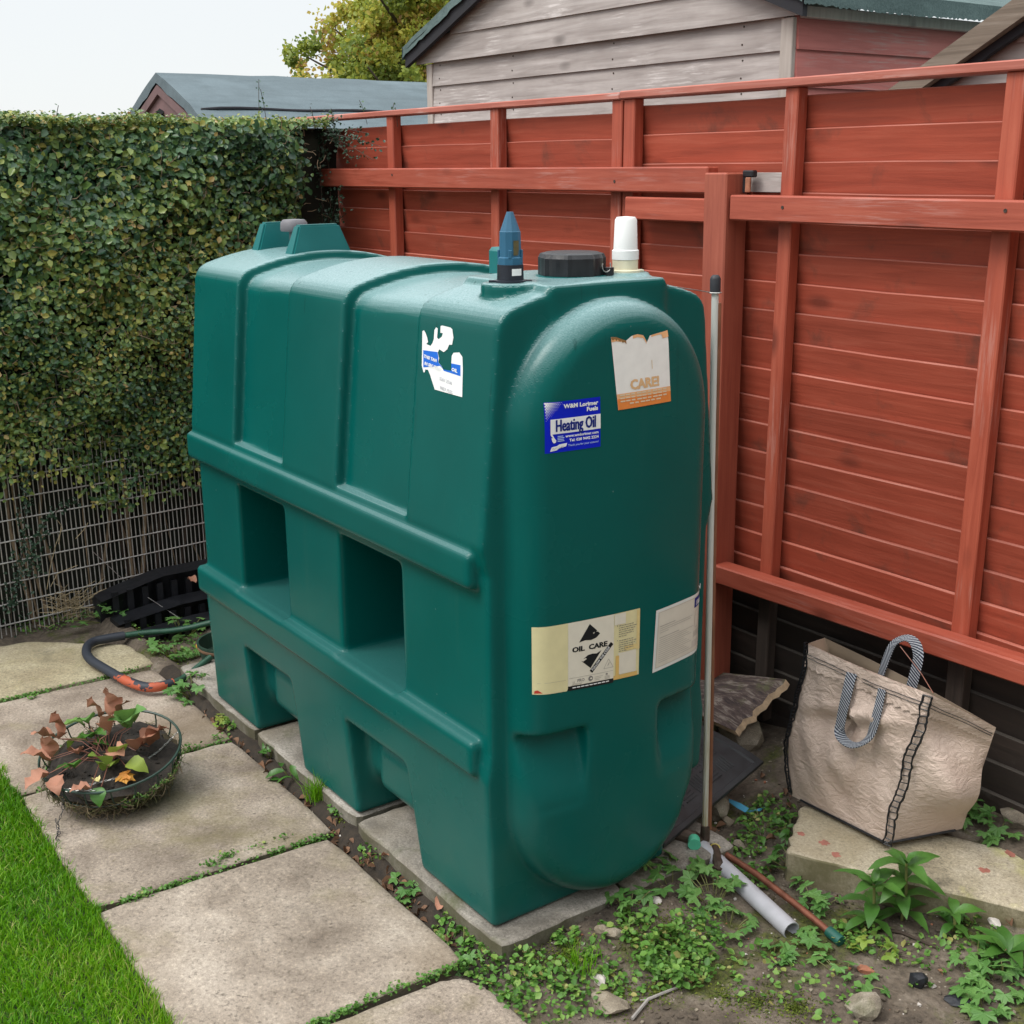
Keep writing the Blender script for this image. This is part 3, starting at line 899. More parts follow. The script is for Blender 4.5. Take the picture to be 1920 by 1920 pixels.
# sun-bleached CARE! sticker with a torn top
s = Sticker(100, 128, end_pt(1158.5, 769), end_pt(1257, 752), end_pt(1250.5, 619), end_pt(1145, 632), ED)
def torn(u):
    pts = [(0, 128), (8, 127), (18, 122), (24, 119), (34, 126), (44, 128), (54, 125), (60, 112), (66, 123), (78, 125), (90, 126.5), (100, 128)]
    for (a, b), (c, d) in zip(pts, pts[1:]):
        if a <= u <= c: return b + (d - b) * (u - a) / (c - a)
    return 128
s.grid('white', 0, 100, 0, 128, 0.0008, 50, 6, topf=torn)
s.grid('scorch', 0, 24, 0, 0, 0.0015, 12, 1, topf=torn, botf=lambda u: torn(u) - 2.5 - 4 * math.sin(u * 0.6) ** 2)
s.grid('peach', 0, 23, 0, 0, 0.0013, 12, 1, topf=torn, botf=lambda u: torn(u) - 9 + 0.25 * u)
s.grid('peach', 36, 59, 0, 0, 0.0013, 12, 1, topf=torn, botf=lambda u: torn(u) - 5)
s.grid('peach', 68, 100, 0, 0, 0.0013, 12, 1, topf=torn, botf=lambda u: torn(u) - (3 if u < 88 else 11))
s.grid('orange', 0, 100, 0, 19, 0.0014, 10, 3, botf=lambda u: 0, topf=lambda u: 19)
s.grid('orange2', 0, 100, 19, 28, 0.0014, 10, 2)
for k in range(4):
    for q in range(9):
        a0 = 5 + q * 10 + (6 if k == 3 else 0)
        if k == 3 and (q < 1 or q > 6): continue
        s.grid('paleor', a0, a0 + 8.6 - (q * 7 + k * 3) % 3, 24 - k * 5.4, 26.6 - k * 5.4, 0.002, 2, 1)
for q_ in (-0.4, 0.4): s.text('cared', 'CARE!', 52 + q_, 33, 24, 0.0015 + q_ * 0.0001, 0.8, 'CENTER', 0.82)
s.grid('grey', 66, 67.2, 64, 80, 0.0015, 1, 3)
s.build('sticker', 'white', {'white': ink('bleached', (0.86, 0.85, 0.82)), 'scorch': SCORCH, 'peach': PEACH, 'orange': ORANGE, 'orange2': PEACH, 'paleor': PALEOR,
        'cared': ink('faded_orange_heading', (0.74, 0.47, 0.25)), 'faint': ink('ghost', (0.78, 0.76, 0.70)), 'grey': PALEOR}, 'bleached white and orange sticker with a torn top reading CARE!')
# Oil Care sticker
s = Sticker(200, 120, end_pt(997.5, 1302), end_pt(1197, 1268), end_pt(1199.5, 1140), end_pt(996.5, 1176), ED)
def oc_bot(u): return 0 if u < 58 else (-0.5 if u < 146 else 1.5)
s.grid('yel', 0, 200, 0, 120, 0.0006, 50, 6, botf=lambda u: 0.0 if u < 57 else (7.0 if u < 145 else 4.0))
s.grid('cream', 58, 146, 7.5, 120, 0.0010, 8, 6)
s.grid('cream', 155, 193, 12, 50, 0.0012, 3, 3)
s.grid('cream', 147, 170, 100, 119, 0.0012, 3, 2)
s.grid('amber', 150, 157, 5, 46, 0.0014, 1, 3)
s.grid('amber', 146, 196, 4, 11, 0.0013, 4, 1)
s.grid('amber2', 193.5, 200, 50, 119, 0.0013, 1, 4)
s.grid('amber2', 168, 200, 52, 60, 0.0012, 2, 1)
s.grid('black', 58, 146, 0, 8, 0.0010, 8, 1)
for k in range(9):
    s.grid('white', 66 + k * 8, 72.5 + k * 8, 3.6, 5.4, 0.0016, 1, 1)
s.poly('red', [(2, 2), (14, 2.2), (7, 8), (3, 7)], 0.0014)
# the two half-drop shapes of the emblem
s.poly('black', [(78, 83), (98, 112), (112.5, 98), (106, 93), (104, 95.5), (108, 96.5), (114, 96), (118, 92), (111, 86), (101, 83.5), (90, 85)], 0.0014)
s.poly('black', [(82, 50), (100, 34), (121, 62), (112, 58), (103, 59), (95, 58), (86, 52.5), (91, 53.5), (93, 51.5), (86, 48)], 0.0014)
for q_ in (-0.3, 0.3): s.text('black', 'OIL  CARE', 99 + q_, 67.5, 12.2, 0.0014 + q_ * 0.0001, 0.4, 'CENTER', 1.2)
ang = math.atan2(42, 40)
q = [(0, -3.2), (60, -3.2), (60, 3.6), (0, 3.6)]
s.poly('black', [(101 + x * math.cos(ang) - y * math.sin(ang), 27 + x * math.sin(ang) + y * math.cos(ang)) for x, y in q], 0.0014)
s.text('white', 'FOLLOW THE CODE', 104.2, 28.5, 6.1, 0.0019, 0.1, 'LEFT', 0.86, ang)
tri = [(126, 28), (145, 28), (135.5, 44)]
for a, b in zip(tri, tri[1:] + tri[:1]):
    dx_, dy_ = b[0] - a[0], b[1] - a[1]; ll = math.hypot(dx_, dy_); nx_, ny_ = -dy_ / ll * 0.35, dx_ / ll * 0.35
    s.poly('grey', [(a[0] - nx_, a[1] - ny_), (b[0] - nx_, b[1] - ny_), (b[0] + nx_, b[1] + ny_), (a[0] + nx_, a[1] + ny_)], 0.0014)
s.poly('grey', [(133.5, 31), (136, 34), (138, 38), (136, 37), (134, 34)], 0.0014)
s.grid('grey', 60, 145, 21.5, 22.0, 0.0014, 4, 1)
s.grid('grey', 6, 54, 20, 20.4, 0.0014, 3, 1)
s.text('grey', 'LE', 66, 12.5, 4.4, 0.0014, 0.02); s.text('dgrey', 'PRO', 75, 13.5, 7.2, 0.0014, 0.1)
s.poly('dgrey', [(100.5 + 4.6 * math.cos(a), 15.5 + 4.6 * math.sin(a)) for a in np.linspace(0, 2 * math.pi, 12)[:-1]], 0.0014)
s.poly('cream', [(100.5 + 2.2 * math.cos(a) + 0.8, 15.7 + 1.6 * math.sin(a)) for a in np.linspace(0, 2 * math.pi, 8)[:-1]], 0.0018)
s.poly('dgrey', [(130, 16.5), (135, 16.5), (133, 19.5), (130, 19)], 0.0014)
for k in range(3): s.grid('grey', 108, 124 - k * 3, 16 - k * 2.6, 16.7 - k * 2.6, 0.0014, 1, 1)
for k in range(3): s.grid('grey', 128, 138, 14 - k * 2.2, 14.8 - k * 2.2, 0.0014, 1, 1)
for k in range(2): s.grid('grey', 66, 84, 10.5 - k * 2, 11.1 - k * 2, 0.0014, 1, 1)
for blk, v0, rows in ((0, 97, 6), (1, 71, 6)):
    s.poly('dgrey', [(152, v0 + 0.5), (153.6, v0 + 0.5), (153.6, v0 + 2.2), (152, v0 + 2.2)], 0.0016)
    for k in range(rows):
        lw = [30, 33, 34, 28, 31, 16][k]
        u = 156
        while u < 155 + lw:
            w_ = 2.0 + ((k * 7 + int(u) * 3) % 5)
            s.grid('dgrey', u, u + w_, v0 - k * 3.7, v0 + 1.1 - k * 3.7, 0.0016, 1, 1)
            u += w_ + 1.3
s.build('sticker', 'yel', {'yel': YEL, 'cream': CREAM, 'amber': AMBER, 'amber2': ink('pale_amber', (0.70, 0.56, 0.26)), 'black': BLACK, 'white': WHITE, 'red': REDINK, 'grey': ink('thin_grey', (0.34, 0.32, 0.28)),
        'dgrey': ink('dark_grey', (0.20, 0.19, 0.18))}, 'yellowed cream sticker reading OIL CARE with a black diamond emblem')
# specification plate wrapping round the edge of the bulge
pl_a, pl_b = end_pt(1222.5, 1262), end_pt(1230, 1145)
s = Sticker(140, 118, pl_a, Vector((-1.832, 1.822, pl_a.z + 0.012)), Vector((-1.832, 1.826, pl_b.z + 0.010)), pl_b, Vector((-0.85, -0.5, 0)).normalized())
s.grid('white', 0, 140, 0, 118, 0.0008, 14, 6)
s.grid('cream', 5, 140, 6, 113, 0.0012, 14, 6)
for a in ((6, 7, 112), ):
    s.grid('grey', 5.6, 6.2, 7, 112, 0.0015, 1, 6)
s.grid('grey', 5.6, 140, 111.4, 112, 0.0015, 12, 1); s.grid('grey', 5.6, 140, 7, 7.6, 0.0015, 12, 1)
s.grid('navy', 90, 140, 92, 111, 0.0016, 6, 2)
s.text('white2', '1100SL SPECIFICATION', 93, 96, 13.5, 0.0022, 0.5, 'LEFT', 0.58)
k = 0
for v_, l_ in [(84, 34), (80, 76), (76, 72), (72, 20), (62, 44)] + [(58 - 3.9 * i, 80 - (i * 17) % 23) for i in range(12)]:
    s.grid('grey', 10, 10 + l_, v_, v_ + (1.3 if l_ in (34, 44) else 0.75), 0.0016, 6, 1)
for (u0, u1) in ((95, 107), (114, 124)):
    for a, b, c_, d_ in ((u0, u1, 84.4, 85), (u0, u1, 52, 52.6), (u0 - 1.5, u0 - 0.9, 54, 83), (u1 + 0.9, u1 + 1.5, 54, 83)):
        s.grid('grey', a, b, c_, d_, 0.0016, 2, 3)
for i in range(5): s.grid('grey', 90, 122 - (i % 2) * 5, 45 - i * 2.4, 45.8 - i * 2.4, 0.0016, 3, 1)
s.grid('lg', 88, 120, 14, 28, 0.0015, 3, 2)
s.build('data_plate', 'white', {'white': ink('plate', (0.66, 0.68, 0.66)), 'cream': ink('plate_cream', (0.62, 0.58, 0.50)), 'grey': ink('plate_grey', (0.36, 0.34, 0.31)), 'navy': NAVY, 'white2': WHITE, 'lg': ink('plate_lg', (0.52, 0.48, 0.43))},
        'cream specification plate with fine print and a navy 1100SL heading')
# scraped white label on the long side
SD = (0, 1, 0)
s = Sticker(78, 112, end_pt(791.5, 724), end_pt(868.5, 743.5), end_pt(868.5, 624), end_pt(791.5, 612), SD)
def lp(px, py):
    u = (px - 135) / (1060 - 135) * 78
    top = 230 + (px - 135) * 0.16; bot = 1480 + (px - 135) * 0.245
    return (u, 112 * (bot - py) / (bot - top))
s.poly('white', [lp(*p) for p in ((150, 330), (185, 310), (225, 370), (260, 460), (280, 560), (240, 600), (340, 640), (385, 580), (415, 500), (430, 310), (470, 255), (505, 280), (490, 470), (525, 505), (600, 450), (620, 380), (565, 370), (570, 235), (600, 220), (790, 265), (830, 300), (855, 470), (825, 625), (760, 620), (720, 715), (640, 775), (540, 715), (505, 780), (535, 900), (520, 985), (600, 1080), (650, 1165), (810, 1190), (810, 990), (820, 850), (860, 790), (985, 785), (1050, 880), (1060, 1100), (1045, 1720), (435, 1555), (330, 1250), (280, 1140), (215, 1130), (205, 1190), (175, 1190), (135, 1050))], 0.0008)
s.poly('blue', [lp(*p) for p in ((172, 725), (500, 770), (520, 860), (520, 985), (600, 1080), (640, 1160), (1010, 1280), (1010, 1080), (830, 1015), (830, 1140), (820, 1180), (640, 1140), (560, 1060), (175, 1085))], 0.0012)
s.poly('blue', [lp(*p) for p in ((640, 1140), (640, 1165), (1010, 1280), (1010, 1050), (812, 1010), (812, 1170))], 0.0011)
a_ = -0.17
s.text('white2', 'THIS TAN', *lp(190, 875), 8.0, 0.0018, 0.35, 'LEFT', 0.72, a_)
s.text('white2', 'IN SEC TAN', *lp(205, 1025), 8.0, 0.0018, 0.35, 'LEFT', 0.72, a_)
s.text('white2', 'OIL', *lp(820, 1160), 8.0, 0.0018, 0.35, 'LEFT', 0.85, a_)
s.text('grey', '5261 2536', *lp(545, 1350), 8.4, 0.0016, 0.1, 'LEFT', 0.66, a_)
s.text('grey', '9023 7555', *lp(555, 1540), 8.4, 0.0016, 0.1, 'LEFT', 0.66, a_)
s.build('sticker', 'white', {'white': WHITE, 'blue': MIDBLUE, 'white2': WHITE, 'grey': LGREY}, 'half scraped off white and blue label on the long side')

# ---- sight tube, valve and outlet pipe beside the end of the tank
tb = at_y(1322, 1568, 1.90); tt = at_y(1341, 545, 1.90)
mb = MB(); mb.tube([tb, tb.lerp(tt, 0.5), tt], 0.0078, 10)
sight = tpart(mb, 'sight_tube', M['tube'], smooth=True, label='tall clear sight tube with a black end cap and brown line')
off = Vector((0.30, 0.42, 0)).normalized() * 0.0085
mb = MB(); mb.tube([tb + off * 1.0 + Vector((0.002, 0, 0.02)), (tb + off * 1.0).lerp(tt + off, 0.5), (tt + off).lerp(tb + off, 0.02)], 0.0052, 8)
tpart(mb, 'oil_line', M['tubebrown'], sight, True)
mb = MB()
up_ = (tt - tb).normalized()
c0 = tt - up_ * 0.003
mb.tube([c0, c0 + up_ * 0.028, c0 + up_ * 0.033, c0 + up_ * 0.036], [0.0118, 0.0118, 0.0095, 0.006], 12)
tpart(mb, 'tube_cap', M['blackrubber'], sight, True)
mb = MB()
p0 = tt - up_ * 0.004
q0 = next((q for q in (hit(CAM, ray(1268, y_))[0] for y_ in range(536, 600)) if q is not None), tt)
ring = [p0 + Vector((0.013 * math.cos(a), 0.013 * math.sin(a), 0)) for a in np.linspace(0, 2 * math.pi, 12)]
mb.tube(ring, 0.0015, 5); mb.tube([p0 + Vector((-0.012, -0.004, 0)), q0], 0.0012, 5)
tpart(mb, 'tie_wire', M['galv'], sight)
vl = at_y(1300, 1572, 1.875)
mb = MB()
w1 = at_y(1262, 1560, 1.85)
mb.tube([w1 + Vector((-0.05, -0.02, 0.004)), w1, vl + Vector((0.0, 0, 0.0)), tb + Vector((0, 0, -0.022))], [0.017, 0.016, 0.018, 0.014], 12)
mb.tube([tb + Vector((0, 0, -0.05)), tb + Vector((0, 0, 0.03))], 0.0115, 10)
mb.lathe([(0.0, -0.012), (0.021, -0.012), (0.021, 0.008), (0.0, 0.008)], 6, T(*w1) @ Matrix.Rotation(R(90), 4, 'Y') @ Matrix.Rotation(R(30), 4, 'Z'), False)
e1 = at_z(1340, 1592, 0.035); e2 = at_z(1348, 1622, 0.03)
mb.tube([tb + Vector((0, 0, -0.03)), e1, e2, e2 + Vector((0.01, -0.006, -0.022))], [0.013, 0.012, 0.014, 0.012], 10)
mb.lathe([(0.0, -0.008), (0.017, -0.008), (0.017, 0.008), (0.0, 0.008)], 6, T(*(e2 + Vector((0.004, -0.002, -0.006)))), False)
valve = tpart(mb, 'outlet_valve', M['brass'], label='dark tarnished outlet valve with a mint green knob')
mb = MB()
kd = Vector((0.72, -0.62, -0.1)).normalized()
kp = vl + kd * 0.016 + Vector((0, 0, 0.012))
mb.tube([kp, kp + kd * 0.006, kp + kd * 0.026], [0.0125, 0.0145, 0.0155], 14)
tpart(mb, 'valve_knob', M['mint'], valve, True)
mb = MB()
e3 = e2 + Vector((0.01, -0.006, -0.022))
mb.tube([e3, at_z(1350, 1665, 0.0), at_z(1345, 1690, -0.012)], [0.0085, 0.0085, 0.007], 9)
tpart(mb, 'hose_tail', M['hose'], valve, True)
mb = MB(); mb.tube([e1 + Vector((0, 0, -0.004)), e1 + Vector((0.004, -0.002, 0.006))], 0.0128, 10)
tpart(mb, 'yellow_tape', M['brassy'], valve, True)

# ================================================================== GROUND
def sstep(a, b, x):
    t = np.clip((x - a) / (b - a), 0, 1); return t * t * (3 - 2 * t)
_g = np.random.default_rng(3)
GW = [(_g.uniform(2, 24), _g.uniform(0, 6.28), _g.uniform(0, 6.28)) for _ in range(26)]
def wob(x, y):
    s_ = 0
    for f, a, p in GW:
        s_ = s_ + np.sin(f * (x * math.cos(a) + y * math.sin(a)) + p) / f
    return s_
def gz(x, y):
    x = np.asarray(x, float); y = np.asarray(y, float)
    z = -0.030 + 0.0 * x
    z = z + 0.010 * wob(x, y)
    z = z + 0.036 * sstep(-1.58, -1.74, x) * sstep(1.22, 1.30, y) * (1 - sstep(1.60, 1.76, y)) * sstep(-1.86, -1.80, x)
    z = z + 0.034 * sstep(1.40, 1.70, y) * sstep(-1.98, -1.86, x) * sstep(-1.62, -1.76, x) * sstep(1.93, 1.82, y) + 0.012 * sstep(1.3, 1.5, y) + 0.034 * sstep(1.222, 1.264, y) * sstep(1.34, 1.30, y) * sstep(-1.80, -1.86, x)
    z = z + 0.07 * sstep(2.15, 2.55, y) * sstep(-2.4, -1.9, x)
    z = z + 0.03 * sstep(1.95, 2.3, y) * sstep(-3.0, -2.2, x)
    z = np.where((y < 0.66), -0.03 + 0.0 * x, z)
    far = np.maximum(np.maximum(-5.5 - x, x - 2.5), np.maximum(-2.5 - y, y - 4))
    return np.where(far > 0, -0.04, z)
def gridmesh(name, x0, x1, y0, y1, st, fz):
    xs = np.arange(x0, x1 + st * 0.5, st); ys_ = np.arange(y0, y1 + st * 0.5, st)
    XX, YY = np.meshgrid(xs, ys_, indexing='ij')
    vv = np.stack([XX, YY, fz(XX, YY)], -1).reshape(-1, 3)
    nx_, ny_ = len(xs), len(ys_)
    i, j = np.meshgrid(np.arange(nx_ - 1), np.arange(ny_ - 1), indexing='ij')
    a = (i * ny_ + j).ravel()
    return vv, np.stack([a, a + ny_, a + ny_ + 1, a + 1], 1)
v1, f1 = gridmesh('g', -5.0, 0.6, 0.62, 3.02, 0.02, gz)
rngc = [-300, -60, -20, -5.0]
big_v = [(-300, -300), (300, -300), (300, 300), (-300, 300), (-5.0, 0.62), (0.6, 0.62), (0.6, 3.02), (-5.0, 3.02)]
o8 = len(v1)
bv = np.array([(a, b, -0.045) for a, b in big_v])
bf = np.array([(0, 1, 5, 4), (1, 2, 6, 5), (2, 3, 7, 6), (3, 0, 4, 7)]) + o8
ground = mobj('ground', mesh_data('ground', np.concatenate([v1, bv]), np.concatenate([f1, bf]), True, [M['soil']]))
tag(ground, kind='structure')

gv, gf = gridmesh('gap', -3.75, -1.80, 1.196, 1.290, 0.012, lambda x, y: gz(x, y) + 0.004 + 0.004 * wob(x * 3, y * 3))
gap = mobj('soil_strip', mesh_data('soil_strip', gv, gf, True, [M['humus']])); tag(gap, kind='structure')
# lawn
lv, lf = gridmesh('l', -4.4, 0.6, -1.2, 0.635, 0.05, lambda x, y: -0.012 + 0.004 * wob(x, y))
lawn = mobj('lawn', mesh_data('lawn', lv, lf, True, [M['turf']])); tag(lawn, kind='structure')

def set_rnd(me, vals_per_vert):
    a = me.attributes.new('rnd', 'FLOAT', 'POINT')
    a.data.foreach_set('value', np.asarray(vals_per_vert, dtype=np.float32))
def blades(name, P, hgt, wid, lean, rnd, matl, parent=None):
    """grass blades: a bent strip of two quads each"""
    n_ = len(P)
    az = rng.uniform(0, 2 * math.pi, n_)
    dirx, diry = np.cos(az), np.sin(az)
    la = rng.uniform(0, 2 * math.pi, n_)
    lx, ly = np.cos(la) * lean, np.sin(la) * lean
    V = np.zeros((n_, 5, 3))
    for k, (t, w) in enumerate(((0, 1), (0, -1), (0.55, 0.8), (0.55, -0.8), (1.0, 0))):
        V[:, k, 0] = P[:, 0] + dirx * wid * 0.5 * w + lx * t * t
        V[:, k, 1] = P[:, 1] + diry * wid * 0.5 * w + ly * t * t
        V[:, k, 2] = P[:, 2] + hgt * t * (1 - 0.25 * (lean / np.maximum(hgt, 1e-4)) * t)
    base = (np.arange(n_) * 5)[:, None]
    F = np.concatenate([base + np.array([[0, 1, 3]]), base + np.array([[0, 3, 2]]), base + np.array([[2, 3, 4]])])
    me = mesh_data(name, V.reshape(-1, 3), F, False, [matl])
    set_rnd(me, np.repeat(rnd, 5))
    return mobj(name, me, parent)
N = 120000
gx = rng.uniform(-3.75, -1.55, N); gy = rng.uniform(-0.25, 0.652, N)
keep = gy < 0.637 + 0.018 * np.sin(gx * 23) * np.sin(gx * 61 + 1) + rng.uniform(0, 0.022, N)
d_vis = gx * 0.58 + gy * 0.81
gx, gy = gx[keep], gy[keep]
pat = wob(gx * 1.3, gy * 1.3)
hh = 0.014 + 0.016 * rng.random(len(gx)) + 0.006 * pat + 0.012 * sstep(0.56, 0.64, gy) * rng.random(len(gx))
gr = blades('grass', np.stack([gx, gy, np.full_like(gx, -0.012)], 1), hh, rng.uniform(0.0016, 0.0034, len(gx)), rng.uniform(0.004, 0.026, len(gx)),
            np.where(rng.random(len(gx)) < 0.03, 1.0, np.clip(0.42 + 0.6 * pat + rng.normal(0, 0.2, len(gx)), 0, 0.95)), M['grass'])
tag(gr, kind='stuff')

# ================================================================== PATH
path = empty('path', (-2.8, 0.94, 0)); tag(path, kind='structure')
def slab_obj(name, corners, z0, z1, matl, parent, ploc, chip=None, n_=14, seed=0, rnd_=0.006):
    """a slab with softened, slightly ragged edges"""
    r_ = random.Random(seed)
    pts = []
    nc = len(corners)
    for i in range(nc):
        a, b = Vector((*corners[i], 0)), Vector((*corners[(i + 1) % nc], 0))
        for k in range(n_):
            t = k / n_
            p = a.lerp(b, t)
            nrm = Vector((-(b - a).y, (b - a).x, 0)).normalized()
            j = r_.gauss(0, rnd_ * 0.30) if 0 < k < n_ - 1 else -rnd_ * 0.0
            if k == 0:
                pv = (Vector((*corners[i - 1], 0)) - a).normalized(); nv = (b - a).normalized()
                p = p + (pv + nv) * 0.006
            pts.append(p + nrm * j)
    mb = MB()
    lo = [(p.x, p.y, z0) for p in pts]
    c = Vector((sum(p.x for p in pts) / len(pts), sum(p.y for p in pts) / len(pts), 0))
    mid_ = [(p.x, p.y, z1 - 0.006) for p in pts]
    up1 = [tuple((Vector(p) + (c - p).normalized() * 0.006).xy) + (z1 - 0.0012,) for p in pts]
    up2 = [tuple((Vector(p) + (c - p).normalized() * 0.022).xy) + (z1,) for p in pts]
    m_ = len(pts)
    fs = []
    for L0 in range(3):
        for k in range(m_):
            a, b = L0 * m_ + k, L0 * m_ + (k + 1) % m_
            fs.append((a, b, b + m_, a + m_))
    fs.append(tuple(range(3 * m_, 4 * m_)))
    mb.addm(lo + mid_ + up1 + up2, fs)
    o = mb.obj(name, matl, None)
    for p in o.data.polygons: p.use_smooth = p.index < m_ * 3 and p.index >= m_
    o.data.transform(Matrix.Translation(-Vector(ploc)))
    o.parent = parent
    return o
PL = path.location
xs_ = [-4.36, -3.818, -3.150, -2.508, -1.882, -1.235, -0.6]
for i in range(6):
    g_ = 0.007
    x0, x1 = xs_[i] + g_, xs_[i + 1] - g_
    y0 = 0.642 if i else 0.60
    y1 = (1.262, 1.243, 1.236, 1.212, 1.205, 1.20)[i]
    sk = 0.012
    if i == 4:
        cs = [(x0 - sk, y0), (x1 - sk, y0), (x1 + sk, y1 - 0.02), (x1 - 0.02, y1), (x0 + 0.10, y1), (x0 + 0.035, y1 - 0.025), (x0 + sk, y1 - 0.075)]
    elif i == 0:
        cs = [(x0 + 0.02, y0), (x1 - sk, y0), (x1 + sk * 0, y1), (x0 + 0.30, y1 - 0.02), (x0 + 0.06, 0.97)]
    else:
        cs = [(x0 - sk, y0), (x1 - sk, y0), (x1 + sk, y1), (x0 + sk, y1)]
    slab_obj('slab', cs, -0.05, (0.004, 0.0, 0.003, 0.0, -0.004, 0)[i], M['slabmoss'] if i == 0 else M['slab'], path, PL, seed=i, n_=10)

# base slabs under the tank
tbase = empty('tank_base', (-2.6, 1.6, 0))
tag(tbase, 'row of worn grey concrete slabs that the green tank stands on', 'concrete base')
for k, (x0, x1, y0) in enumerate(((-3.66, -3.075, 1.276), (-3.06, -2.465, 1.274), (-2.445, -1.818, 1.262))):
    for j, (ya, yb) in enumerate(((y0, 1.605), (1.615, 1.95))):
        slab_obj('slab', [(x0, ya), (x1, ya + 0.0), (x1, yb), (x0, yb)], -0.05, 0.045 - 0.004 * j, M['base'], tbase, tbase.location, seed=20 + k * 2 + j, n_=16, rnd_=0.004)

# unseen wall added behind the camera to shade the near end of the tank
mb = MB(); mb.box(3.9, 4.2, -6.0, 7.0, -0.05, 5.0)
hw_ = mb.obj('unseen_shade_wall', plain('shade_wall_render', (0.42, 0.40, 0.37), 0.9, 0.12, 3, 0.3)); tag(hw_, kind='structure')
# ================================================================== RED FENCE
fence = empty('wooden_fence', (-2.46, 2.5, 0))
tag(fence, 'tall red stained wooden fence of overlapping boards with rails and a post', 'fence')
FL = fence.location
def fpart(mb, name, mats, label=None):
    o = mb.obj(name, mats, None)
    # object origin at the piece so that grain coordinates follow it
    c = sum((Vector(b) for b in o.bound_box), Vector()) / 8
    o.data.transform(Matrix.Translation(-c))
    o.parent = fence
    o.location = c - FL
    if label: o['label'] = label
    return o
def lap_boards(x0, x1, ztop0, pitch, nb, zlow, ofs=0.0, seedv=0):
    r_ = random.Random(seedv)
    for k in range(nb):
        zt = ztop0 - k * pitch + r_.uniform(-0.003, 0.003)
        zb = zt - pitch - 0.012
        if zb < zlow: zb = zlow
        th = 0.010
        yt, ybm = 2.500 + ofs, 2.516 + ofs
        mb = MB()
        w_ = [r_.uniform(-0.0015, 0.0015) for _ in range(9)]
        vs = []
        for i in range(9):
            x = x0 + (x1 - x0) * i / 8
            dz = w_[i]
            vs += [(x, yt + 0.0015, zt + dz), (x, yt + th, zt + dz), (x, ybm, zb), (x, ybm + th, zb), (x, yt, zt + dz - 0.0026)]
        fs, mi = [], []
        for i in range(8):
            a = i * 5
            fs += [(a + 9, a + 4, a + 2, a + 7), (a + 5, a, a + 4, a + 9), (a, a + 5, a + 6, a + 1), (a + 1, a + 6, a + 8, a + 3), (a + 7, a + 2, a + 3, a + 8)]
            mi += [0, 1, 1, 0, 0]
        fs += [(0, 1, 3, 2, 4), (41, 40, 44, 42, 43)]; mi += [0, 0]
        mb.addm(vs, fs)
        mb.m = mi
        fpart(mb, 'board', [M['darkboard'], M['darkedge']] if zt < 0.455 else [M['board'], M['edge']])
XJ = -2.882
lap_boards(-5.0, XJ - 0.004, 1.752, 0.0785, 21, 0.04, 0.0, 1)
lap_boards(XJ + 0.004, -1.0, 1.7615, 0.0775, 22, 0.06, 0.0, 2)
def stick(name, x0, x1, y0, y1, z0, z1, mat_, bev=0.003, dx=0.0, label=None):
    mb = MB()
    mb.box(x0, x1, y0, y1, z0, z1, None, bev)
    if dx: mb.v = [(p[0] + dx * (1.0 - p[2]), p[1], p[2]) for p in mb.v]
    return fpart(mb, name, mat_, label)
for (x0, x1) in ((-4.252, -4.204), (-3.563, -3.516), (XJ - 0.05, XJ - 0.004), (XJ + 0.004, XJ + 0.052), (-2.258, -2.214), (-1.640, -1.592), (-1.05, -1.005)):
    lo_ = 0.06
    stick('batten', x0, x1, 2.462, 2.4995, 0.462, 1.7835, M['batten'], 0.003, -0.006)
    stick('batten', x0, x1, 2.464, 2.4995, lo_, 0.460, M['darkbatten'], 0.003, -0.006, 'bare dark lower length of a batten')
stick('cap_rail', -5.0, XJ - 0.002, 2.452, 2.530, 1.783, 1.803, M['cap'], 0.003)
stick('cap_rail', XJ + 0.002, -1.0, 2.450, 2.530, 1.784, 1.806, M['cap'], 0.003)
stick('rail', -4.93, -2.475, 2.418, 2.461, 1.524, 1.594, M['rail'], 0.004)
stick('rail', -2.815, -2.475, 2.420, 2.461, 1.447, 1.511, M['rail'], 0.004)
stick('rail', -2.386, -1.0, 2.414, 2.461, 1.457, 1.522, M['rail'], 0.004)
mb = MB(); mb.box(-2.395, -1.0, 2.405, 2.4615, 0.448, 0.502, None, 0.004)
mb.v = [(p[0], p[1], p[2] + (p[0] + 2.395) * 0.024) for p in mb.v]
fpart(mb, 'rail', M['rail'])
stick('rail', -4.93, -2.475, 2.418, 2.461, 0.46, 0.52, M['rail'], 0.004)
stick('post', -2.472, -2.388, 2.408, 2.490, -0.05, 1.578, M['post'], 0.004, 0.010)
stick('gravel_board', -5.0, -1.0, 2.512, 2.535, -0.03, 0.075, M['darkboard'], 0.003)
# patched gap beside the post top
stick('patch_board', -2.386, -2.262, 2.488, 2.498, 1.528, 1.578, M['greyboard'], 0.001, 0, 'grey patch of bare board beside the post top')
mb = MB(); mb.box(-2.383, -2.362, 2.456, 2.470, 1.526, 1.582, None, 0.002); mb.box(-2.383, -2.345, 2.454, 2.474, 1.566, 1.584, None, 0.003)
fpart(mb, 'bracket', M['blackplastic'])
mb = MB(); mb.box(-2.362, -2.345, 2.444, 2.4515, 1.528, 1.566, None, 0.002)
fpart(mb, 'bracket_plate', M['brick'])
for px_, py_ in ((1467, 389), (1885, 395), (1152, 340), (735, 328)):
    p = at_y(px_, py_, 2.4135 if px_ > 1400 else 2.4175)
    mb = MB(); mb.lathe([(0.0, -0.001), (0.0045, -0.001), (0.0042, 0.0012), (0.0022, 0.0012), (0.0015, 0.0004), (0, 0.0004)], 10, T(*p) @ Matrix.Rotation(R(90), 4, 'X'), False)
    fpart(mb, 'screw', M['nail'])

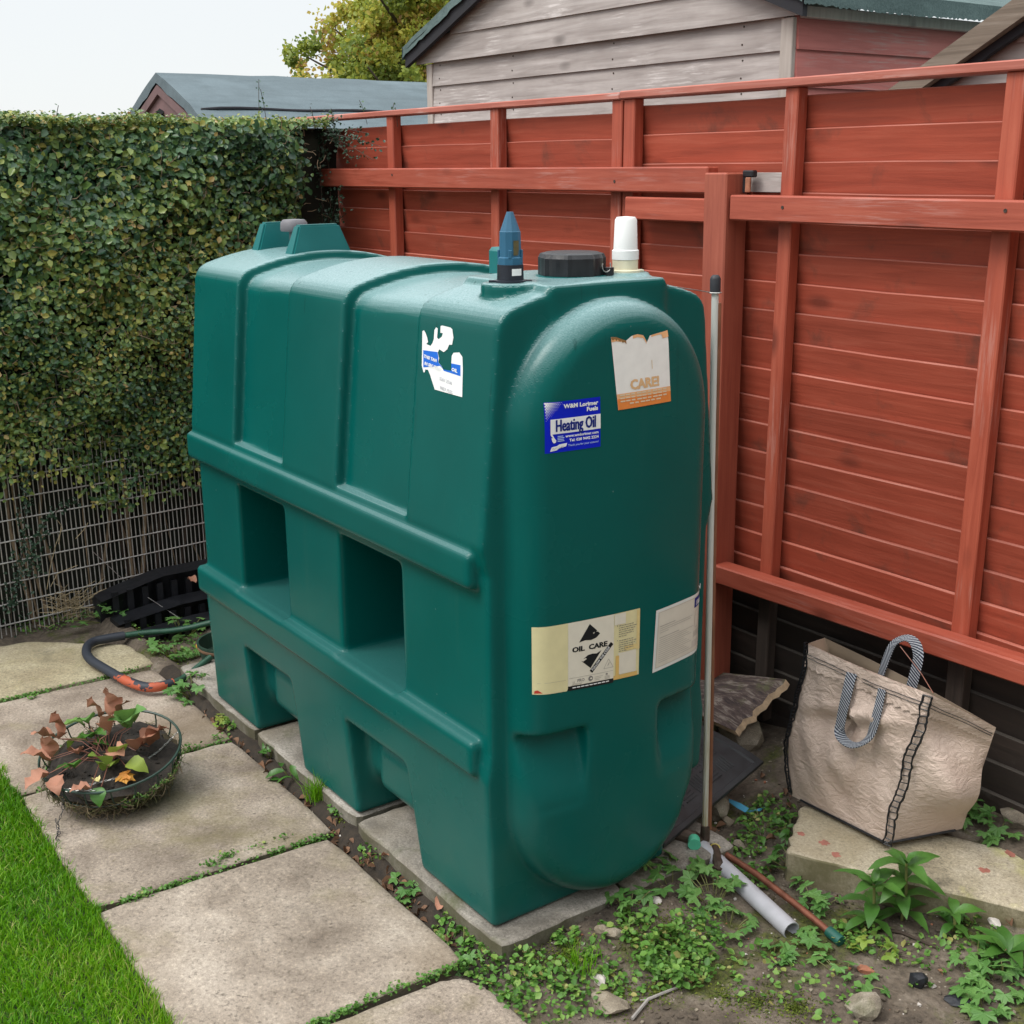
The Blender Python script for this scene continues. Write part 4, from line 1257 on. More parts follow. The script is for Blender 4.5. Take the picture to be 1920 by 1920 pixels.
# ================================================================== SHEDS BEYOND
def clap_wall_x(parent, x0, x1, y, zs, mat_, zclip=None, lean=0.012, loc=(0, 0, 0), th=0.012):
    """horizontal boards running along X; zclip(x) trims them under a gable"""
    for z0, z1 in zs:
        mb = MB()
        npt = 24
        vs, cols = [], []
        for i in range(npt + 1):
            x = x0 + (x1 - x0) * i / npt
            zt = z1 + 0.012 if zclip is None else min(z1 + 0.012, zclip(x))
            zb = z0
            if zt <= zb + 0.002: continue
            yo = lean * (zt - zb) / (z1 - z0 + 0.012)
            cols.append(len(vs))
            vs += [(x, y - lean, zb), (x, y - lean + yo, zt), (x, y - lean + yo + th, zt), (x, y - lean + th, zb)]
        if len(cols) < 2: continue
        fs = []
        for a, b in zip(cols, cols[1:]):
            fs += [(a, b, b + 1, a + 1), (a + 1, b + 1, b + 2, a + 2), (b, a, a + 3, b + 3), (b + 3, a + 3, a + 2, b + 2)]
        a, b = cols[0], cols[-1]
        fs += [(a, a + 1, a + 2, a + 3), (b + 3, b + 2, b + 1, b)]
        mb.addm(vs, fs)
        o = mb.obj('board', mat_, None)
        c = sum((Vector(q) for q in o.bound_box), Vector()) / 8
        o.data.transform(Matrix.Translation(-c)); o.parent = parent; o.location = c - Vector(loc)
def place(mb, name, mats, parent, loc, smooth=False, label=None):
    o = mb.obj(name, mats, None, smooth)
    c = sum((Vector(q) for q in o.bound_box), Vector()) / 8
    o.data.transform(Matrix.Translation(-c)); o.parent = parent; o.location = c - Vector(loc)
    if label: o['label'] = label
    return o
# grey clapboard shed with red side
SY = 3.10; SX0, SX1 = -4.955, -2.805; EZ = 2.045
SL = (-3.88, 4.2, 0)
shed = empty('garden_shed', SL)
tag(shed, 'weathered grey clapboard shed with a red side wall standing right behind the fence', 'shed')
apx = (SX0 + SX1) / 2; slope = 0.385
def gab(x): return EZ + 0.03 + slope * (1.13 - abs(x - apx))
zb = [EZ - 0.103 * k for k in range(1, 8)]
clap_wall_x(shed, SX0 + 0.045, SX1 - 0.052, SY, [(z, z + 0.103) for z in zb], M['greyboard'], None, 0.011, SL)
clap_wall_x(shed, SX0 - 0.06, SX1 + 0.045, SY - 0.016, [(EZ + 0.105 * k - 0.006, EZ + 0.105 * (k + 1) - 0.006) for k in range(0, 5)], M['greyboard'], gab, 0.011, SL)
mb = MB(); mb.box(SX0, SX0 + 0.044, SY - 0.013, SY + 0.03, 1.2, EZ - 0.008, None, 0.002); place(mb, 'corner_trim', M['greytrim'], shed, SL)
mb = MB(); mb.box(SX1 - 0.051, SX1, SY - 0.015, SY + 0.03, 1.2, EZ - 0.008, None, 0.002); place(mb, 'corner_trim', M['greytrim'], shed, SL)
mb = MB(); mb.box(SX0 + 0.02, SX1 - 0.02, SY + 0.032, 5.15, 0.0, EZ + 0.02)
place(mb, 'wall_core', M['dark'], shed, SL)
# red boards along the side wall
for k in range(9):
    z1 = 2.055 - 0.112 * k; z0 = z1 - 0.112
    mb = MB()
    vs = [(SX1 + 0.012, SY + 0.002, z0), (SX1 + 0.012, 5.2, z0), (SX1 + 0.001, 5.2, z1 + 0.01), (SX1 + 0.001, SY + 0.002, z1 + 0.01),
          (SX1 - 0.002, SY + 0.002, z0), (SX1 - 0.002, 5.2, z0), (SX1 - 0.012, 5.2, z1 + 0.01), (SX1 - 0.012, SY + 0.002, z1 + 0.01)]
    mb.addm(vs, [(0, 1, 2, 3), (7, 6, 5, 4), (1, 0, 4, 5), (3, 2, 6, 7), (0, 3, 7, 4), (2, 1, 5, 6)])
    place(mb, 'board', M['redboard'], shed, SL)
mb = MB(); mb.lathe([(0, 0), (0.010, 0), (0.009, 0.005), (0, 0.007)], 12, T(*at_x(1500, 150, SX1 + 0.012)) @ Matrix.Rotation(R(90), 4, 'Y'), False)
place(mb, 'bolt_head', M['redboard'], shed, SL)
for x_, zz in ((0.07, (0.03, 0.085)), (0.62, (0.03, 0.085)), (1.9, (0.03, 0.085)), (1.25, (0.03, 0.085))):
    for k in range(3):
        for dz in zz:
            mb = MB(); z_ = EZ - 0.103 * (k + 1) + dz
            mb.lathe([(0, 0), (0.0035, 0), (0.003, 0.002), (0, 0.002)], 8, T(SX0 + x_ + 0.03, SY - 0.011 + 0.011 * dz / 0.115, z_) @ Matrix.Rotation(R(90), 4, 'X'), False)
            place(mb, 'nail', M['nail'], shed, SL)
# felted roof with dark fascia underneath
def roof_side(sgn, name):
    mb = MB()
    x_e = apx + sgn * 1.165; z_e = EZ + 0.052 - slope * 0.04
    xr, zr = apx, z_e + slope * 1.165
    r_ = random.Random(5)
    ys_list = np.linspace(SY - 0.075, 5.3, 12)
    vs = []
    for y in ys_list:
        for t in np.linspace(0, 1, 14):
            w_ = r_.gauss(0, 0.003)
            vs.append((x_e + (xr - x_e) * t, y + (r_.gauss(0, 0.003) if y < 3.2 else 0), z_e + (zr - z_e) * t + w_ + 0.03))
    nr = 14
    off_ = len(vs)
    vs += [(p[0], p[1], p[2] - 0.022) for p in vs]
    fs = []
    for i in range(len(ys_list) - 1):
        for j in range(nr - 1):
            a = i * nr + j
            fs.append((a, a + 1, a + nr + 1, a + nr)); fs.append(tuple(q + off_ for q in (a + nr, a + nr + 1, a + 1, a)))
    for j in range(nr - 1):
        fs.append((j, j + off_, j + 1 + off_, j + 1))
    for i in range(len(ys_list) - 1):
        a = i * nr; fs.append((a, a + nr, a + nr + off_, a + off_))
    mb.addm(vs, fs)
    # hanging flap of felt over the verge and the eave
    for i in range(26):
        pass
    flap = []
    for j in range(nr * 3):
        t = j / (nr * 3 - 1)
        x = x_e + (xr - x_e) * t; z = z_e + (zr - z_e) * t + 0.03
        d_ = 0.040 + r_.uniform(-0.006, 0.006)
        flap += [(x, SY - 0.077, z + 0.002), (x, SY - 0.081, z - d_)]
    mb.addm(flap, [(2 * j, 2 * j + 1, 2 * j + 3, 2 * j + 2) for j in range(nr * 3 - 1)])
    ev = []
    for j in range(300):
        y = SY - 0.08 + 2.3 * j / 299
        ev += [(x_e + sgn * 0.004, y, z_e + 0.032), (x_e + sgn * 0.008, y, z_e - 0.022 + 0.004 * math.sin(y * 5) + r_.uniform(-0.004, 0.004))]
    mb.addm(ev, [(2 * j, 2 * j + 1, 2 * j + 3, 2 * j + 2) for j in range(299)])
    return place(mb, name, M['felt'], shed, SL)
roof_side(-1, 'felt_roof'); roof_side(1, 'felt_roof')
for sgn in (-1, 1):
    mb = MB()
    x_e = apx + sgn * 1.16; z_e = EZ + 0.052 - slope * 0.04
    vs = []
    for t in (0, 1):
        x = x_e + (apx - x_e) * t; z = z_e + slope * 1.16 * t
        vs += [(x, SY - 0.070, z + 0.006), (x, SY - 0.070, z - 0.055), (x, SY - 0.05, z - 0.055), (x, SY - 0.05, z + 0.006)]
    mb.addm(vs, [(0, 1, 5, 4), (1, 2, 6, 5), (2, 3, 7, 6), (3, 0, 4, 7), (3, 2, 1, 0), (4, 5, 6, 7)])
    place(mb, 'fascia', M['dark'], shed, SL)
mb = MB(); mb.box(SX1 + 0.012, SX1 + 0.04, SY + 0.0, 4.1, EZ - 0.012, EZ + 0.022, None, 0.002); place(mb, 'eaves_batten', M['greytrim'], shed, SL)

# second shed at the right edge: barge board sloping up to the right
PY = 3.0
a0 = at_y(1690, 150, PY); a1 = at_y(1925, -20, PY)
dx_ = (a1 - a0)
SL2 = (-1.2, 3.6, 0)
shed2 = empty('shed', SL2)
tag(shed2, 'grey shed gable with a weathered brown sloping barge board at the right edge', 'shed')
sl2 = dx_.z / dx_.x
def gab2(x): return a0.z + (x - a0.x) * sl2 - 0.03
zz0 = 1.30
clap_wall_x(shed2, a0.x - 0.5, 0.4, PY + 0.075, [(zz0 + 0.1 * k, zz0 + 0.1 * (k + 1)) for k in range(16)], M['greyboard'], gab2, 0.010, SL2)
mb = MB()
ax0, ax1 = a0.x - 0.5, 0.4
def bz(x): return a0.z + (x - a0.x) * sl2
vs = []
for x in (ax0, ax1):
    z = bz(x)
    vs += [(x, PY, z), (x, PY, z - 0.062), (x, PY + 0.028, z - 0.062), (x, PY + 0.028, z)]
mb.addm(vs, [(0, 1, 5, 4), (1, 2, 6, 5), (2, 3, 7, 6), (3, 0, 4, 7), (3, 2, 1, 0), (4, 5, 6, 7)])
place(mb, 'barge_board', M['barge'], shed2, SL2)
mb = MB()
vs = []
for i in range(61):
    x = ax0 + (ax1 - ax0) * i / 60; z = bz(x)
    d_ = 0.088 + random.uniform(-0.004, 0.004)
    vs += [(x, PY + 0.030, z - 0.02), (x, PY + 0.030, z - d_), (x, PY + 0.05, z - d_), (x, PY + 0.05, z - 0.02)]
fs = []
for i in range(60):
    a = i * 4
    for k in range(4): fs.append((a + k, a + (k + 1) % 4, a + 4 + (k + 1) % 4, a + 4 + k))
mb.addm(vs, fs)
place(mb, 'felt_edge_shadow', M['dark'], shed2, SL2)  # near-black strip: felt edge with the shadow under the barge painted in
mb = MB()
vs = [(ax0, PY + 0.032, bz(ax0) + 0.004), (ax1, PY + 0.032, bz(ax1) + 0.004), (ax1, 5.0, bz(ax1) + 0.012), (ax0, 5.0, bz(ax0) + 0.012)]
mb.addm(vs + [(p[0], p[1], p[2] - 0.011) for p in vs], [(0, 1, 2, 3), (7, 6, 5, 4), (0, 4, 5, 1), (1, 5, 6, 2), (2, 6, 7, 3), (3, 7, 4, 0)])
place(mb, 'felt_roof', M['felt'], shed2, SL2)

# far outbuilding with a blue-grey felt roof beyond the hedge
FX = -7.2
pk = at_x(292, 140, FX); pkr = at_x(795, 159, FX)
SL3 = (FX, 4.0, 0)
far = empty('outbuilding', SL3)
tag(far, 'low outbuilding with a blue grey felt roof and brown gable beyond the hedge', 'outbuilding')
gs_ = at_y(372, 215, pk.y) - pk
hw = 1.10; drop = -gs_.z / gs_.x * hw
def far_slope(sgn):
    mb = MB()
    ys_ = np.linspace(pk.y, pk.y + 4.2, 30); vs = []
    nt = 15
    r_ = random.Random(9)
    for i, y in enumerate(ys_):
        for t in np.linspace(0, 1, nt):
            lap = 0.014 if (t < 0.47) else 0.0
            vs.append((FX + sgn * hw * t, y, pk.z - drop * t + lap + r_.gauss(0, 0.003)))
    fs = [(i * nt + j, i * nt + j + 1, (i + 1) * nt + j + 1, (i + 1) * nt + j) for i in range(29) for j in range(nt - 1)]
    if sgn < 0: fs = [tuple(reversed(f)) for f in fs]
    o_ = len(vs)
    vs += [(FX + sgn * hw * t, pk.y - 0.004, pk.z - drop * t - 0.045 + r_.uniform(-0.008, 0.008)) for t in np.linspace(0, 1, nt)]
    fs += [(j, o_ + j, o_ + j + 1, j + 1) for j in range(nt - 1)]
    mb.addm(vs, fs)
    return place(mb, 'felt_roof', M['felt2'], far, SL3, True)
far_slope(1); far_slope(-1)
mb = MB()
ridge_t = 0.47
yy = np.linspace(pk.y + 0.16, pk.y + 4.2, 40)
mb.tube([(FX + hw * (ridge_t + 0.03), pk.y + 0.0, pk.z - drop * (ridge_t + 0.14)), (FX + hw * ridge_t, pk.y + 0.05, pk.z - drop * (ridge_t + 0.02) + 0.012)] +
        [(FX + hw * ridge_t, y, pk.z - drop * ridge_t + 0.010 + 0.004 * math.sin(y * 9)) for y in yy], 0.009, 6)
place(mb, 'felt_lap', M['dark'], far, SL3)
mb = MB()
g0 = pk.y + 0.02
mb.addm([(FX, g0, pk.z - 0.06), (FX - hw * 0.93, g0, pk.z - 0.06 - drop * 0.93), (FX - hw * 0.93, g0, 0.0), (FX + hw * 0.93, g0, 0.0), (FX + hw * 0.93, g0, pk.z - 0.06 - drop * 0.93)], [(0, 1, 2, 3, 4)])
mb.addm([(FX - hw * 0.93, g0, 0.0), (FX - hw * 0.93, g0, pk.z - drop), (FX - hw * 0.93, pk.y + 4.2, pk.z - drop), (FX - hw * 0.93, pk.y + 4.2, 0)], [(0, 1, 2, 3)])
mb.addm([(FX + hw * 0.93, g0, 0.0), (FX + hw * 0.93, g0, pk.z - drop), (FX + hw * 0.93, pk.y + 4.2, pk.z - drop), (FX + hw * 0.93, pk.y + 4.2, 0)], [(3, 2, 1, 0)])
place(mb, 'gable_wall', M['brownpaint'], far, SL3)
for sgn in (-1, 1):
    mb = MB(); vs = []
    for t in (0.0, 0.98):
        x = FX + sgn * hw * t; z = pk.z - 0.055 - drop * t
        vs += [(x, g0 - 0.02, z), (x, g0 - 0.02, z - 0.05), (x, g0 - 0.002, z - 0.05), (x, g0 - 0.002, z)]
    fs = [(0, 1, 5, 4), (1, 2, 6, 5), (2, 3, 7, 6), (3, 0, 4, 7), (3, 2, 1, 0), (4, 5, 6, 7)]
    mb.addm(vs, fs); place(mb, 'barge_board', M['brownpaint'], far, SL3)
mb = MB(); q0 = at_x(330, 190, FX)
mb.tube([(FX + 0.03, g0 - 0.02, pk.z - 0.20), (FX - 0.24, g0 - 0.02, pk.z - 0.40)], 0.022, 4); place(mb, 'gable_strut', M['dark'], far, SL3)

# ================================================================== WIRE FENCE
WX0, WS = -4.468, -0.085
def wx(y): return WX0 + WS * (y - 1.0)
wf = empty('wire_fence', (wx(1.4), 1.4, 0))
tag(wf, 'grey welded wire mesh fence under the hedge', 'wire fence')
WL = wf.location
def wv(zlo):
    mb = MB(); mb.tube([(0, 0, zlo), (0, 0, 0.92)], 0.0021, 5, False); return mesh_data('wire', mb.v, mb.f, False, [M['wire']])
wmesh = [wv(z) for z in (-0.03, -0.02, -0.04)]
y = 0.30; k = 0
while y < 2.44:
    o = mobj('wire', wmesh[k % 3], wf, (wx(y) - WL.x + 0.001, y - WL.y, 0)); y += 0.0172; k += 1
dirw = Vector((WS, 1, 0)).normalized()
for k in range(12):
    z = 0.015 + 0.0765 * k + 0.004
    mb = MB()
    pts = [Vector((wx(yy_) - WL.x + 0.0052, yy_ - WL.y, z)) for yy_ in np.linspace(0.30, 2.44, 8)]
    mb.tube(pts, 0.0029, 6)
    mb.obj('crosswire', M['wire'], wf)

# ================================================================== HEDGE
def leaf_cloud(name, P, Nrm, size, rnd, matl, parent=None, asp=0.70, fold=0.25, seg=1):
    """many small folded oval leaves in one mesh; P positions, Nrm facing, size length"""
    n_ = len(P)
    Nn = Nrm / np.linalg.norm(Nrm, axis=1, keepdims=True)
    a = rng.normal(size=(n_, 3))
    U = a - (a * Nn).sum(1, keepdims=True) * Nn
    U /= np.linalg.norm(U, axis=1, keepdims=True)
    W = np.cross(Nn, U)
    s_ = size[:, None]
    V = np.zeros((n_, 6, 3))
    tip, base_ = P + U * s_ * 0.5, P - U * s_ * 0.5
    V[:, 0] = base_
    V[:, 1] = P + W * s_ * asp * 0.5 - U * s_ * 0.10 + Nn * s_ * fold * 0.5
    V[:, 2] = P + W * s_ * asp * 0.36 + U * s_ * 0.26 + Nn * s_ * fold * 0.35
    V[:, 3] = tip - Nn * s_ * 0.08
    V[:, 4] = P - W * s_ * asp * 0.36 + U * s_ * 0.26 + Nn * s_ * fold * 0.35
    V[:, 5] = P - W * s_ * asp * 0.5 - U * s_ * 0.10 + Nn * s_ * fold * 0.5
    b = (np.arange(n_) * 6)[:, None]
    F = np.concatenate([b + np.array([[0, 1, 2, 3]]), b + np.array([[0, 3, 4, 5]])])
    me = mesh_data(name, V.reshape(-1, 3), F, False, [matl])
    set_rnd(me, np.repeat(np.clip(rnd, 0, 1), 6))
    return mobj(name, me, parent)
hedge = empty('hedge', (wx(1.2) - 0.1, 1.2, 0))
tag(hedge, 'dense clipped small leaved evergreen hedge grown through the wire mesh', 'hedge')
HL = np.array(hedge.location)
HTOP = 1.765
def hface(y, z):
    """how far the leaf face stands in front of the wire"""
    return 0.085 + 0.05 * np.sin(y * 3.1 + 1) * np.sin(z * 4.3) + 0.05 * wob(y * 1.6 + 3, z * 1.6) - 0.035 * sstep(1.66, 1.78, z) + 0.03 * np.sin(y * 11 + 2) * np.sin(z * 13) - 0.10 * sstep(2.05, 2.30, y)
def hlow(y):
    return 0.545 + 0.055 * np.sin(y * 7.0 + 0.6) + 0.05 * np.sin(y * 17.0) - 0.10 * np.exp(-((y - 1.62) / 0.13) ** 2) - 0.05 * np.exp(-((y - 1.28) / 0.10) ** 2) + 0.05 * sstep(1.1, 0.85, y)
n1 = 62000
hy_ = rng.uniform(0.25, 2.36, n1); hz_ = rng.uniform(0.36, HTOP, n1)
lowp = hlow(hy_)
dens = sstep(-0.12, 0.10, hz_ - lowp) * (0.55 + 0.45 * sstep(-0.25, 0.2, wob(hy_ * 2.2, hz_ * 2.2)))
keep = rng.random(n1) < np.maximum(dens, 0.0) * sstep(2.36, 2.22, hy_ + 0.05 * np.sin(hz_ * 9) + 0.03 * np.sin(hz_ * 23))
hy_, hz_ = hy_[keep], hz_[keep]
dep = np.abs(rng.normal(0, 0.05, len(hy_)))
dep = np.where(rng.random(len(hy_)) < 0.06, -rng.random(len(hy_)) * 0.03, dep)
hx_ = wx(hy_) + hface(hy_, hz_) - dep
nr = np.stack([np.full(len(hy_), 1.0), rng.normal(-0.25, 0.55, len(hy_)), rng.normal(0.5, 0.55, len(hy_))], 1)
sz = rng.uniform(0.012, 0.030, len(hy_)) * (0.85 + 0.35 * sstep(0.9, 1.4, hz_)) * (1 + 0.35 * (rng.random(len(hy_)) < 0.08))
patch = wob(hy_ * 1.1 + 9, hz_ * 1.1)
rn = 0.34 + 0.24 * rng.normal(size=len(hy_)) + 0.30 * patch + 0.24 * sstep(1.25, 0.8, hz_) + 0.30 * sstep(1.70, 1.77, hz_)
rn = np.where(rng.random(len(hy_)) < 0.018, 0.97, np.minimum(rn, 0.93))
leaf_cloud('foliage', np.stack([hx_, hy_, hz_], 1) - HL, nr, sz, rn, M['hedge'], hedge)['kind'] = 'stuff'
n2 = 16000
ty = rng.uniform(0.25, 2.40, n2); tx = wx(ty) + 0.035 + 0.03 * wob(ty * 3, ty) - 0.70 * rng.random(n2) ** 1.3
tz = HTOP + 0.012 * wob(tx * 3, ty * 3) + rng.normal(0, 0.010, n2)
leaf_cloud('top_foliage', np.stack([tx, ty, tz], 1) - HL, np.stack([rng.normal(0.2, 0.5, n2), rng.normal(0, 0.5, n2), np.ones(n2)], 1),
           rng.uniform(0.010, 0.022, n2), 0.62 + 0.2 * rng.normal(size=n2), M['hedge'], hedge)['kind'] = 'stuff'
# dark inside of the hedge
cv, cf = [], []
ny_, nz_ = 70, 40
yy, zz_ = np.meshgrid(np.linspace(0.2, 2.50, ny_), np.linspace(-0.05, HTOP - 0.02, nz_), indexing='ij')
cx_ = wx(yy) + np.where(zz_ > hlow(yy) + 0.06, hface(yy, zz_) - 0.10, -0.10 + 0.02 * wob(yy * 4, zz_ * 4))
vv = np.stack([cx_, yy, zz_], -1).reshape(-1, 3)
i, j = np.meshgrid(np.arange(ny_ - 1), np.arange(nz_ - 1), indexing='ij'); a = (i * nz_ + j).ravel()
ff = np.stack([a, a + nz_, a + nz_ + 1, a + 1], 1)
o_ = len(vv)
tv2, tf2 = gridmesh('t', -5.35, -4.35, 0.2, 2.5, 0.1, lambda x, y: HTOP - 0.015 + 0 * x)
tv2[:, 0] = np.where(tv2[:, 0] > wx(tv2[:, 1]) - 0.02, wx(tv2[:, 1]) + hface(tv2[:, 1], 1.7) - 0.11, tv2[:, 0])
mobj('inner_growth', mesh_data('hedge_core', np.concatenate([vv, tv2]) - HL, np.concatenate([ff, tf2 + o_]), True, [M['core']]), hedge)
# twigs on the face and bare stems behind the mesh
mb = MB()
for k in range(900):
    y0 = random.uniform(0.3, 2.42); z0 = random.uniform(0.62, 1.74)
    if z0 < float(hlow(y0)): continue
    x0 = wx(y0) + float(hface(y0, z0)) - 0.01
    d = Vector((random.uniform(0.0, 0.5), random.gauss(0, 0.7), random.gauss(0.35, 0.6))).normalized()
    l_ = random.uniform(0.015, 0.06)
    p = Vector((x0, y0, z0)) - Vector(HL)
    mb.tube([p, p + d * l_ * 0.5 + Vector((random.gauss(0, 0.007), random.gauss(0, 0.009), random.gauss(0, 0.006))), p + d * l_], [0.0015, 0.0012, 0.0008], 4, False)
o = mb.obj('twigs', M['twig'], hedge); o['kind'] = 'stuff'
mb = MB()
for k in range(75):
    y0 = random.uniform(0.3, 2.4); x0 = wx(y0) - random.uniform(0.03, 0.09)
    p = Vector((x0, y0, -0.04)) - Vector(HL)
    q = p + Vector((random.uniform(-0.03, 0.01), random.gauss(0, 0.07), 0.75))
    m1 = p.lerp(q, 0.5) + Vector((random.gauss(0, 0.01), random.gauss(0, 0.03), 0))
    r0 = random.choice((0.002, 0.003, 0.004, 0.007, 0.010))
    mb.cur = 0 if random.random() < 0.55 else 1
    mb.tube([p, m1, q], [r0, r0 * 0.9, r0 * 0.7], 5, False)
o = mb.obj('bare_stems', [M['darktwig'], M['twig']], hedge); o['kind'] = 'stuff'
# thin shoots above the clipped top
for (px_, py_, hgt) in ((103, 212, 0.06), (485, 190, 0.12), (500, 200, 0.10), (590, 205, 0.05), (625, 208, 0.05), (688, 206, 0.06), (735, 207, 0.05), (745, 210, 0.04)):
    if px_ > 640: base_ = at_y(px_, py_ + 12, 2.47)
    else: base_ = at_x(px_, py_ + 20, -4.55)
    mb = MB(); b0 = base_ - Vector(HL)
    t_ = b0 + Vector((random.gauss(0, 0.02), random.gauss(0.0, 0.02), hgt))
    mb.tube([b0 + Vector((0, 0, -0.03)), b0.lerp(t_, 0.5), t_], 0.0012, 4, False)
    st = mb.obj('shoot', M['darktwig'], hedge)
    nl = 9
    tt_ = rng.random(nl)
    P = np.array(b0)[None] + (np.array(t_) - np.array(b0))[None] * tt_[:, None] + rng.normal(0, 0.006, (nl, 3))
    leaf_cloud('shoot_leaves', P, rng.normal(size=(nl, 3)) + np.array([0.6, -0.4, 0.3]), rng.uniform(0.008, 0.013, nl), rng.random(nl) * 0.4, M['hedge'], st)
# sprays of small leaves reaching over the corner of the red fence
def spray(parent, p0, tips, nl, lsz, matl, nm='spray'):
    mb = MB()
    P = []
    for t in tips:
        t = Vector(t); m1 = p0.lerp(t, 0.5) + Vector((0.02, 0, random.uniform(0, 0.03)))
        mb.tube([p0, m1, t], [0.002, 0.0016, 0.001], 4, False)
        for q in np.linspace(0.15, 1.0, nl):
            pt = (p0.lerp(m1, q * 2) if q < 0.5 else m1.lerp(t, q * 2 - 1))
            P.append(tuple(pt + Vector((random.gauss(0.004, 0.012), random.gauss(-0.004, 0.010), random.gauss(0, 0.014)))))
    st = mb.obj(nm, M['darktwig'], parent)
    P = np.array(P)
    leaf_cloud(nm + '_leaves', P, rng.normal(0, 0.6, (len(P), 3)) + np.array([0.4, -0.7, 0.5]), rng.uniform(lsz * 0.7, lsz * 1.3, len(P)), 0.4 + 0.25 * rng.normal(size=len(P)), matl, st)
hp = lambda px_, py_, Y_: at_y(px_, py_, Y_) - Vector(HL)
spray(hedge, hp(600, 250, 2.42), [hp(715, 275, 2.40), hp(690, 250, 2.41), hp(660, 300, 2.40), hp(640, 270, 2.40), hp(700, 300, 2.40), hp(672, 262, 2.38), hp(625, 245, 2.40)], 34, 0.013, M['creeper'])
spray(hedge, hp(612, 440, 2.40), [hp(645, 370, 2.40), hp(640, 345, 2.41), hp(650, 400, 2.40), hp(620, 350, 2.40), hp(602, 370, 2.38)], 22, 0.014, M['creeper'])
spray(hedge, hp(590, 230, 2.40), [hp(640, 232, 2.44), hp(610, 300, 2.40), hp(600, 350, 2.38), hp(620, 330, 2.42), hp(605, 420, 2.38)], 30, 0.015, M['creeper'])
# creeper hanging on the mesh at the left
creeper = empty('creeper', tuple(at_x(55, 1090, -4.40)))
tag(creeper, 'dark small leaved creeper straggling down the wire mesh at the left edge', 'creeper')
CL_ = Vector(creeper.location)
def cp(px_, py_): return at_x(px_, py_, -4.405) - CL_
mb = MB(); P = []
for line in ([(48, 870), (48, 930), (45, 1000), (40, 1050), (25, 1110), (18, 1150)], [(150, 940), (120, 950), (95, 965), (75, 995), (60, 1040), (60, 1080)], [(40, 1010), (60, 1040), (55, 1085)], [(30, 1100), (20, 1140), (22, 1165)]):
    pts = [cp(*q) for q in line]
    mb.tube(pts, 0.0016, 4, False)
    for a, b in zip(pts, pts[1:]):
        m_ = int((b - a).length / 0.0032)
        for q in range(m_):
            t = random.random()
            spread = 0.012 if line[0][1] < 990 else 0.03
            P.append(tuple(a.lerp(b, t) + Vector((random.uniform(-0.004, 0.012), random.gauss(0, spread), random.gauss(0, spread)))))
mb.obj('stems', M['darktwig'], creeper)
P = np.array(P)
leaf_cloud('leaves', P, rng.normal(0, 0.5, (len(P), 3)) + np.array([1, -0.4, 0.4]), rng.uniform(0.009, 0.017, len(P)), 0.45 + 0.25 * rng.normal(size=len(P)), M['creeper'], creeper)['kind'] = 'stuff'

# ================================================================== TREE
tree = empty('autumn_tree', (-13.2, 8.6, 0))
tag(tree, 'tall tree with yellow green autumn leaves rising behind the far roof', 'tree')
TL = Vector(tree.location)
mb = MB(); r_ = random.Random(4)
mb.tube([(0, 0, -0.05), (0.05, 0.05, 1.5), (0, 0.1, 3.0), (0.1, 0.15, 4.6)], [0.20, 0.16, 0.12, 0.05], 10)
tips = []
tr_pts = [(-13.0, at_x(px_, py_, -13.0)) for px_, py_ in ((600, 100), (590, 140), (640, 130), (660, 50), (700, 20), (740, 70), (700, 110), (760, 120), (790, 60), (780, 10), (830, 20), (650, -20), (720, -60), (800, -60), (870, -40), (680, 80), (720, 150), (770, 150), (900, 60), (950, -80), (860, -140), (760, -140))]
lim = []
for k, (X_, p) in enumerate(tr_pts):
    e = p - TL + Vector((r_.uniform(-0.7, 0.7), 0, 0))
    s0 = Vector((0.02, 0.08, max(1.2, e.z - 1.2)))
    m1 = s0.lerp(e, 0.55) + Vector((r_.gauss(0, 0.1), r_.gauss(0, 0.1), 0.08))
    mb.tube([s0, m1, e], [0.045, 0.028, 0.008], 6)
    lim.append((s0, m1, e))
mb.obj('limbs', M['bark'], tree)
P = []; RN = []
for s0, m1, e in lim:
    c0 = r_.uniform(0.1, 0.75)
    for q in range(24):
        t = 0.45 + 0.55 * r_.random()
        b0 = s0.lerp(m1, t * 2) if t < 0.5 else m1.lerp(e, t * 2 - 1)
        cpt = b0 + Vector((r_.gauss(0, 0.22), r_.gauss(0, 0.17), r_.gauss(0.0, 0.16)))
        rad = r_.uniform(0.07, 0.16); cc = c0 + r_.gauss(0, 0.2)
        for u in range(95):
            d = Vector((r_.gauss(0, 1), r_.gauss(0, 1), r_.gauss(0, 1)))
            P.append(tuple(cpt + d * rad * 0.55)); RN.append(cc + r_.gauss(0, 0.15))
P = np.array(P)
leaf_cloud('crown', P, rng.normal(size=(len(P), 3)) + np.array([0.4, -0.2, 0.4]), rng.uniform(0.035, 0.075, len(P)), np.array(RN), M['tree'], tree)['kind'] = 'stuff'

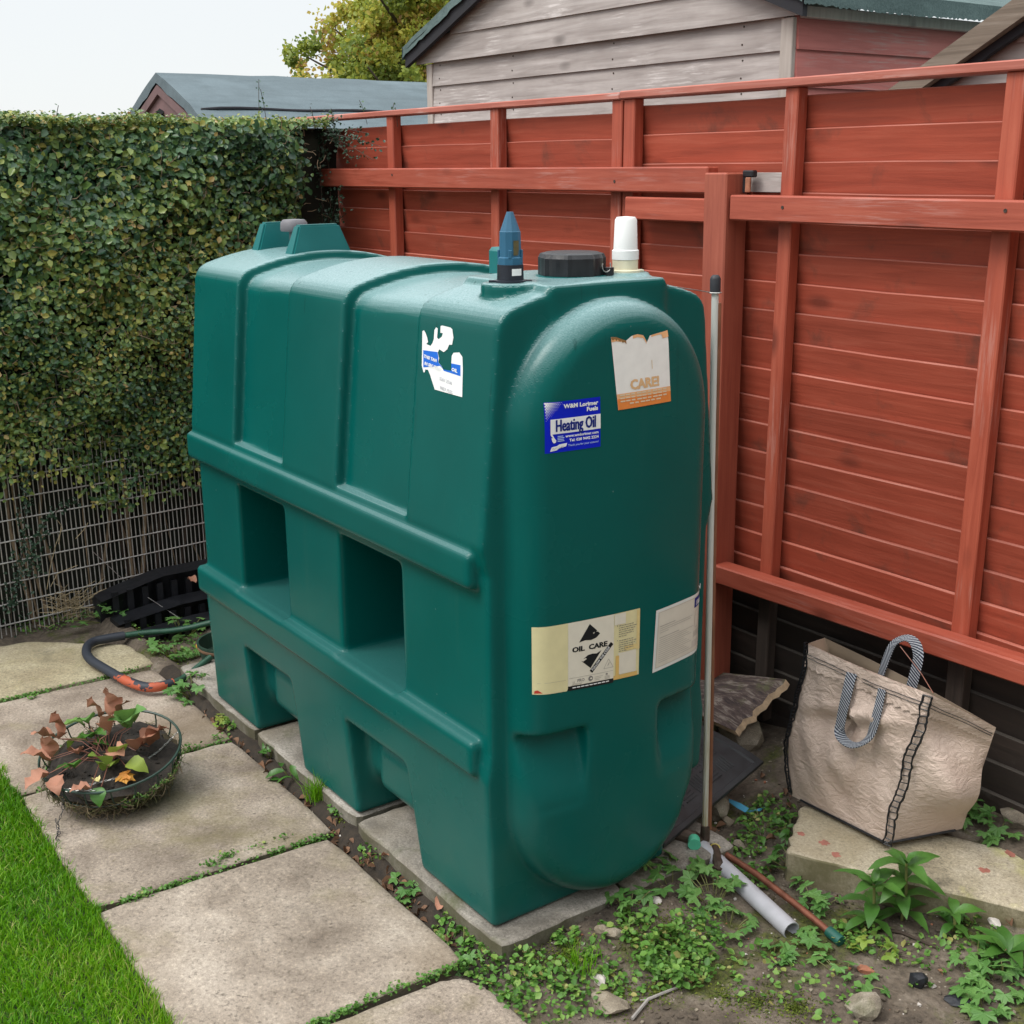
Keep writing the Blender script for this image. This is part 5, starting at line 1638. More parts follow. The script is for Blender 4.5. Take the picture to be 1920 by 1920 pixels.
# ================================================================== LEAVES FOR SINGLE PLANTS
def lobed_leaf(lobes=5, depth=0.42, teeth=True, fold=0.12, seed=0):
    """a lobed, toothed leaf (cranesbill or buttercup like) of size 1, stalk at the origin, facing +Z"""
    r_ = random.Random(seed)
    pts = [(0.0, 0.0)]
    spread = R(255)
    nper = 6
    for k in range(lobes):
        a0 = -spread / 2 + spread * k / lobes; a1 = -spread / 2 + spread * (k + 1) / lobes
        prof = (1 - depth, 0.80, 1.0, 0.80) if not teeth else (1 - depth, 0.74, 0.84, 1.0, 0.82, 0.76)
        L_ = (0.86 + 0.14 * math.cos((k - (lobes - 1) / 2) * 0.6)) * r_.uniform(0.92, 1.05)
        fr = (0.0, 0.22, 0.36, 0.5, 0.66, 0.80) if teeth else (0.0, 0.25, 0.5, 0.75)
        for p, t in zip(prof, fr):
            a = a0 + (a1 - a0) * t
            pts.append((L_ * p * math.cos(a), L_ * p * math.sin(a)))
    v = [(x * 0.62 + 0.0, y * 0.62, fold * abs(y) * 0.6 - 0.28 * (x * x + y * y) * 0.5 + r_.gauss(0, 0.012)) for x, y in pts]
    c = (0.02, 0, 0.0)
    vs = [c] + v
    n_ = len(v)
    fs = [(0, i, i + 1) for i in range(1, n_)]
    return vs, fs
def oval_leaf(asp=0.32, droop=0.25, fold=0.12, n_=7, toothed=0.0):
    vs, fs = [], []
    for i in range(n_ + 1):
        t = i / n_
        w = asp * math.sin(math.pi * min(1, t ** 0.8)) ** 0.9 * 0.5
        if toothed: w *= 1 + toothed * (i % 2)
        z = 0.10 * math.sin(t * math.pi) - droop * t * t
        vs += [(t, -w, z + fold * w * 2), (t, 0, z), (t, w, z + fold * w * 2)]
    for i in range(n_):
        a = i * 3
        fs += [(a, a + 3, a + 4, a + 1), (a + 1, a + 4, a + 5, a + 2)]
    return vs, fs
LOBED = {}
def lmesh(kind, matl, seed=0):
    key = (kind, matl.name, seed)
    if key not in LOBED:
        if kind == 'lobed': v, f = lobed_leaf(5, 0.40, True, 0.14, seed)
        elif kind == 'lobed3': v, f = lobed_leaf(3, 0.5, True, 0.2, seed)
        elif kind == 'oval': v, f = oval_leaf(0.38, 0.22, 0.15, 8)
        if kind in ('oval', 'dead', 'straw'):
            r_ = random.Random(seed * 7 + len(kind))
            if kind == 'straw': v, f = oval_leaf(0.86, 0.16, 0.20, 8, 0.08)
            if kind == 'dead': v, f = oval_leaf(0.60 + 0.1 * (seed % 3), -0.10, 0.30, 8, 0.10)
            k_ = {'oval': 0.010, 'dead': 0.045, 'straw': 0.02}[kind]
            tw = {'oval': 0.0, 'dead': 0.5, 'straw': 0.15}[kind] * r_.uniform(-1, 1)
            v = [(x, y + 0.06 * k_ * 10 * math.sin(x * 3 + seed), z + y * tw * x + r_.gauss(0, k_) + k_ * 2 * math.sin(x * 9 + y * 11 + seed)) for x, y, z in v]
        elif kind == 'straw': v, f = oval_leaf(0.86, 0.16, 0.20, 8, 0.08)
        elif kind == 'dead': v, f = oval_leaf(0.66, -0.10, 0.34, 8, 0.07)
        LOBED[key] = mesh_data('leaf', v, f, kind != 'lobed', [matl])
    return LOBED[key]
def put_leaf(parent, me, loc, az, pitch, size, roll=0.0, name='leaf'):
    o = bpy.data.objects.new(name, me)
    o.matrix_local = Matrix.Translation(loc) @ Matrix.Rotation(az, 4, 'Z') @ Matrix.Rotation(-pitch, 4, 'Y') @ Matrix.Rotation(roll, 4, 'X') @ Matrix.Scale(size, 4)
    COL.objects.link(o); o.parent = parent
    return o
def weed_clump(pos, nl, rad, hgt, lsize, label, seed=0, matl='weed', kind='lobed', group='leafy weeds round the oil tank', stretch=None, name='weed'):
    r_ = random.Random(seed)
    e = empty(name, tuple(pos))
    tag(e, label, 'weed', group)
    mb = MB()
    lv = []
    for k in range(nl):
        a = r_.uniform(0, 2 * math.pi); q = rad * math.sqrt(r_.random())
        x, y = q * math.cos(a), q * math.sin(a)
        if stretch:
            ca, sa = math.cos(stretch[1]), math.sin(stretch[1])
            xs, ysn = x * stretch[0], y
            x, y = xs * ca - ysn * sa, xs * sa + ysn * ca
        gzv = float(gz(pos[0] + x, pos[1] + y)) - float(gz(pos[0], pos[1]))
        gzv = max(-0.02, min(0.05, gzv))
        h_ = hgt * (0.35 + 0.65 * r_.random()) * (1.05 - 0.45 * q / max(rad, 1e-4)) + gzv
        p = Vector((x, y, h_))
        b0 = Vector((x * 0.35, y * 0.35, gzv * 0.5 - 0.01))
        mb.tube([b0, (b0 + p) / 2 + Vector((0, 0, h_ * 0.2)), p], 0.0011, 4, False)
        put_leaf(e, lmesh(kind, M[matl], r_.randrange(4)), p, a + r_.gauss(0, 0.7), r_.gauss(-0.12, 0.25), lsize * r_.uniform(0.7, 1.25), r_.gauss(0, 0.25))
    mb.obj('stems', M['stem'], e)
    return e
def gp(px_, py_, dz=0.0):
    z = -0.02
    for _ in range(6):
        p = at_z(px_, py_, z); z = float(gz(p.x, p.y))
    p.z += dz
    return p

WEEDS = [
 ((210, 1150), 40, 0.13, 0.075, 0.042, 'bushy bright green weed clump in front of the black trays', 'lobed', (1.5, 1.2)),
 ((345, 1190), 16, 0.075, 0.07, 0.042, 'green weed growing between the grip handle and the tank end', 'lobed', None),
 ((330, 1235), 26, 0.085, 0.05, 0.042, 'low green weed filling the inside of the grip handle', 'lobed', None),
 ((365, 1300), 36, 0.075, 0.075, 0.038, 'round leafy weed mound at the far foot of the tank beside the path', 'lobed', None),
 ((415, 1350), 10, 0.035, 0.03, 0.034, 'small yellowish weed by the far foot of the tank', 'lobed', None),
 ((1180, 1700), 12, 0.05, 0.05, 0.040, 'weed sprouting against the tank base under the rounded end', 'lobed', None),
 ((1262, 1655), 20, 0.08, 0.06, 0.044, 'star leaved weed patch in front of the concrete block', 'lobed', (1.6, 0.9)),
 ((1340, 1690), 20, 0.075, 0.05, 0.044, 'star leaved weed patch around the cream hose tail', 'lobed', None),
 ((1365, 1740), 12, 0.05, 0.04, 0.036, 'weed beside the middle of the grey pipe', 'lobed', None),
 ((1500, 1630), 22, 0.075, 0.055, 0.046, 'pale green lobed weed between the copper pipe and the stone slab', 'lobed', None),
 ((1560, 1640), 10, 0.04, 0.045, 0.040, 'small weed against the front edge of the stone slab', 'lobed', None),
 ((1535, 1700), 10, 0.045, 0.05, 0.042, 'lobed weed leaning over the copper pipe', 'lobed', None),
 ((1525, 1775), 9, 0.045, 0.03, 0.040, 'weed beside the open end of the grey pipe', 'lobed', None),
 ((1450, 1790), 7, 0.035, 0.025, 0.040, 'three leaved weed on bare soil left of the pipe end', 'lobed', None),
 ((1585, 1825), 9, 0.045, 0.025, 0.036, 'flat weed on bare soil below the green pipe end', 'lobed', (2.0, 0.3)),
 ((1790, 1710), 9, 0.045, 0.04, 0.040, 'weed at the foot of the slab near the white plaster flake', 'lobed', None),
 ((1830, 1815), 18, 0.075, 0.035, 0.042, 'spreading lobed weed near the right edge above the black fragment', 'lobed', None),
 ((1880, 1840), 18, 0.06, 0.04, 0.044, 'spreading lobed weed in the lower right corner', 'lobed', None),
 ((1845, 1890), 14, 0.055, 0.03, 0.046, 'large lobed weed at the bottom right edge', 'lobed', None),
 ((1805, 1525), 14, 0.06, 0.05, 0.042, 'weed in the dark corner between bag and rubble', 'lobed', None),
 ((1870, 1560), 12, 0.05, 0.05, 0.042, 'weed behind the stone slab at the right edge', 'lobed', None),
 ((1430, 1560), 18, 0.06, 0.05, 0.030, 'small leaved weed beside the blue plastic scrap', 'oval', None),
 ((1480, 1570), 14, 0.045, 0.05, 0.034, 'oval leaved weed at the left corner of the stone slab', 'oval', None),
 ((770, 1655), 9, 0.045, 0.04, 0.036, 'weed in the gap between path and tank near the middle foot', 'lobed', (1.6, 0.2)),
 ((760, 1700), 5, 0.02, 0.035, 0.034, 'tiny weed pair in the leaf litter by the near foot', 'lobed', None),
 ((505, 1420), 9, 0.045, 0.05, 0.050, 'pointed leaved weed beside the path near the first foot gap', 'oval', (1.6, 2.6)),
 ((545, 1455), 9, 0.04, 0.05, 0.055, 'broad leaved weed in the gap beside the middle foot', 'oval', None),
 ((870, 1795), 12, 0.05, 0.03, 0.034, 'low weed at the corner of the last path slab', 'lobed', None),
 ((60, 1160), 14, 0.07, 0.04, 0.032, 'small weed at the foot of the wire fence by the left edge', 'lobed', (1.8, 1.5)),
 ((1640, 1790), 9, 0.04, 0.05, 0.036, 'spindly yellow green weed below the broad leaved plants', 'lobed3', None),
]
for k, (px, nl, rd, hg, ls, lab, kd_, st_) in enumerate(WEEDS):
    weed_clump(gp(*px), nl, rd, hg, ls, lab, 100 + k, 'yellowgreen' if ('yellow' in lab) else ('broad' if kd_ == 'oval' else 'weed'), kd_, stretch=st_)

# two broad leaved upright plants in front of the stone slab
def rosette(pos, tiers, label, seed, lsize):
    r_ = random.Random(seed)
    e = empty('broad_leaved_plant', tuple(pos)); tag(e, label, 'plant')
    top = tiers[-1][0]
    mb = MB(); mb.tube([(0, 0, -0.02), (0.004, 0.002, top * 0.5), (0, 0, top)], [0.004, 0.0035, 0.003], 6)
    mb.obj('stem', M['stem'], e)
    a = r_.uniform(0, 6.28)
    for z, cnt, sz, pit in tiers:
        for k in range(cnt):
            put_leaf(e, lmesh('oval', M['broad'], r_.randrange(4)), Vector((0, 0, z)), a + 2 * math.pi * k / cnt + r_.gauss(0, 0.15), pit + r_.gauss(0, 0.08), sz * lsize * r_.uniform(0.85, 1.12), r_.gauss(0, 0.15))
        a += R(55)
    return e
rosette(gp(1690, 1725), [(0.02, 4, 0.9, 0.1), (0.06, 4, 1.0, 0.1), (0.10, 4, 1.0, 0.15), (0.132, 4, 1.0, 0.3), (0.140, 3, 0.55, 0.8)], 'taller broad leaved green plant standing in front of the stone slab', 3, 0.088)
rosette(gp(1632, 1740), [(0.02, 4, 0.8, 0.05), (0.06, 4, 0.95, 0.15), (0.10, 4, 1.0, 0.4), (0.108, 3, 0.5, 0.9)], 'shorter broad leaved green plant left of the taller one', 8, 0.085)
rosette(gp(1785, 1745), [(0.015, 4, 0.8, 0.1), (0.04, 4, 0.85, 0.35)], 'small oval leaved green seedling right of the tall broad leaved plant', 12, 0.075)
e = empty('strap_leaved_plant', tuple(gp(1890, 1790))); tag(e, 'green strap leaved plant at the right edge below the plaster flake', 'plant')
for k, a in enumerate((2.4, 3.2, 3.9, 4.6, 5.6, 0.4, 1.4)):
    put_leaf(e, lmesh('oval', M['broad'], 1), Vector((0, 0, 0.0)), a, 0.4 + 0.1 * (k % 3), 0.085)

# grass tuft and small creeping ground cover
def tuft(pos, n_, h_, spread, name, label=None, cat=None):
    P = np.array([(pos[0] + random.gauss(0, spread), pos[1] + random.gauss(0, spread), pos[2]) for _ in range(n_)])
    o = blades(name, P, np.array([h_ * random.uniform(0.5, 1.0) for _ in range(n_)]), np.full(n_, 0.002), np.array([random.uniform(0.01, h_ * 0.6) for _ in range(n_)]), np.array([0.4 + 0.3 * random.random() for _ in range(n_)]), M['grass'])
    if label: tag(o, label, cat)
    return o
tuft(gp(595, 1500), 150, 0.085, 0.012, 'grass_tuft', 'fine green grass tuft growing beside the middle tank foot', 'grass tuft')
tuft(gp(1085, 1815), 60, 0.075, 0.022, 'grass_tuft', 'coarse grass tuft on the soil below the tank base', 'grass tuft')
P = []
def cover_patch(px_, py_, n_, rad, st=1.0, h_=0.018):
    c = gp(px_, py_)
    for _ in range(n_):
        a, q = random.uniform(0, 6.28), rad * math.sqrt(random.random())
        x, y = c.x + q * math.cos(a) * st, c.y + q * math.sin(a)
        P.append((x, y, float(gz(x, y)) + random.uniform(0.003, h_)))
for args in ((960, 1830, 300, 0.08, 1.0, 0.03), (1010, 1870, 260, 0.09, 1.0, 0.03), (900, 1790, 160, 0.05), (920, 1760, 110, 0.04), (1270, 1820, 520, 0.075, 1.0, 0.05), (1310, 1770, 260, 0.06, 1.0, 0.05),
             (1240, 1790, 120, 0.06), (1060, 1760, 90, 0.03), (1100, 1850, 260, 0.08), (1190, 1740, 120, 0.05), (1400, 1650, 160, 0.06), (1440, 1540, 200, 0.07, 1.0, 0.04), (1400, 1590, 120, 0.05),
             (1600, 1760, 120, 0.06), (1820, 1760, 100, 0.06), (330, 1215, 260, 0.12, 1.3), (300, 1180, 160, 0.1), (80, 1170, 200, 0.12), (420, 1365, 90, 0.035, 1.4), (640, 1525, 60, 0.03, 1.6), (700, 1600, 60, 0.03, 1.6), (845, 1745, 130, 0.035, 1.6),
             (1180, 1800, 200, 0.10), (1420, 1830, 120, 0.10), (1700, 1800, 100, 0.1), (1120, 1700, 80, 0.04), (1560, 1880, 80, 0.08)):
    cover_patch(*args)
P = np.array(P)
o = leaf_cloud('ground_cover', P, rng.normal(0, 0.45, (len(P), 3)) + np.array([0, 0, 1.0]), rng.uniform(0.006, 0.019, len(P)) * (0.7 + 0.5 * rng.random(len(P))), 0.55 + 0.26 * rng.normal(size=len(P)), M['cover'], None, 0.75, 0.15)
tag(o, kind='stuff')
# moss and sprouts in the slab joints
P = []; mv = []
for xj in xs_[1:5]:
    for _ in range(900):
        y = random.uniform(0.64, 1.235)
        d = math.sin(y * 21 + xj * 9) + 0.6 * math.sin(y * 57 + xj * 31)
        if d < 0.15 and random.random() < 0.8: continue
        P.append((xj - 0.012 + 0.024 * (y - 0.64) / 0.6 + random.gauss(0, 0.0045), y, random.uniform(-0.010, 0.008)))
for px_, py_, n_ in ((270, 1680, 60), (425, 1610, 70), (395, 1625, 50), (240, 1690, 30), (530, 1575, 20), (480, 1590, 16), (355, 1405, 40), (410, 1385, 20), (205, 1270, 30), (250, 1258, 20), (60, 1310, 30), (690, 1880, 30), (800, 1838, 40), (740, 1855, 30)):
    c = at_z(px_, py_, 0.0)
    for _ in range(n_): P.append((c.x + random.gauss(0, 0.006), c.y + random.gauss(0, 0.014), random.uniform(0.0, 0.016)))
P = np.array(P)
o = leaf_cloud('joint_moss', P, rng.normal(0, 0.5, (len(P), 3)) + np.array([0, 0, 1.0]), rng.uniform(0.004, 0.011, len(P)), 0.42 + 0.2 * rng.normal(size=len(P)), M['cover'], None, 0.8, 0.15)
tag(o, kind='stuff')
# cushions of moss on the soil
P = []
for px_, py_, n_, rad in ((1060, 1790, 700, 0.05), (1000, 1810, 500, 0.05), (1250, 1745, 700, 0.06), (1160, 1870, 500, 0.05), (1230, 1860, 500, 0.05), (1490, 1890, 600, 0.05), (1420, 1880, 500, 0.06), (1360, 1870, 300, 0.06), (1190, 1760, 300, 0.05), (330, 1240, 300, 0.08), (640, 1540, 150, 0.03), (880, 1760, 300, 0.035)):
    c = gp(px_, py_)
    for _ in range(n_):
        a, q = random.uniform(0, 6.28), rad * abs(random.gauss(0, 0.6))
        x, y = c.x + q * math.cos(a), c.y + q * math.sin(a)
        P.append((x, y, float(gz(x, y)) + random.uniform(0.0, 0.006)))
P = np.array(P)
o = leaf_cloud('moss', P, rng.normal(0, 0.7, (len(P), 3)) + np.array([0, 0, 1.0]), rng.uniform(0.003, 0.007, len(P)), 0.5 + 0.2 * rng.normal(size=len(P)),
               leafmat('moss_tip', [(0.0, (0.04, 0.07, 0.008)), (0.5, (0.10, 0.14, 0.012)), (1.0, (0.22, 0.25, 0.03))], 0.8, 0.15), None, 0.6, 0.1)
tag(o, kind='stuff')

# ================================================================== RUBBLE
def rock_mesh(size, seed, flat=0.6, sub=2, sharp=0.25):
    bm = bmesh.new()
    bmesh.ops.create_icosphere(bm, subdivisions=sub, radius=1.0)
    r_ = random.Random(seed)
    ks = [(r_.uniform(1, 3.5), Vector((r_.gauss(0, 1), r_.gauss(0, 1), r_.gauss(0, 1))).normalized(), r_.uniform(0, 6)) for _ in range(7)]
    pl = [(Vector((r_.gauss(0, 1), r_.gauss(0, 1), r_.gauss(0, 0.7))).normalized(), r_.uniform(0.55, 0.85)) for _ in range(7)]
    for v in bm.verts:
        p = v.co.copy()
        for nn, d in pl:
            t = p.dot(nn)
            if t > d: p -= nn * (t - d)
        s_ = 1 + sum(sharp / f / 3 * math.sin(f * 2 * p.dot(d) + ph) for f, d, ph in ks)
        v.co = Vector((p.x * s_ * size[0], p.y * s_ * size[1], p.z * s_ * size[2]))
    bm.verts.index_update()
    vs = [tuple(v.co) for v in bm.verts]; fs = [tuple(v.index for v in f.verts) for f in bm.faces]
    bm.free()
    return vs, fs
def rock(px_, py_, size, label, matl, seed, rz=0.0, tilt=0.0, name='stone', pos=None, sub=2, cat='stone'):
    v, f = rock_mesh(size, seed, sub=sub)
    p = pos or gp(px_, py_)
    o = mobj(name, mesh_data(name, v, f, False, [matl]), None, (p.x, p.y, p.z + size[2] * 0.45), (tilt, 0, rz))
    tag(o, label, cat)
    return o
rock(1622, 1898, (0.050, 0.032, 0.030), 'pinkish grey rough stone at the bottom edge', M['rock'], 5, 0.6)
rock(1720, 1848, (0.026, 0.018, 0.020), 'small black angular fragment on the soil at lower right', M['blackrubber'], 8, 0.4, 0.3, 'fragment', cat='fragment')
rock(1790, 1880, (0.03, 0.02, 0.008), 'flat dark grey chip half buried at the bottom right', M['blackrubber'], 18, 0.9, 0.0, 'fragment', cat='fragment')
rock(1862, 1728, (0.058, 0.014, 0.010), 'long pale plaster flake leaning against the slab at the right edge', M['pale'], 11, 2.5, 0.2, 'plaster_flake', cat='flake')
rock(1835, 1480, (0.075, 0.05, 0.045), 'grey rubble stone behind the bag at the foot of the fence', M['rock'], 21, 0.3)
rock(1900, 1490, (0.06, 0.045, 0.05), 'brown rubble stone at the right edge under the fence', M['rock'], 22, 1.1)
rock(1905, 1545, (0.05, 0.035, 0.025), 'mossy stone behind the slab at the right edge', M['rock'], 23, 0.2)
rock(1420, 1385, (0.085, 0.06, 0.055), 'mossy green stone between plank and bag under the fence', M['rock'], 24, 0.6, pos=Vector((-2.20, 2.36, 0.03)))
rock(1345, 1530, (0.03, 0.05, 0.045), 'brown stone propping the rubber mat beside the sight tube', M['rock'], 25, 0.5)
rock(1275, 1618, (0.055, 0.045, 0.028), 'square mossy concrete block beside the tank base', M['base'], 26, 0.45, pos=Vector((-1.835, 1.895, -0.01)))
rock(1365, 1545, (0.02, 0.016, 0.013), 'small beige stone under the edge of the mat', M['rock'], 27)
rock(1385, 1590, (0.026, 0.018, 0.014), 'crumbly beige clod beside the copper pipe', M['rock'], 28)
rock(1150, 1755, (0.024, 0.017, 0.012), 'curled beige shell piece on the moss below the tank', M['rock'], 29, 0.9)
rock(1128, 1745, (0.018, 0.014, 0.010), 'smaller beige shell piece left of the curled one', M['rock'], 30, 0.3)
rock(1125, 1840, (0.019, 0.015, 0.012), 'pale pink pebble in the grass at the bottom', M['pale'], 31)
rock(1230, 1690, (0.020, 0.012, 0.006), 'cream leaf shaped flake under the weeds by the tank', M['pale'], 32, 0.4)
rock(1620, 1822, (0.022, 0.012, 0.010), 'small orange brick chip on the soil', M['brick'], 33, 0.5)
rock(1750, 1850, (0.008, 0.007, 0.006), 'white pebble touching the black fragment', M['pale'], 34)
rock(1140, 1880, (0.05, 0.035, 0.012), 'flat sandy stone at the bottom edge left of the twig', M['rock'], 35, 0.2)
# pebbles and crumbs nobody could count
mb = MB()
cl_ = [rock_mesh((1, 0.8, 0.6), 60 + q, sub=1) for q in range(5)]
for k in range(750):
    x, y = random.uniform(-2.1, -1.0), random.uniform(1.25, 2.45)
    if y < 1.30 and x < -1.8: continue
    if k < 170: x, y = random.uniform(-3.6, -1.9), random.uniform(1.215, 1.245)
    s_ = random.choice((0.0018, 0.0025, 0.003, 0.004, 0.006))
    v, f = cl_[k % 5]
    z = float(gz(x, y))
    a = random.uniform(0, 6.28)
    mb.cur = random.choice((0, 0, 0, 1, 1, 2))
    mb.addm([(x + (p[0] * math.cos(a) - p[1] * math.sin(a)) * s_, y + (p[0] * math.sin(a) + p[1] * math.cos(a)) * s_, z + p[2] * s_ + s_ * 0.3) for p in v], f)
for k in range(2600):
    x, y = random.uniform(-2.0, -1.0), random.uniform(1.24, 2.4)
    if y < 1.9 and x < -1.82: continue
    s_ = abs(random.gauss(0, 0.0035)) + 0.0012
    v, f = cl_[k % 5]
    z = float(gz(x, y)); a = random.uniform(0, 6.28)
    mb.cur = 3
    mb.addm([(x + (p[0] * math.cos(a) - p[1] * math.sin(a)) * s_, y + (p[0] * math.sin(a) + p[1] * math.cos(a)) * s_, z + p[2] * s_ + s_ * 0.2) for p in v], f)
o = mb.obj('pebbles', [M['rock'], M['pale'], M['brick'], M['soil']]); tag(o, kind='stuff')
# leaf litter in the gap between path and tank
mb = MB()
lv_, lf_ = oval_leaf(0.55, -0.2, 0.7, 4)
for k in range(190):
    if k < 150: x, y = random.uniform(-3.4, -1.9), random.uniform(1.216, 1.248)
    else: x, y = random.uniform(-2.3, -1.1), random.uniform(1.95, 2.4)
    z = float(gz(x, y)) + 0.005
    Mx = T(x, y, z) @ Matrix.Rotation(random.uniform(0, 6.28), 4, 'Z') @ Matrix.Rotation(random.gauss(0, 0.4), 4, 'X') @ Matrix.Scale(random.uniform(0.014, 0.032), 4)
    mb.addm([Mx @ Vector(p) for p in lv_], lf_)
o = mb.obj('leaf_litter', plain('brown_litter', (0.17, 0.09, 0.05), 0.8, 0.5, 30)); tag(o, kind='stuff')
e = empty('fallen_leaf', tuple(gp(715, 1612))); tag(e, 'curled reddish fallen leaf in the gap beside the near tank slab', 'leaf'); put_leaf(e, lmesh('dead', M['deadleaf']), Vector((0, 0, 0.01)), 0.4, 0.2, 0.04)
e = empty('fallen_leaf', tuple(gp(820, 1715))); tag(e, 'brown curled fallen leaf in the gap by the near tank foot', 'leaf'); put_leaf(e, lmesh('dead', M['deadleaf']), Vector((0, 0, 0.01)), 2.0, 0.1, 0.045)
e = empty('fallen_leaf', tuple(at_z(368, 1098, 0.10))); tag(e, 'orange brown fallen leaf on the black trays at the tank end', 'leaf'); put_leaf(e, lmesh('dead', M['deadleaf']), Vector((0, 0, 0.01)), 3.4, 0.1, 0.05)
# twigs
mb = MB(); mb.tube([gp(1185, 1915, 0.006), gp(1215, 1880, 0.008), gp(1255, 1862, 0.006), gp(1290, 1848, 0.005)], [0.004, 0.0035, 0.003, 0.0015], 6)
mb.tube([gp(1200, 1880, 0.006), gp(1215, 1879, 0.006)], 0.0015, 5)
tag(mb.obj('twig', plain('grey_twig', (0.28, 0.26, 0.24), 0.8)), 'grey forked twig lying on the soil at the bottom edge', 'twig')
mb = MB(); mb.tube([gp(1620, 1740, 0.004), gp(1690, 1752, 0.005), gp(1760, 1782, 0.004)], [0.004, 0.004, 0.002], 6)
tag(mb.obj('twig', M['darktwig']), 'thin dark twig under the broad leaved plants', 'twig')

# ================================================================== STONE SLAB AT THE RIGHT
mb = MB()
A, B_ = Vector((-1.835, 2.190, 0.0)), Vector((-1.700, 1.985, 0.0))
dl_ = Vector((0.885, 0.465, 0)).normalized()
lslab = empty('stone_slab', tuple(A.lerp(B_, 0.5) + dl_ * 0.45))
tag(lslab, 'thick pale lichen stained concrete slab with red paint splashes under the bag', 'concrete slab')
sl_o = slab_obj('slab_body', [tuple(A.xy), tuple(B_.xy), tuple((B_ + dl_ * 0.95).xy), tuple((A + dl_ * 0.95).xy)], -0.04, 0.062, M['lichen'], lslab, lslab.location, seed=77, n_=16, rnd_=0.008)
for k, (px_, py_, s_) in enumerate(((1502, 1563, 0.010), (1545, 1580, 0.014), (1567, 1602, 0.012), (1857, 1570, 0.016), (1895, 1600, 0.016), (1845, 1632, 0.013))):
    c = at_z(px_, py_, 0.0622)
    mb = MB(); r_ = random.Random(k)
    nn = 18
    ph = [r_.uniform(0.6, 1.15) for _ in range(nn)]
    mb.addm([(c.x, c.y, 0.0628)] + [(c.x + s_ * ph[i] * math.cos(2 * math.pi * i / nn), c.y + s_ * ph[i] * math.sin(2 * math.pi * i / nn), 0.0624) for i in range(nn)], [(0, 1 + i, 1 + (i + 1) % nn) for i in range(nn)])
    o = mb.obj('paint_splash', M['paint']); o.data.transform(Matrix.Translation(-lslab.location)); o.parent = lslab

# ================================================================== BAG
bag = empty('tote_bag', (-1.70, 2.27, 0.065))
tag(bag, 'crumpled beige fabric bag with grey woven handles and black stitching, standing on the concrete slab', 'bag')
BL = Vector(bag.location)
n = NT('bag_fabric')
v = n.coords()
f = n.noise(v, 5, 5, 0.6, 0.5)
wv1 = n.noise(n.coords((500, 500, 60)), 2.0, 2)
c = n.ramp(f, [(0.3, (0.62, 0.47, 0.385)), (0.7, (0.75, 0.60, 0.51))])
n.base(c); n.rough(n.rng(f, 0.3, 0.7, 0.38, 0.5))
rid = n.n('ShaderNodeTexNoise', noise_type='RIDGED_MULTIFRACTAL')
rid.inputs['Scale'].default_value = 5.0; rid.inputs['Detail'].default_value = 3.0; rid.inputs['Distortion'].default_value = 0.6
n.l(n.coords((1.2, 1.2, 0.8)), rid.inputs['Vector'])
n.bump(n.mix(0.08, n.mix(0.45, n.noise(n.coords((14, 14, 22)), 2.0, 5, 0.6, 1.4), rid.outputs[0]), wv1), 0.5, 0.045)
M['bag'] = n.m
M['bagin'] = plain('bag_inside', (0.26, 0.20, 0.14), 0.8, 0.15, 10)
b_fl, b_fr, b_br, b_bl = Vector((-1.868, 2.195, 0.066)), Vector((-1.575, 2.188, 0.075)), Vector((-1.50, 2.37, 0.085)), Vector((-1.84, 2.36, 0.075))
t_fl, t_fr, t_br, t_bl = Vector((-1.858, 2.205, 0.478)), Vector((-1.502, 2.200, 0.474)), Vector((-1.405, 2.31, 0.400)), Vector((-1.885, 2.30, 0.462))
NU, NV = 88, 46
def bag_pt(s_, t):
    """s_ 0..4 round the bag (front, right gusset, back, left gusset), t 0..1 upwards"""
    cs = [(b_fl, t_fl), (b_fr, t_fr), (b_br, t_br), (b_bl, t_bl)]
    k = int(s_) % 4; u = s_ - int(s_)
    a = cs[k][0].lerp(cs[k][1], t); b = cs[(k + 1) % 4][0].lerp(cs[(k + 1) % 4][1], t)
    p = a.lerp(b, u)
    tang = (b - a).normalized(); out = Vector((tang.y, -tang.x, 0)).normalized()
    m_ = math.sin(math.pi * u); mt = math.sin(math.pi * t)
    if k == 0:
        d = 0.012 * m_ * mt + 0.020 * math.sin(u * 4.2 + t * 3.0 + 0.5) * mt * m_ + 0.010 * math.sin(u * 9 - t * 7) * mt * m_ + 0.008 * math.sin(t * 15 + u * 5) * m_ * mt
        d += 0.007 * abs(math.sin(u * 13 + t * 9 + 1.0)) * mt + 0.006 * abs(math.sin(u * 21 - t * 14 + 0.4 * math.sin(t * 20))) * mt * m_ + 0.005 * math.sin(u * 31 + t * 17 + 2 * math.sin(u * 9)) * mt * m_
        d += 0.016 * math.exp(-((t - 0.62 - 0.18 * u) / 0.06) ** 2) * m_ - 0.014 * math.exp(-((t - 0.53 - 0.2 * u) / 0.06) ** 2) * m_
        d += 0.012 * math.exp(-((u - 0.55 - 0.35 * (0.6 - t)) / 0.05) ** 2) * mt * (t < 0.75)
        p += Vector((-0.028 * mt * (1 - u) * 0.6 - 0.012 * math.sin(t * 6) * (1 - u), 0, 0))
    elif k == 1:
        d = 0.030 * m_ * mt * math.sin(t * 3.4 + 0.1) - 0.020 * m_ * math.exp(-((t - 0.80) / 0.10) ** 2) + 0.012 * math.sin(u * 6 + t * 11) * mt * m_
        d += 0.03 * math.exp(-((t - 0.42) / 0.2) ** 2) * u
    elif k == 2: d = 0.012 * m_
    else: d = -0.03 * m_ * mt
    p += out * d
    p.z += -0.012 * m_ * (t > 0.9) * (k == 0) * 0.3
    return p
vs, fs = [], []
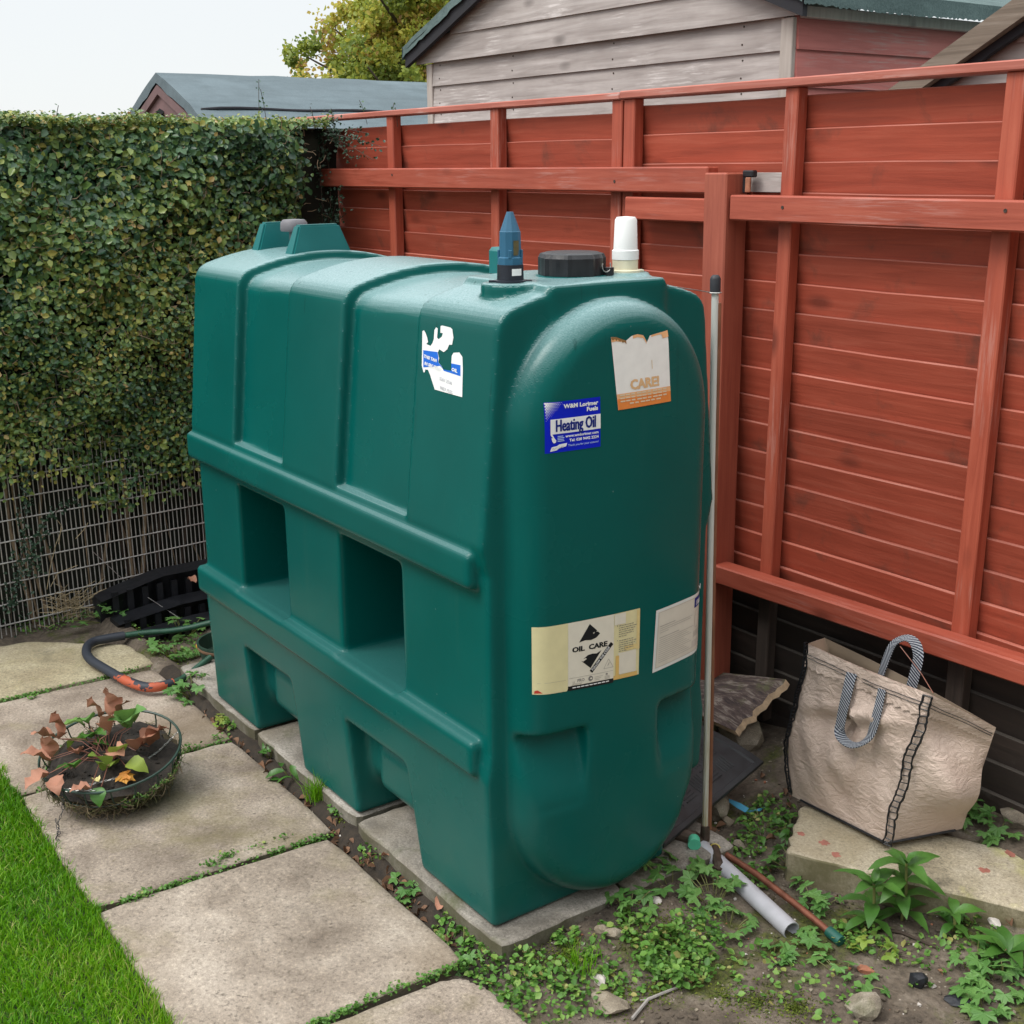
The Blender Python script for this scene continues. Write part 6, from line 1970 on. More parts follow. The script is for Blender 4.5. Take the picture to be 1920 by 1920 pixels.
for j in range(NV + 1):
    t = j / NV
    for i in range(NU): vs.append(bag_pt(4 * i / NU, t) - BL)
for j in range(NV):
    for i in range(NU):
        a, b = j * NU + i, j * NU + (i + 1) % NU
        fs.append((a, b, b + NU, a + NU))
o_ = len(vs)
cen = (b_fl + b_fr + b_br + b_bl) / 4 - BL
fs.append(tuple(reversed(range(NU))))
mb = MB(); mb.addm(vs, fs)
bo = mb.obj('bag_body', M['bag'], bag, True)
# folded hem round the opening, inside lining
def hem(t0, t1, off_, zig=0.0, mat_='bag', name='hem', s0=0.0, s1=1.98):
    mb = MB(); vs = []
    nn = 120
    for i in range(nn + 1):
        s_ = s0 + (s1 - s0) * i / nn
        for q in (0, 1):
            t = t1 if q else t0 + (zig * ((i % 4) / 3.0 - 0.5))
            p = bag_pt(s_, min(t, 1.0)); k = int(s_) % 4
            o1 = Vector((0, -1, 0)) if k == 0 else Vector((0.85, -0.5, 0))
            vs.append(p + o1 * off_ - BL)
    mb.addm(vs, [(2 * i, 2 * i + 2, 2 * i + 3, 2 * i + 1) for i in range(nn)])
    return mb.obj(name, M[mat_], bag, True)
hem(0.865, 1.0, 0.0055, 0.016)
mb = MB(); vs = []
for j, t in enumerate(np.linspace(1.0, 0.62, 18)):
    for i in range(NU):
        p = bag_pt(4 * i / NU, t); c_ = (t_fl + t_fr + t_br + t_bl) / 4
        p = p + (Vector((c_.x, c_.y, p.z)) - p).normalized() * (0.001 + 0.012 * min(1, j / 3))
        vs.append(p - BL)
mb.addm(vs, [(j * NU + (i + 1) % NU, j * NU + i, (j + 1) * NU + i, (j + 1) * NU + (i + 1) % NU) for j in range(17) for i in range(NU)])
mb.obj('lining', M['bagin'], bag, True)
# black overlock stitching down two corners, and two rows along the hem
def ladder(s_, t0, t1, half, name):
    mb = MB()
    nn = 46
    L1, L2 = [], []
    for i in range(nn + 1):
        t = t0 + (t1 - t0) * i / nn
        wob_ = 0.004 * math.sin(t * 17 + s_)
        p = bag_pt(s_ % 4, t); o1 = Vector((0.35, -0.9, 0)) if s_ > 0.5 else Vector((-0.3, -0.8, 0))
        tx = Vector((1, 0.15, 0)) if s_ > 0.5 else Vector((0.9, -0.3, 0))
        a, b = p + o1 * 0.006 - tx * (half - wob_), p + o1 * 0.006 + tx * (half + wob_)
        L1.append(a - BL); L2.append(b - BL)
        if i % 2 == 0 and s_ > 0.5:
            for q in (0.0,):
                mb.tube([a - BL, b - BL + Vector((0, 0, random.uniform(-0.001, 0.005)))], random.uniform(0.0012, 0.0019), 4, False)
        elif s_ < 0.5:
            mb.tube([a - BL, b - BL + Vector((0, 0, 0.006))], 0.0015, 4, False)
    L1 = [p + Vector((random.gauss(0, 0.0012), 0, 0)) for p in L1]; L2 = [p + Vector((random.gauss(0, 0.0012), 0, 0)) for p in L2]
    mb.tube(L1, [random.uniform(0.0018, 0.0030) for _ in L1], 5); mb.tube(L2, [random.uniform(0.0018, 0.0030) for _ in L2], 5)
    o = mb.obj(name, M['blackplastic'], bag, True)
    return o
ladder(1.0 - 1e-4, 0.0, 0.99, 0.010, 'corner_stitching')
ladder(0.0, 0.02, 1.0, 0.007, 'corner_stitching')
for t in (0.925, 0.945):
    mb = MB()
    mb.tube([bag_pt(s_, t + 0.004 * math.sin(s_ * 9)) + (Vector((0, -1, 0)) if s_ < 1 else Vector((0.85, -0.5, 0))) * 0.0080 - BL for s_ in np.linspace(0.02, 1.95, 60)], 0.0010, 4)
    mb.obj('hem_stitching', M['blackplastic'], bag)
mb = MB()
mb.tube([bag_pt(s_, 0.0) + (Vector((0, -1, 0)) if s_ < 1 else Vector((0.8, -0.6, 0))) * 0.003 - BL + Vector((0, 0, 0.002)) for s_ in np.linspace(0.1, 1.9, 50)], 0.003, 5)
mb.obj('base_stitching', M['blackplastic'], bag)
# woven handles
n = NT('woven_strap')
uvn = n.n('ShaderNodeAttribute', attribute_name='strap_uv')
sp = n.n('ShaderNodeSeparateXYZ'); n.l(uvn.outputs['Vector'], sp.inputs[0])
m1 = n.n('ShaderNodeMath', operation='MULTIPLY_ADD', i_1=1.0); n.l(sp.outputs[0], m1.inputs[0]); n.l(sp.outputs[1], m1.inputs[2])
m2 = n.n('ShaderNodeMath', operation='MULTIPLY', i_1=6.2832); n.l(m1.outputs[0], m2.inputs[0])
m3 = n.n('ShaderNodeMath', operation='SINE'); n.l(m2.outputs[0], m3.inputs[0])
n.base(n.ramp(n.rng(m3.outputs[0], -1, 1, 0, 1), [(0.40, (0.022, 0.030, 0.055)), (0.62, (0.40, 0.42, 0.45))]))
n.rough(0.8); n.bump(m3.outputs[0], 0.5, 0.004)
M['strap'] = n.m
def strap(pts, nrm, wdt, name):
    """ribbon following pts; nrm gives the face direction at each point"""
    pts = [Vector(p) for p in pts]
    # resample with Catmull-Rom
    res = []
    for i in range(len(pts) - 1):
        p0, p1, p2, p3 = pts[max(i - 1, 0)], pts[i], pts[i + 1], pts[min(i + 2, len(pts) - 1)]
        for q in range(8):
            t = q / 8
            res.append(0.5 * ((2 * p1) + (-p0 + p2) * t + (2 * p0 - 5 * p1 + 4 * p2 - p3) * t * t + (-p0 + 3 * p1 - 3 * p2 + p3) * t ** 3))
    res.append(pts[-1])
    vs, uv = [], []
    l_ = 0
    for i, p in enumerate(res):
        t = (res[min(i + 1, len(res) - 1)] - res[max(i - 1, 0)]).normalized()
        f_ = i / (len(res) - 1)
        nn_ = Vector(nrm(f_)).normalized()
        w = t.cross(nn_).normalized() * wdt * 0.5
        if i: l_ += (p - res[i - 1]).length
        nn2 = w.cross(t).normalized() * 0.0012
        vs += [p - w - nn2, p + w - nn2, p + w + nn2, p - w + nn2]
        uv += [(l_ / 0.0072, 0, 0), (l_ / 0.0072, 2.6, 0), (l_ / 0.0072, 2.6, 0), (l_ / 0.0072, 0, 0)]
    fs = []
    for i in range(len(res) - 1):
        a = i * 4
        for k in range(4): fs.append((a + k, a + (k + 1) % 4, a + 4 + (k + 1) % 4, a + 4 + k))
    fs += [(3, 2, 1, 0), (len(vs) - 4, len(vs) - 3, len(vs) - 2, len(vs) - 1)]
    me = mesh_data(name, [v - BL for v in vs], fs, False, [M['strap']])
    at = me.attributes.new('strap_uv', 'FLOAT_VECTOR', 'POINT')
    at.data.foreach_set('vector', np.array(uv, dtype=np.float32).ravel())
    return mobj(name, me, bag)
yf_ = 2.178
fpts = [at_y(1597, 1262, 2.192), at_y(1588, 1300, 2.178), at_y(1578, 1345, 2.172), at_y(1575, 1376, 2.168), at_y(1590, 1394, 2.164), at_y(1610, 1396, 2.164), at_y(1632, 1378, 2.168), at_y(1645, 1335, 2.174), at_y(1654, 1292, 2.190)]
strap(fpts, lambda f_: (0.25 - 0.5 * f_, -1, 5.0 * math.sin(math.pi * f_) ** 4), 0.025, 'handle')
bpts = [at_y(1648, 1278, 2.30), at_y(1660, 1240, 2.305), at_y(1675, 1208, 2.31), at_y(1698, 1196, 2.315), at_y(1715, 1205, 2.315), at_y(1722, 1230, 2.31), at_y(1715, 1265, 2.305), at_y(1708, 1292, 2.30)]
strap(bpts, lambda f_: (0.5 * (f_ - 0.5) * 2, -1, 3.0 * math.sin(math.pi * f_) ** 4), 0.024, 'handle')
mb = MB(); mb.tube([at_y(1688, 1212, 2.26) - BL, at_y(1727, 1262, 2.24) - BL, at_y(1750, 1300, 2.19) - BL], 0.0012, 4)
mb.obj('loose_cord', M['redstem'], bag)

# ================================================================== MAT, PLANK, PIPES
matp = empty('rubber_mat', (-2.15, 2.08, 0.10))
tag(matp, 'dark half round rubber doormat lying tilted behind the near end of the tank', 'doormat')
MLc = Vector(matp.location)
c0, c1 = Vector((-1.995, 2.225, 0.098)), Vector((-1.915, 1.895, 0.072))
ex = (c1 - c0).normalized(); ey = Vector((-0.86, 0.05, 0.36)); ey = (ey - ex * ey.dot(ex)).normalized(); en = ex.cross(ey).normalized()
if en.z < 0: en = -en
wd2 = (c1 - c0).length / 2 + 0.06; cm = c0 + ex * wd2
def mp(u, w_, h_=0.0): return cm + ex * u + ey * w_ + en * h_ - MLc
nn = 40
arc = [(-wd2 * math.cos(math.pi * i / nn), 0.36 * math.sin(math.pi * i / nn)) for i in range(nn + 1)]
def ring_(sc, h_): return [mp(u * sc, w_ * sc + (1 - sc) * 0.12, h_) for u, w_ in arc]
vs = ring_(1.0, -0.008) + ring_(1.0, 0.0) + ring_(0.985, 0.004) + ring_(0.88, 0.005) + ring_(0.86, 0.0005)
m_ = nn + 1; fs = []
for r0 in range(4):
    for i in range(m_):
        a, b = r0 * m_ + i, r0 * m_ + (i + 1) % m_
        fs.append((a, b, b + m_, a + m_))
fs.append(tuple(range(4 * m_, 5 * m_))); fs.append(tuple(reversed(range(m_))))
mb = MB(); mb.addm(vs, fs); mb.obj('mat_body', M['rubbermat'], matp)
mb = MB()
for bi in range(7):
    for bj in range(7):
        u0, w0 = -wd2 * 0.8 + bi * 0.058, 0.065 + bj * 0.055
        if (u0 / (wd2 * 0.86)) ** 2 + ((w0) / 0.31) ** 2 > 0.82: continue
        for q in range(5):
            if (bi + bj) % 2: a, b = (u0 + q * 0.010 - 0.02, w0 - 0.022), (u0 + q * 0.010 - 0.02, w0 + 0.022)
            else: a, b = (u0 - 0.022, w0 + q * 0.010 - 0.02), (u0 + 0.022, w0 + q * 0.010 - 0.02)
            mb.tube([mp(a[0], a[1], 0.001), mp(b[0], b[1], 0.001)], 0.0022, 4)
o = mb.obj('raised_pattern', M['rubbermat'], matp); o['kind'] = 'stuff'

n = NT('flaking_chipboard')
v = n.coords((1, 1, 1))
f = n.noise(n.coords((5, 22, 5)), 3.0, 7, 0.7, 0.6); g = n.noise(v, 16, 6, 0.7)
c = n.ramp(f, [(0.35, (0.035, 0.025, 0.028)), (0.5, (0.11, 0.075, 0.065)), (0.62, (0.32, 0.27, 0.23)), (0.8, (0.14, 0.05, 0.04))])
c = n.mix(n.rng(g, 0.56, 0.66, 0, 0.7), c, (0.12, 0.125, 0.05))
n.base(c); n.rough(0.85); n.bump(f, 0.7, 0.006)
M['chip'] = n.m
plank = empty('broken_board', tuple(at_y(1400, 1310, 2.36)))
tag(plank, 'weathered broken board with flaking dark paint and a torn edge leaning behind the tank', 'board')
PLc = Vector(plank.location)
P1, P2, P3, P4 = at_y(1300, 1255, 2.46), at_y(1472, 1274, 2.455), at_y(1376, 1371, 2.27), at_y(1290, 1330, 2.25)
edge = [P2.lerp(P3, t) + Vector((random.gauss(0, 0.007), random.gauss(0, 0.004), 0)) for t in np.linspace(0, 1, 14)]
poly = [P1] + edge + [P4]
nrm_ = (P2 - P1).cross(P3 - P1).normalized()
if nrm_.z < 0: nrm_ = -nrm_
top_ = [p - PLc for p in poly]; bot_ = [p - nrm_ * 0.014 - PLc + (Vector((0.010, -0.004, 0)) if 0 < i < 15 else Vector((0, 0, 0))) for i, p in enumerate(poly)]
m_ = len(poly)
mb = MB(); mb.addm(top_ + bot_, [tuple(range(m_)), tuple(reversed(range(m_, 2 * m_)))])
mb.obj('painted_face', M['chip'], plank)
mb = MB(); mb.addm(top_ + bot_, [(i, i + m_, (i + 1) % m_ + m_, (i + 1) % m_) for i in range(m_)])
mb.obj('torn_edge', plain('raw_torn_wood', (0.42, 0.30, 0.19), 0.9, 0.35, 60, 0.5), plank)

def gpipe(name, pts, r, matl, label, cat, inner=None):
    e = empty(name, tuple(pts[0])); tag(e, label, cat); c = Vector(pts[0])
    return e, [Vector(p) - c for p in pts]
pw = empty('grey_pipe', tuple(at_z(1300, 1575, 0.028))); tag(pw, 'grey plastic waste pipe lying on the soil beside the tank end', 'pipe')
a_ = Vector((0, 0, 0)); b_ = at_z(1484, 1745, 0.004) - pw.location
d_ = (b_ - a_).normalized()
mb = MB()
up3 = Vector((0, 0, 1)); sd3 = d_.cross(up3).normalized(); up4 = sd3.cross(d_)
def tubewall(mb, a, b, ro, ri, n_=20):
    vs = []
    for p, r_ in ((a, ro), (b, ro), (b, ri), (a, ri)):
        for k in range(n_):
            an = 2 * math.pi * k / n_
            vs.append(p + (sd3 * math.cos(an) + up4 * math.sin(an)) * r_)
    mb.addm(vs, [(q * n_ + k, q * n_ + (k + 1) % n_, ((q + 1) % 4) * n_ + (k + 1) % n_, ((q + 1) % 4) * n_ + k) for q in range(4) for k in range(n_)])
tubewall(mb, a_, b_, 0.0205, 0.018)
mb.obj('pipe_wall', M['greyplastic'], pw, True)
cu_ = empty('copper_pipe', tuple(at_z(1345, 1585, 0.02))); tag(cu_, 'thin brown copper pipe with a dark green taped end lying beside the grey pipe', 'pipe')
pts = [at_z(1345, 1592, 0.025), at_z(1420, 1640, 0.020), at_z(1500, 1702, 0.010), at_z(1556, 1748, 0.002)]
pts = [p - cu_.location for p in pts]
mb = MB(); mb.tube(pts, 0.0078, 10); mb.obj('tube', M['copper'], cu_, True)
de = (pts[-1] - pts[-2]).normalized()
mb = MB(); mb.tube([pts[-1] - de * 0.004, pts[-1] + de * 0.034], 0.0125, 12); mb.obj('taped_end', M['greentape'], cu_, True)
bl_ = empty('plastic_scrap', tuple(at_z(1395, 1512, 0.01))); tag(bl_, 'thin torn strip of bright blue plastic lying under the bag side', 'scrap')
mb = MB(); q = [at_z(x, y, 0.02) - bl_.location for x, y in ((1358, 1495), (1385, 1512), (1405, 1522), (1430, 1518))]
vs = []
for i, p in enumerate(q):
    w_ = (0.003, 0.008, 0.011, 0.008)[i]
    vs += [p + Vector((0, w_, 0.006 * (i % 2))), p - Vector((0, w_, 0)), p - Vector((0, w_, 0.0012)), p + Vector((0, w_, 0.006 * (i % 2) - 0.0012))]
mb.addm(vs, [(i * 4 + k, i * 4 + (k + 1) % 4, i * 4 + 4 + (k + 1) % 4, i * 4 + 4 + k) for i in range(3) for k in range(4)])
mb.obj('strip', M['bluebit'], bl_)

# ================================================================== HANDLE, TRAYS AND TUB AT THE FAR END
hd = empty('grip_handle', tuple(at_z(200, 1235, 0.025))); tag(hd, 'bent green metal tube handle with worn black and orange foam grip on the slabs', 'handle')
HLc = Vector(hd.location)
def hpt(px_, py_, z=0.028): return at_z(px_, py_, z) - HLc
def smooth_path(pts, it=3):
    for _ in range(it):
        q = [pts[0]]
        for a, b in zip(pts, pts[1:]): q += [a.lerp(b, 0.25), a.lerp(b, 0.75)]
        q.append(pts[-1]); pts = q
    return pts
raw = [hpt(400, 1166, 0.06), hpt(335, 1182), hpt(270, 1186), hpt(205, 1196), hpt(164, 1205), hpt(160, 1232), hpt(200, 1256), hpt(238, 1278), hpt(280, 1292), hpt(330, 1280), hpt(352, 1266), hpt(395, 1232, 0.06)]
pth = smooth_path(raw, 3)
mb = MB(); mb.tube(pth, 0.0105, 10); mb.obj('tube', M['greenmetal'], hd, True)
n_ = len(pth)
def portion(px0, px1):
    return pth[int(px0 * n_):int(px1 * n_)]
n = NT('worn_foam_grip')
v = n.coords()
f = n.noise(v, 14, 4, 0.6, 0.4)
sp = n.n('ShaderNodeSeparateXYZ'); n.l(v, sp.inputs[0])
mx = n.rng(sp.outputs[0], 0.14, 0.36, -0.10, 0.22)
ad = n.n('ShaderNodeMath', operation='ADD'); n.l(f, ad.inputs[0]); n.l(mx, ad.inputs[1])
n.base(n.mix(n.rng(ad.outputs[0], 0.62, 0.635, 0, 1), (0.022, 0.028, 0.040), (0.42, 0.085, 0.035))); n.rough(0.6); n.bump(f, 0.2, 0.003)
M['grip'] = n.m
mb = MB(); mb.tube(portion(0.25, 0.80), 0.0155, 12); mb.obj('foam_grip', M['grip'], hd, True)

tr = empty('plastic_tray', tuple(at_z(300, 1130, 0.03))); tag(tr, 'black ribbed plastic trays leaning against the wire fence behind the tank', 'tray')
TLc = Vector(tr.location)
for lvl, (xo, zo, hh_) in enumerate(((-4.35, 0.02, 0.115), (-4.23, -0.01, 0.065), (-4.10, -0.02, 0.035))):
    mb = MB()
    nn = 26
    vs = []
    for i in range(nn + 1):
        y = 1.24 + 0.56 * i / nn + (0.02 * lvl)
        rise = 0.55 + 0.45 * min(1, (i / nn) * 2.4)
        tip_ = hh_ * rise
        b_ = 0.006 * ((i % 4) < 2)
        vs += [(xo + b_, y, zo - 0.03), (xo + 0.015 + b_, y, zo + tip_ * 0.6), (xo + 0.03 + b_, y, zo + tip_), (xo + 0.05, y, zo + tip_ + 0.004), (xo - 0.06, y, zo + tip_ + 0.002), (xo - 0.07, y, zo - 0.03)]
    fs = []
    for i in range(nn):
        for k in range(5): fs.append((i * 6 + k, (i + 1) * 6 + k, (i + 1) * 6 + k + 1, i * 6 + k + 1))
    fs += [(0, 1, 2, 3, 4, 5), tuple(nn * 6 + k for k in (5, 4, 3, 2, 1, 0))]
    mb.addm([tuple(Vector(p) - TLc) for p in vs], fs)
    for i in range(9):
        y = 1.28 + 0.056 * i
        mb.box(xo + 0.032, xo + 0.046, y, y + 0.022, zo - 0.02, zo + hh_ * 0.8, Matrix.Translation(-TLc))
    mb.obj('ribbed_tray', M['blackplastic'], tr)
tub = empty('tub', (-3.70, 1.47, -0.03)); tag(tub, 'dark green round tub with a brown stained rim half hidden by the tank end', 'tub')
mb = MB(); mb.lathe([(0.085, 0.0), (0.098, 0.095), (0.104, 0.10), (0.104, 0.108), (0.098, 0.108), (0.090, 0.06), (0.0, 0.055)], 28, None, False); mb.obj('tub_wall', M['darkgreen'], tub, True)
mb = MB(); mb.lathe([(0.1005, 0.086), (0.1045, 0.090), (0.1050, 0.097), (0.1035, 0.0985)], 28, None, False); mb.obj('stained_band', M['brownrim'], tub, True)
yc = empty('yellow_clip', tuple(at_z(385, 1208, 0.03))); tag(yc, 'small yellow plastic clip on the ground beside the far tank foot', 'clip')
mb = MB(); mb.box(-0.018, 0.018, -0.03, 0.03, -0.006, 0.006, Matrix.Rotation(0.5, 4, 'Z'), 0.002); mb.box(-0.006, 0.006, 0.02, 0.05, -0.004, 0.010, Matrix.Rotation(0.5, 4, 'Z'), 0.002)
mb.obj('clip_body', M['yellow'], yc)
gw = empty('guy_wire', tuple(at_z(340, 1160, 0.04))); tag(gw, 'thin grey wire stretched from the mesh fence down across the black trays', 'wire')
mb = MB(); mb.tube([at_x(175, 1035, -4.46) - gw.location, at_x(242, 1097, -4.42) - gw.location, at_z(338, 1160, 0.03) - gw.location, at_z(322, 1166, 0.02) - gw.location], 0.0013, 5); mb.obj('strand', M['galv'], gw)
# dead straw at the foot of the mesh
st_ = empty('dry_grass', tuple(at_x(130, 1150, -4.40))); tag(st_, 'tangle of dry straw coloured grass at the foot of the wire fence', 'dry grass')
mb = MB(); s0 = Vector(st_.location)
for k in range(90):
    b0 = at_x(random.gauss(128, 16), random.uniform(1125, 1165), -4.41) - s0
    t_ = b0 + Vector((random.uniform(0, 0.03), random.gauss(0, 0.06), random.uniform(-0.02, 0.09)))
    mb.tube([b0, b0.lerp(t_, 0.5) + Vector((0.01, random.gauss(0, 0.012), 0.015)), t_], 0.0010, 3, False)
for line in ([(88, 1105), (95, 1060), (105, 1020), (117, 990)], [(110, 1020), (115, 985), (107, 975)], [(95, 1100), (108, 1075), (145, 1060)], [(142, 1010), (160, 990), (165, 980)], [(70, 1172), (90, 1176), (102, 1170), (95, 1155)]):
    mb.tube([at_x(x, y, -4.415) - s0 for x, y in line], 0.0014, 4, False)
o = mb.obj('straws', M['straw'], st_); o['kind'] = 'stuff'

# ================================================================== HANGING BASKET
bk = empty('hanging_basket', (-3.02, 0.862, 0.0)); tag(bk, 'green wire hanging basket lined with moss standing on the path slabs', 'hanging basket')
tilt = Matrix.Translation((0, 0, 0.015)) @ Matrix.Rotation(R(10), 4, Vector((0.58, 0.81, 0)))
RB, HB = 0.178, 0.125
def bp(r, a, z): return tilt @ Vector((r * math.cos(a), r * math.sin(a), z))
def rz_(z): return RB * math.sqrt(max(0.02, 1 - ((HB - z) / HB) ** 2 * 0.80)) if z < HB else RB
mb = MB(); mb.tube([bp(RB, a, HB) for a in np.linspace(0, 2 * math.pi, 49)], 0.0034, 8, False); mb.obj('rim', M['basketwire'], bk, True)
for k in range(18):
    a = 2 * math.pi * k / 18
    mb = MB()
    mb.tube([bp(rz_(z), a + 0.06 * (1 - z / HB) * (1 if k % 2 else -1), z) for z in np.linspace(HB, 0.012, 7)], 0.0020, 5, False)
    mb.obj('wire', M['basketwire'], bk, True)
mb = MB(); mb.tube([bp(rz_(0.07), a, 0.07) for a in np.linspace(0, 2 * math.pi, 41)], 0.0020, 5, False); mb.obj('wire_hoop', M['basketwire'], bk, True)
# moss lining: a ragged bowl plus fibres
mb = MB(); vs = []; na, nz2 = 48, 10
r_ = random.Random(2)
for j in range(nz2 + 1):
    z = 0.004 + 0.082 * j / nz2
    for i in range(na):
        a = 2 * math.pi * i / na
        vs.append(bp(rz_(z) * (0.95 + 0.05 * math.sin(a * 7 + z * 60) + r_.gauss(0, 0.02)), a, z * (1.0 - 0.12 * math.sin(a * 3)) + r_.gauss(0, 0.003)))
fs = [(j * na + i, j * na + (i + 1) % na, (j + 1) * na + (i + 1) % na, (j + 1) * na + i) for j in range(nz2) for i in range(na)]
fs.append(tuple(reversed(range(na))))
mb.addm(vs, fs)
mb.obj('moss_lining', plain('brown_moss_fibre', (0.075, 0.062, 0.035), 0.95, 0.6, 40, 1.0), bk, True)
N_ = 4200
aa = rng.uniform(0, 2 * math.pi, N_); z_ = rng.uniform(0.004, 0.088, N_)
P = np.array([tuple(bp(rz_(z) * r, a, z)) for a, z, r in zip(aa, z_, rng.uniform(0.97, 1.05, N_))])
mb = MB()
for k in range(1500):
    p = Vector(P[k]); a = aa[k]
    tg = tilt.to_3x3() @ Vector((-math.sin(a), math.cos(a), 0)); ou = tilt.to_3x3() @ Vector((math.cos(a), math.sin(a), 0))
    d = tg * random.gauss(0, 1) + Vector((0, 0, random.gauss(-0.15, 0.6))) + ou * random.uniform(0.0, 0.35)
    d = d.normalized() * random.uniform(0.012, 0.036)
    mb.cur = random.choice((0, 0, 1, 2))
    mb.tube([p, p + d * 0.5 + ou * 0.004, p + d], 0.0008, 3, False)
o = mb.obj('fibres', [plain('fibre_brown', (0.16, 0.12, 0.07), 0.9, 0.3), plain('fibre_olive', (0.13, 0.13, 0.05), 0.9, 0.3), plain('fibre_dark', (0.05, 0.045, 0.025), 0.9, 0.3)], bk); o['kind'] = 'stuff'
sel = (np.sin(aa * 2 + 0.6) > 0.15) & (z_ > 0.045)
P2_ = P[sel][:700]
leaf_cloud('lining_sprouts', P2_, rng.normal(0, 0.5, (len(P2_), 3)) + np.array([0.2, -0.2, 0.7]), rng.uniform(0.004, 0.010, len(P2_)), 0.35 + 0.25 * rng.normal(size=len(P2_)), M['cover'], bk)['kind'] = 'stuff'
mb = MB(); vs = []; nr_ = 9
for j in range(nr_ + 1):
    for i in range(na):
        a = 2 * math.pi * i / na; q = j / nr_
        vs.append(bp(RB * 0.94 * q, a, 0.088 + 0.020 * (1 - q ** 2) + 0.007 * math.sin(a * 5 + q * 9) + r_.gauss(0, 0.004)))
mb.addm(vs, [(j * na + i, (j + 1) * na + i, (j + 1) * na + (i + 1) % na, j * na + (i + 1) % na) for j in range(nr_) for i in range(na)])
mb.obj('compost', M['peat'], bk, True)
mb = MB()
for k in range(420):
    a = random.uniform(0, 6.28); q = math.sqrt(random.random()) * 0.92
    p = bp(RB * 0.94 * q, a, 0.080 + 0.022 * (1 - q * q) + 0.004)
    v, f = rock_mesh((1, 0.8, 0.7), k % 5 + 60, sub=1)
    s_ = random.uniform(0.002, 0.006); mb.cur = random.choice((0, 0, 0, 1))
    mb.addm([p + Vector(w) * s_ for w in v], f)
o = mb.obj('compost_crumbs', [M['peat'], M['humus']], bk); o['kind'] = 'stuff'
# chains lying across the soil and hanging over the rim
def chain(pts, name, size=0.0045):
    mb = MB(); pts = [Vector(p) for p in pts]; k = 0
    for a, b in zip(pts, pts[1:]):
        L_ = (b - a).length; m_ = max(1, int(L_ / (size * 1.9)))
        d = (b - a).normalized()
        for i in range(m_):
            c = a.lerp(b, (i + 0.5) / m_)
            u = d.cross(Vector((0, 0, 1))).normalized() if k % 2 else d.cross(d.cross(Vector((0.3, 0.4, 1)))).normalized()
            mb.tube([c + d * size * math.cos(t) * 1.2 + u * size * 0.6 * math.sin(t) for t in np.linspace(0, 2 * math.pi, 8)], 0.0009, 4, False); k += 1
    o = mb.obj(name, M['blackrubber'] if name == 'hung_chain' else M['galv'], bk); return o
def bpx(px_, py_, z): return at_z(px_, py_, z) - bk.location
rimA = bp(RB, -2.05, HB)
ra = min(np.linspace(0, 2 * math.pi, 120), key=lambda a: (bp(RB, a, HB) - bpx(100, 1490, 0.11)).length)
rb = min(np.linspace(0, 2 * math.pi, 120), key=lambda a: (bp(RB, a, HB) - bpx(328, 1385, 0.13)).length)
pA, pB = bp(RB, ra, HB), bp(RB, rb, HB)
chain([pA, bpx(128, 1484, 0.108), bpx(165, 1472, 0.106), bpx(215, 1460, 0.106), bpx(262, 1432, 0.110), bpx(298, 1408, 0.118), pB], 'chain')
chain([pA, bp(RB * 0.97, ra + 0.25, HB + 0.004), bp(RB * 0.96, ra + 0.5, HB + 0.003)], 'chain')
chain([pA, pA + Vector((0.012, -0.006, -0.05)), bpx(108, 1545, 0.03), bpx(108, 1568, 0.006)], 'hung_chain', 0.0055)
chain([bpx(104, 1535, 0.03), bpx(112, 1560, 0.008), bpx(104, 1572, 0.006), bpx(112, 1578, 0.006)], 'hung_chain', 0.006)

# strawberry plant growing in the basket
sp_ = empty('strawberry_plant', tuple(bk.location + bp(0.02, 3.6, 0.10))); tag(sp_, 'strawberry plant with green and withered red brown leaves growing in the wire basket', 'plant')
SPc = Vector(sp_.location)
LS = 1.25
def sleaf(px_, py_, hz, kind, matl, az, pitch, size, roll=0.0, stemmed=True):
    p = at_z(px_, py_, hz) - SPc
    if stemmed:
        mb = MB(); b0 = Vector((random.gauss(0, 0.012), random.gauss(0, 0.012), -0.01))
        mb.tube([b0, b0.lerp(p, 0.5) + Vector((0, 0, 0.025)), p], 0.0013, 4, False)
        mb.obj('stem', M['redstem'], sp_)
    return put_leaf(sp_, lmesh(kind, M[matl], random.randrange(5)), p, az, pitch, size * LS, roll)
VA = math.atan2(-0.81, -0.58)     # towards picture left
for (px_, py_, hz, az, pit, sz_, ro) in ((95, 1425, 0.15, VA, 0.15, 0.062, 0.3), (98, 1420, 0.155, VA + 1.4, 1.1, 0.055, 0.2), (112, 1385, 0.17, VA + 1.0, 1.2, 0.065, 0.0), (108, 1385, 0.165, VA + 0.1, 0.1, 0.055, 0.5),
        (205, 1345, 0.19, VA + 1.3, 1.35, 0.07, 0.0), (190, 1345, 0.185, VA + 0.6, 0.9, 0.055, 0.3), (218, 1350, 0.185, VA - 2.4, 0.7, 0.05, -0.3), (205, 1375, 0.17, VA + 2.2, 1.0, 0.06, 0.2),
        (265, 1400, 0.14, VA + 3.4, 0.6, 0.06, 0.3), (280, 1400, 0.14, VA + 3.0, 0.7, 0.065, -0.3), (255, 1408, 0.13, VA + 2.7, 0.8, 0.05, 0.0), (105, 1455, 0.13, VA + 2.0, -0.5, 0.05, 0.3),
        (92, 1450, 0.13, VA + 0.9, -0.3, 0.055, 0.2), (145, 1412, 0.13, VA + 2.0, 0.4, 0.045, 0.2), (212, 1412, 0.145, VA + 2.4, 0.2, 0.05, 0.5), (205, 1425, 0.14, VA - 1.4, -0.4, 0.045, 0.4), (170, 1478, 0.115, VA + 0.5, 0.0, 0.04, 0.2)):
    sleaf(px_, py_, hz, 'dead', 'deadleaf', az, pit, sz_, ro)
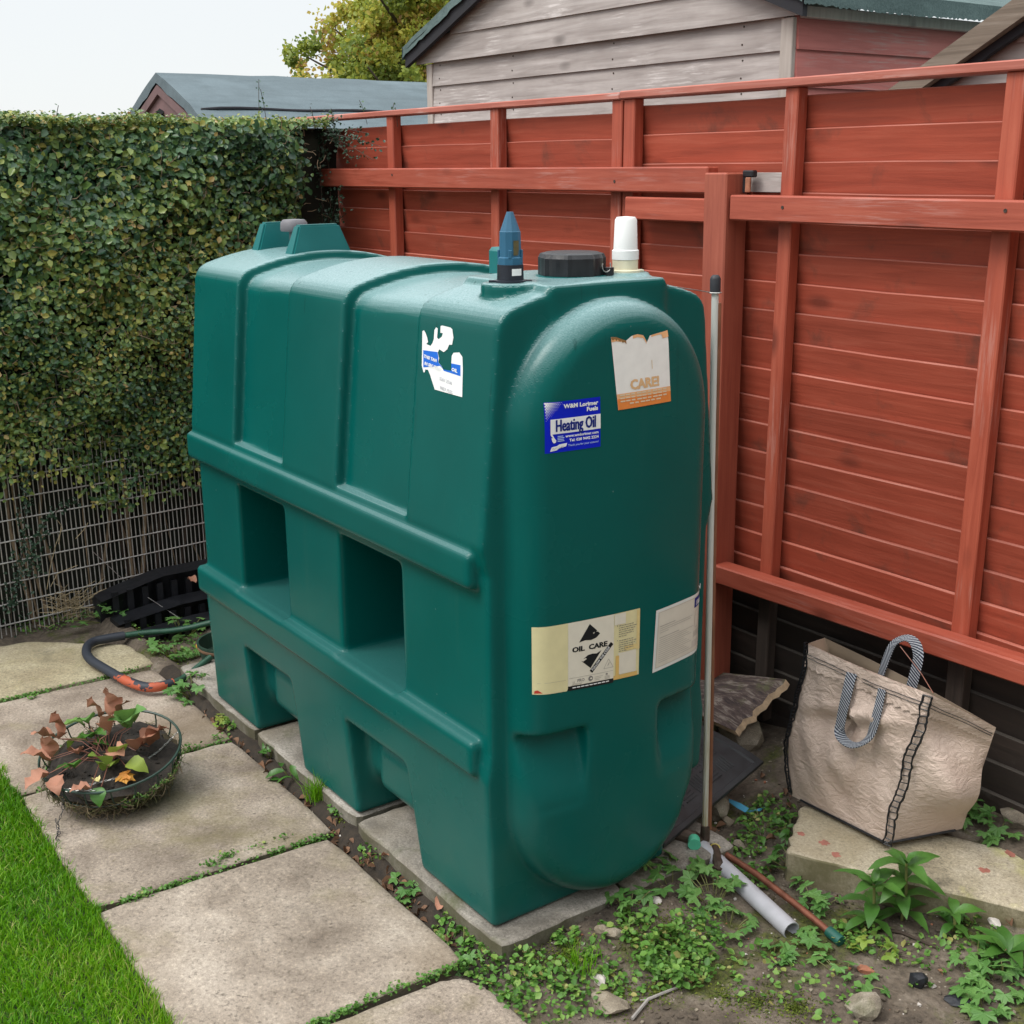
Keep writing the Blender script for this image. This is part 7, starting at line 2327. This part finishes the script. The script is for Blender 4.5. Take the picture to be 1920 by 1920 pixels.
for (px_, py_, hz, az, pit, sz_, ro) in ((240, 1362, 0.18, VA + 1.9, 1.15, 0.062, 0.0), (246, 1364, 0.18, VA + 2.7, 1.0, 0.066, 0.3), (236, 1366, 0.18, VA + 0.9, 0.9, 0.05, -0.2), (165, 1355, 0.175, VA + 1.8, 0.7, 0.045, 0.2), (160, 1362, 0.17, VA + 0.5, 0.4, 0.05, 0.2)):
    sleaf(px_, py_, hz, 'straw', 'strawgreen', az, pit, sz_, ro)
for (px_, py_, hz, az, pit, sz_, ro) in ((200, 1436, 0.14, VA + 0.9, 0.9, 0.055, 0.2), (205, 1436, 0.14, VA - 1.0, -0.5, 0.055, 0.2), (222, 1418, 0.145, VA + 2.0, 1.0, 0.045, 0.0), (235, 1435, 0.13, VA + 3.0, -0.1, 0.05, 0.2), (160, 1385, 0.155, VA - 0.2, -0.4, 0.05, 0.2)):
    sleaf(px_, py_, hz, 'straw', 'yellowgreen', az, pit, sz_, ro)
for (px_, py_, hz, az, pit, sz_, ro) in ((170, 1385, 0.15, VA + 1.6, 0.7, 0.038, 0.1), (165, 1390, 0.15, VA + 0.1, 0.1, 0.034, 0.1), (173, 1393, 0.145, VA + 3.3, -0.1, 0.034, 0.1), (140, 1440, 0.125, VA + 1.9, 0.8, 0.035, 0.1), (132, 1442, 0.12, VA + 0.3, 0.2, 0.032, 0.1), (175, 1375, 0.155, VA + 2.6, 0.3, 0.04, 0.1), (190, 1475, 0.115, VA + 1.5, -0.9, 0.04, 0.1)):
    sleaf(px_, py_, hz, 'straw', 'broad', az, pit, sz_, ro)
ol = empty('fallen_leaf', tuple(bk.location + bp(0.15, ra + 0.95, HB + 0.004))); tag(ol, 'bright orange and yellow autumn leaf lying on the front rim of the basket', 'leaf')
o0 = at_z(238, 1455, 0.115); ol.location = o0
vL, fL = lobed_leaf(5, 0.3, True, 0.06, 3)
fl = mesh_data('leaf', vL, fL, False, [M['orangeleaf']])
put_leaf(ol, fl, Vector((0, -0.01, 0.004)), VA + 3.0, -0.15, 0.058); put_leaf(ol, fl, Vector((0, 0.0, 0.006)), VA + 0.3, -0.1, 0.05)
pt = empty('petal', tuple(at_z(176, 1462, 0.108))); tag(pt, 'pale yellow curled petal lying on the dark compost in the basket', 'petal')
put_leaf(pt, lmesh('dead', plain('pale_yellow_petal', (0.68, 0.60, 0.25), 0.6, 0.1)), Vector((0, 0, 0)), VA + 2.2, 0.1, 0.035)
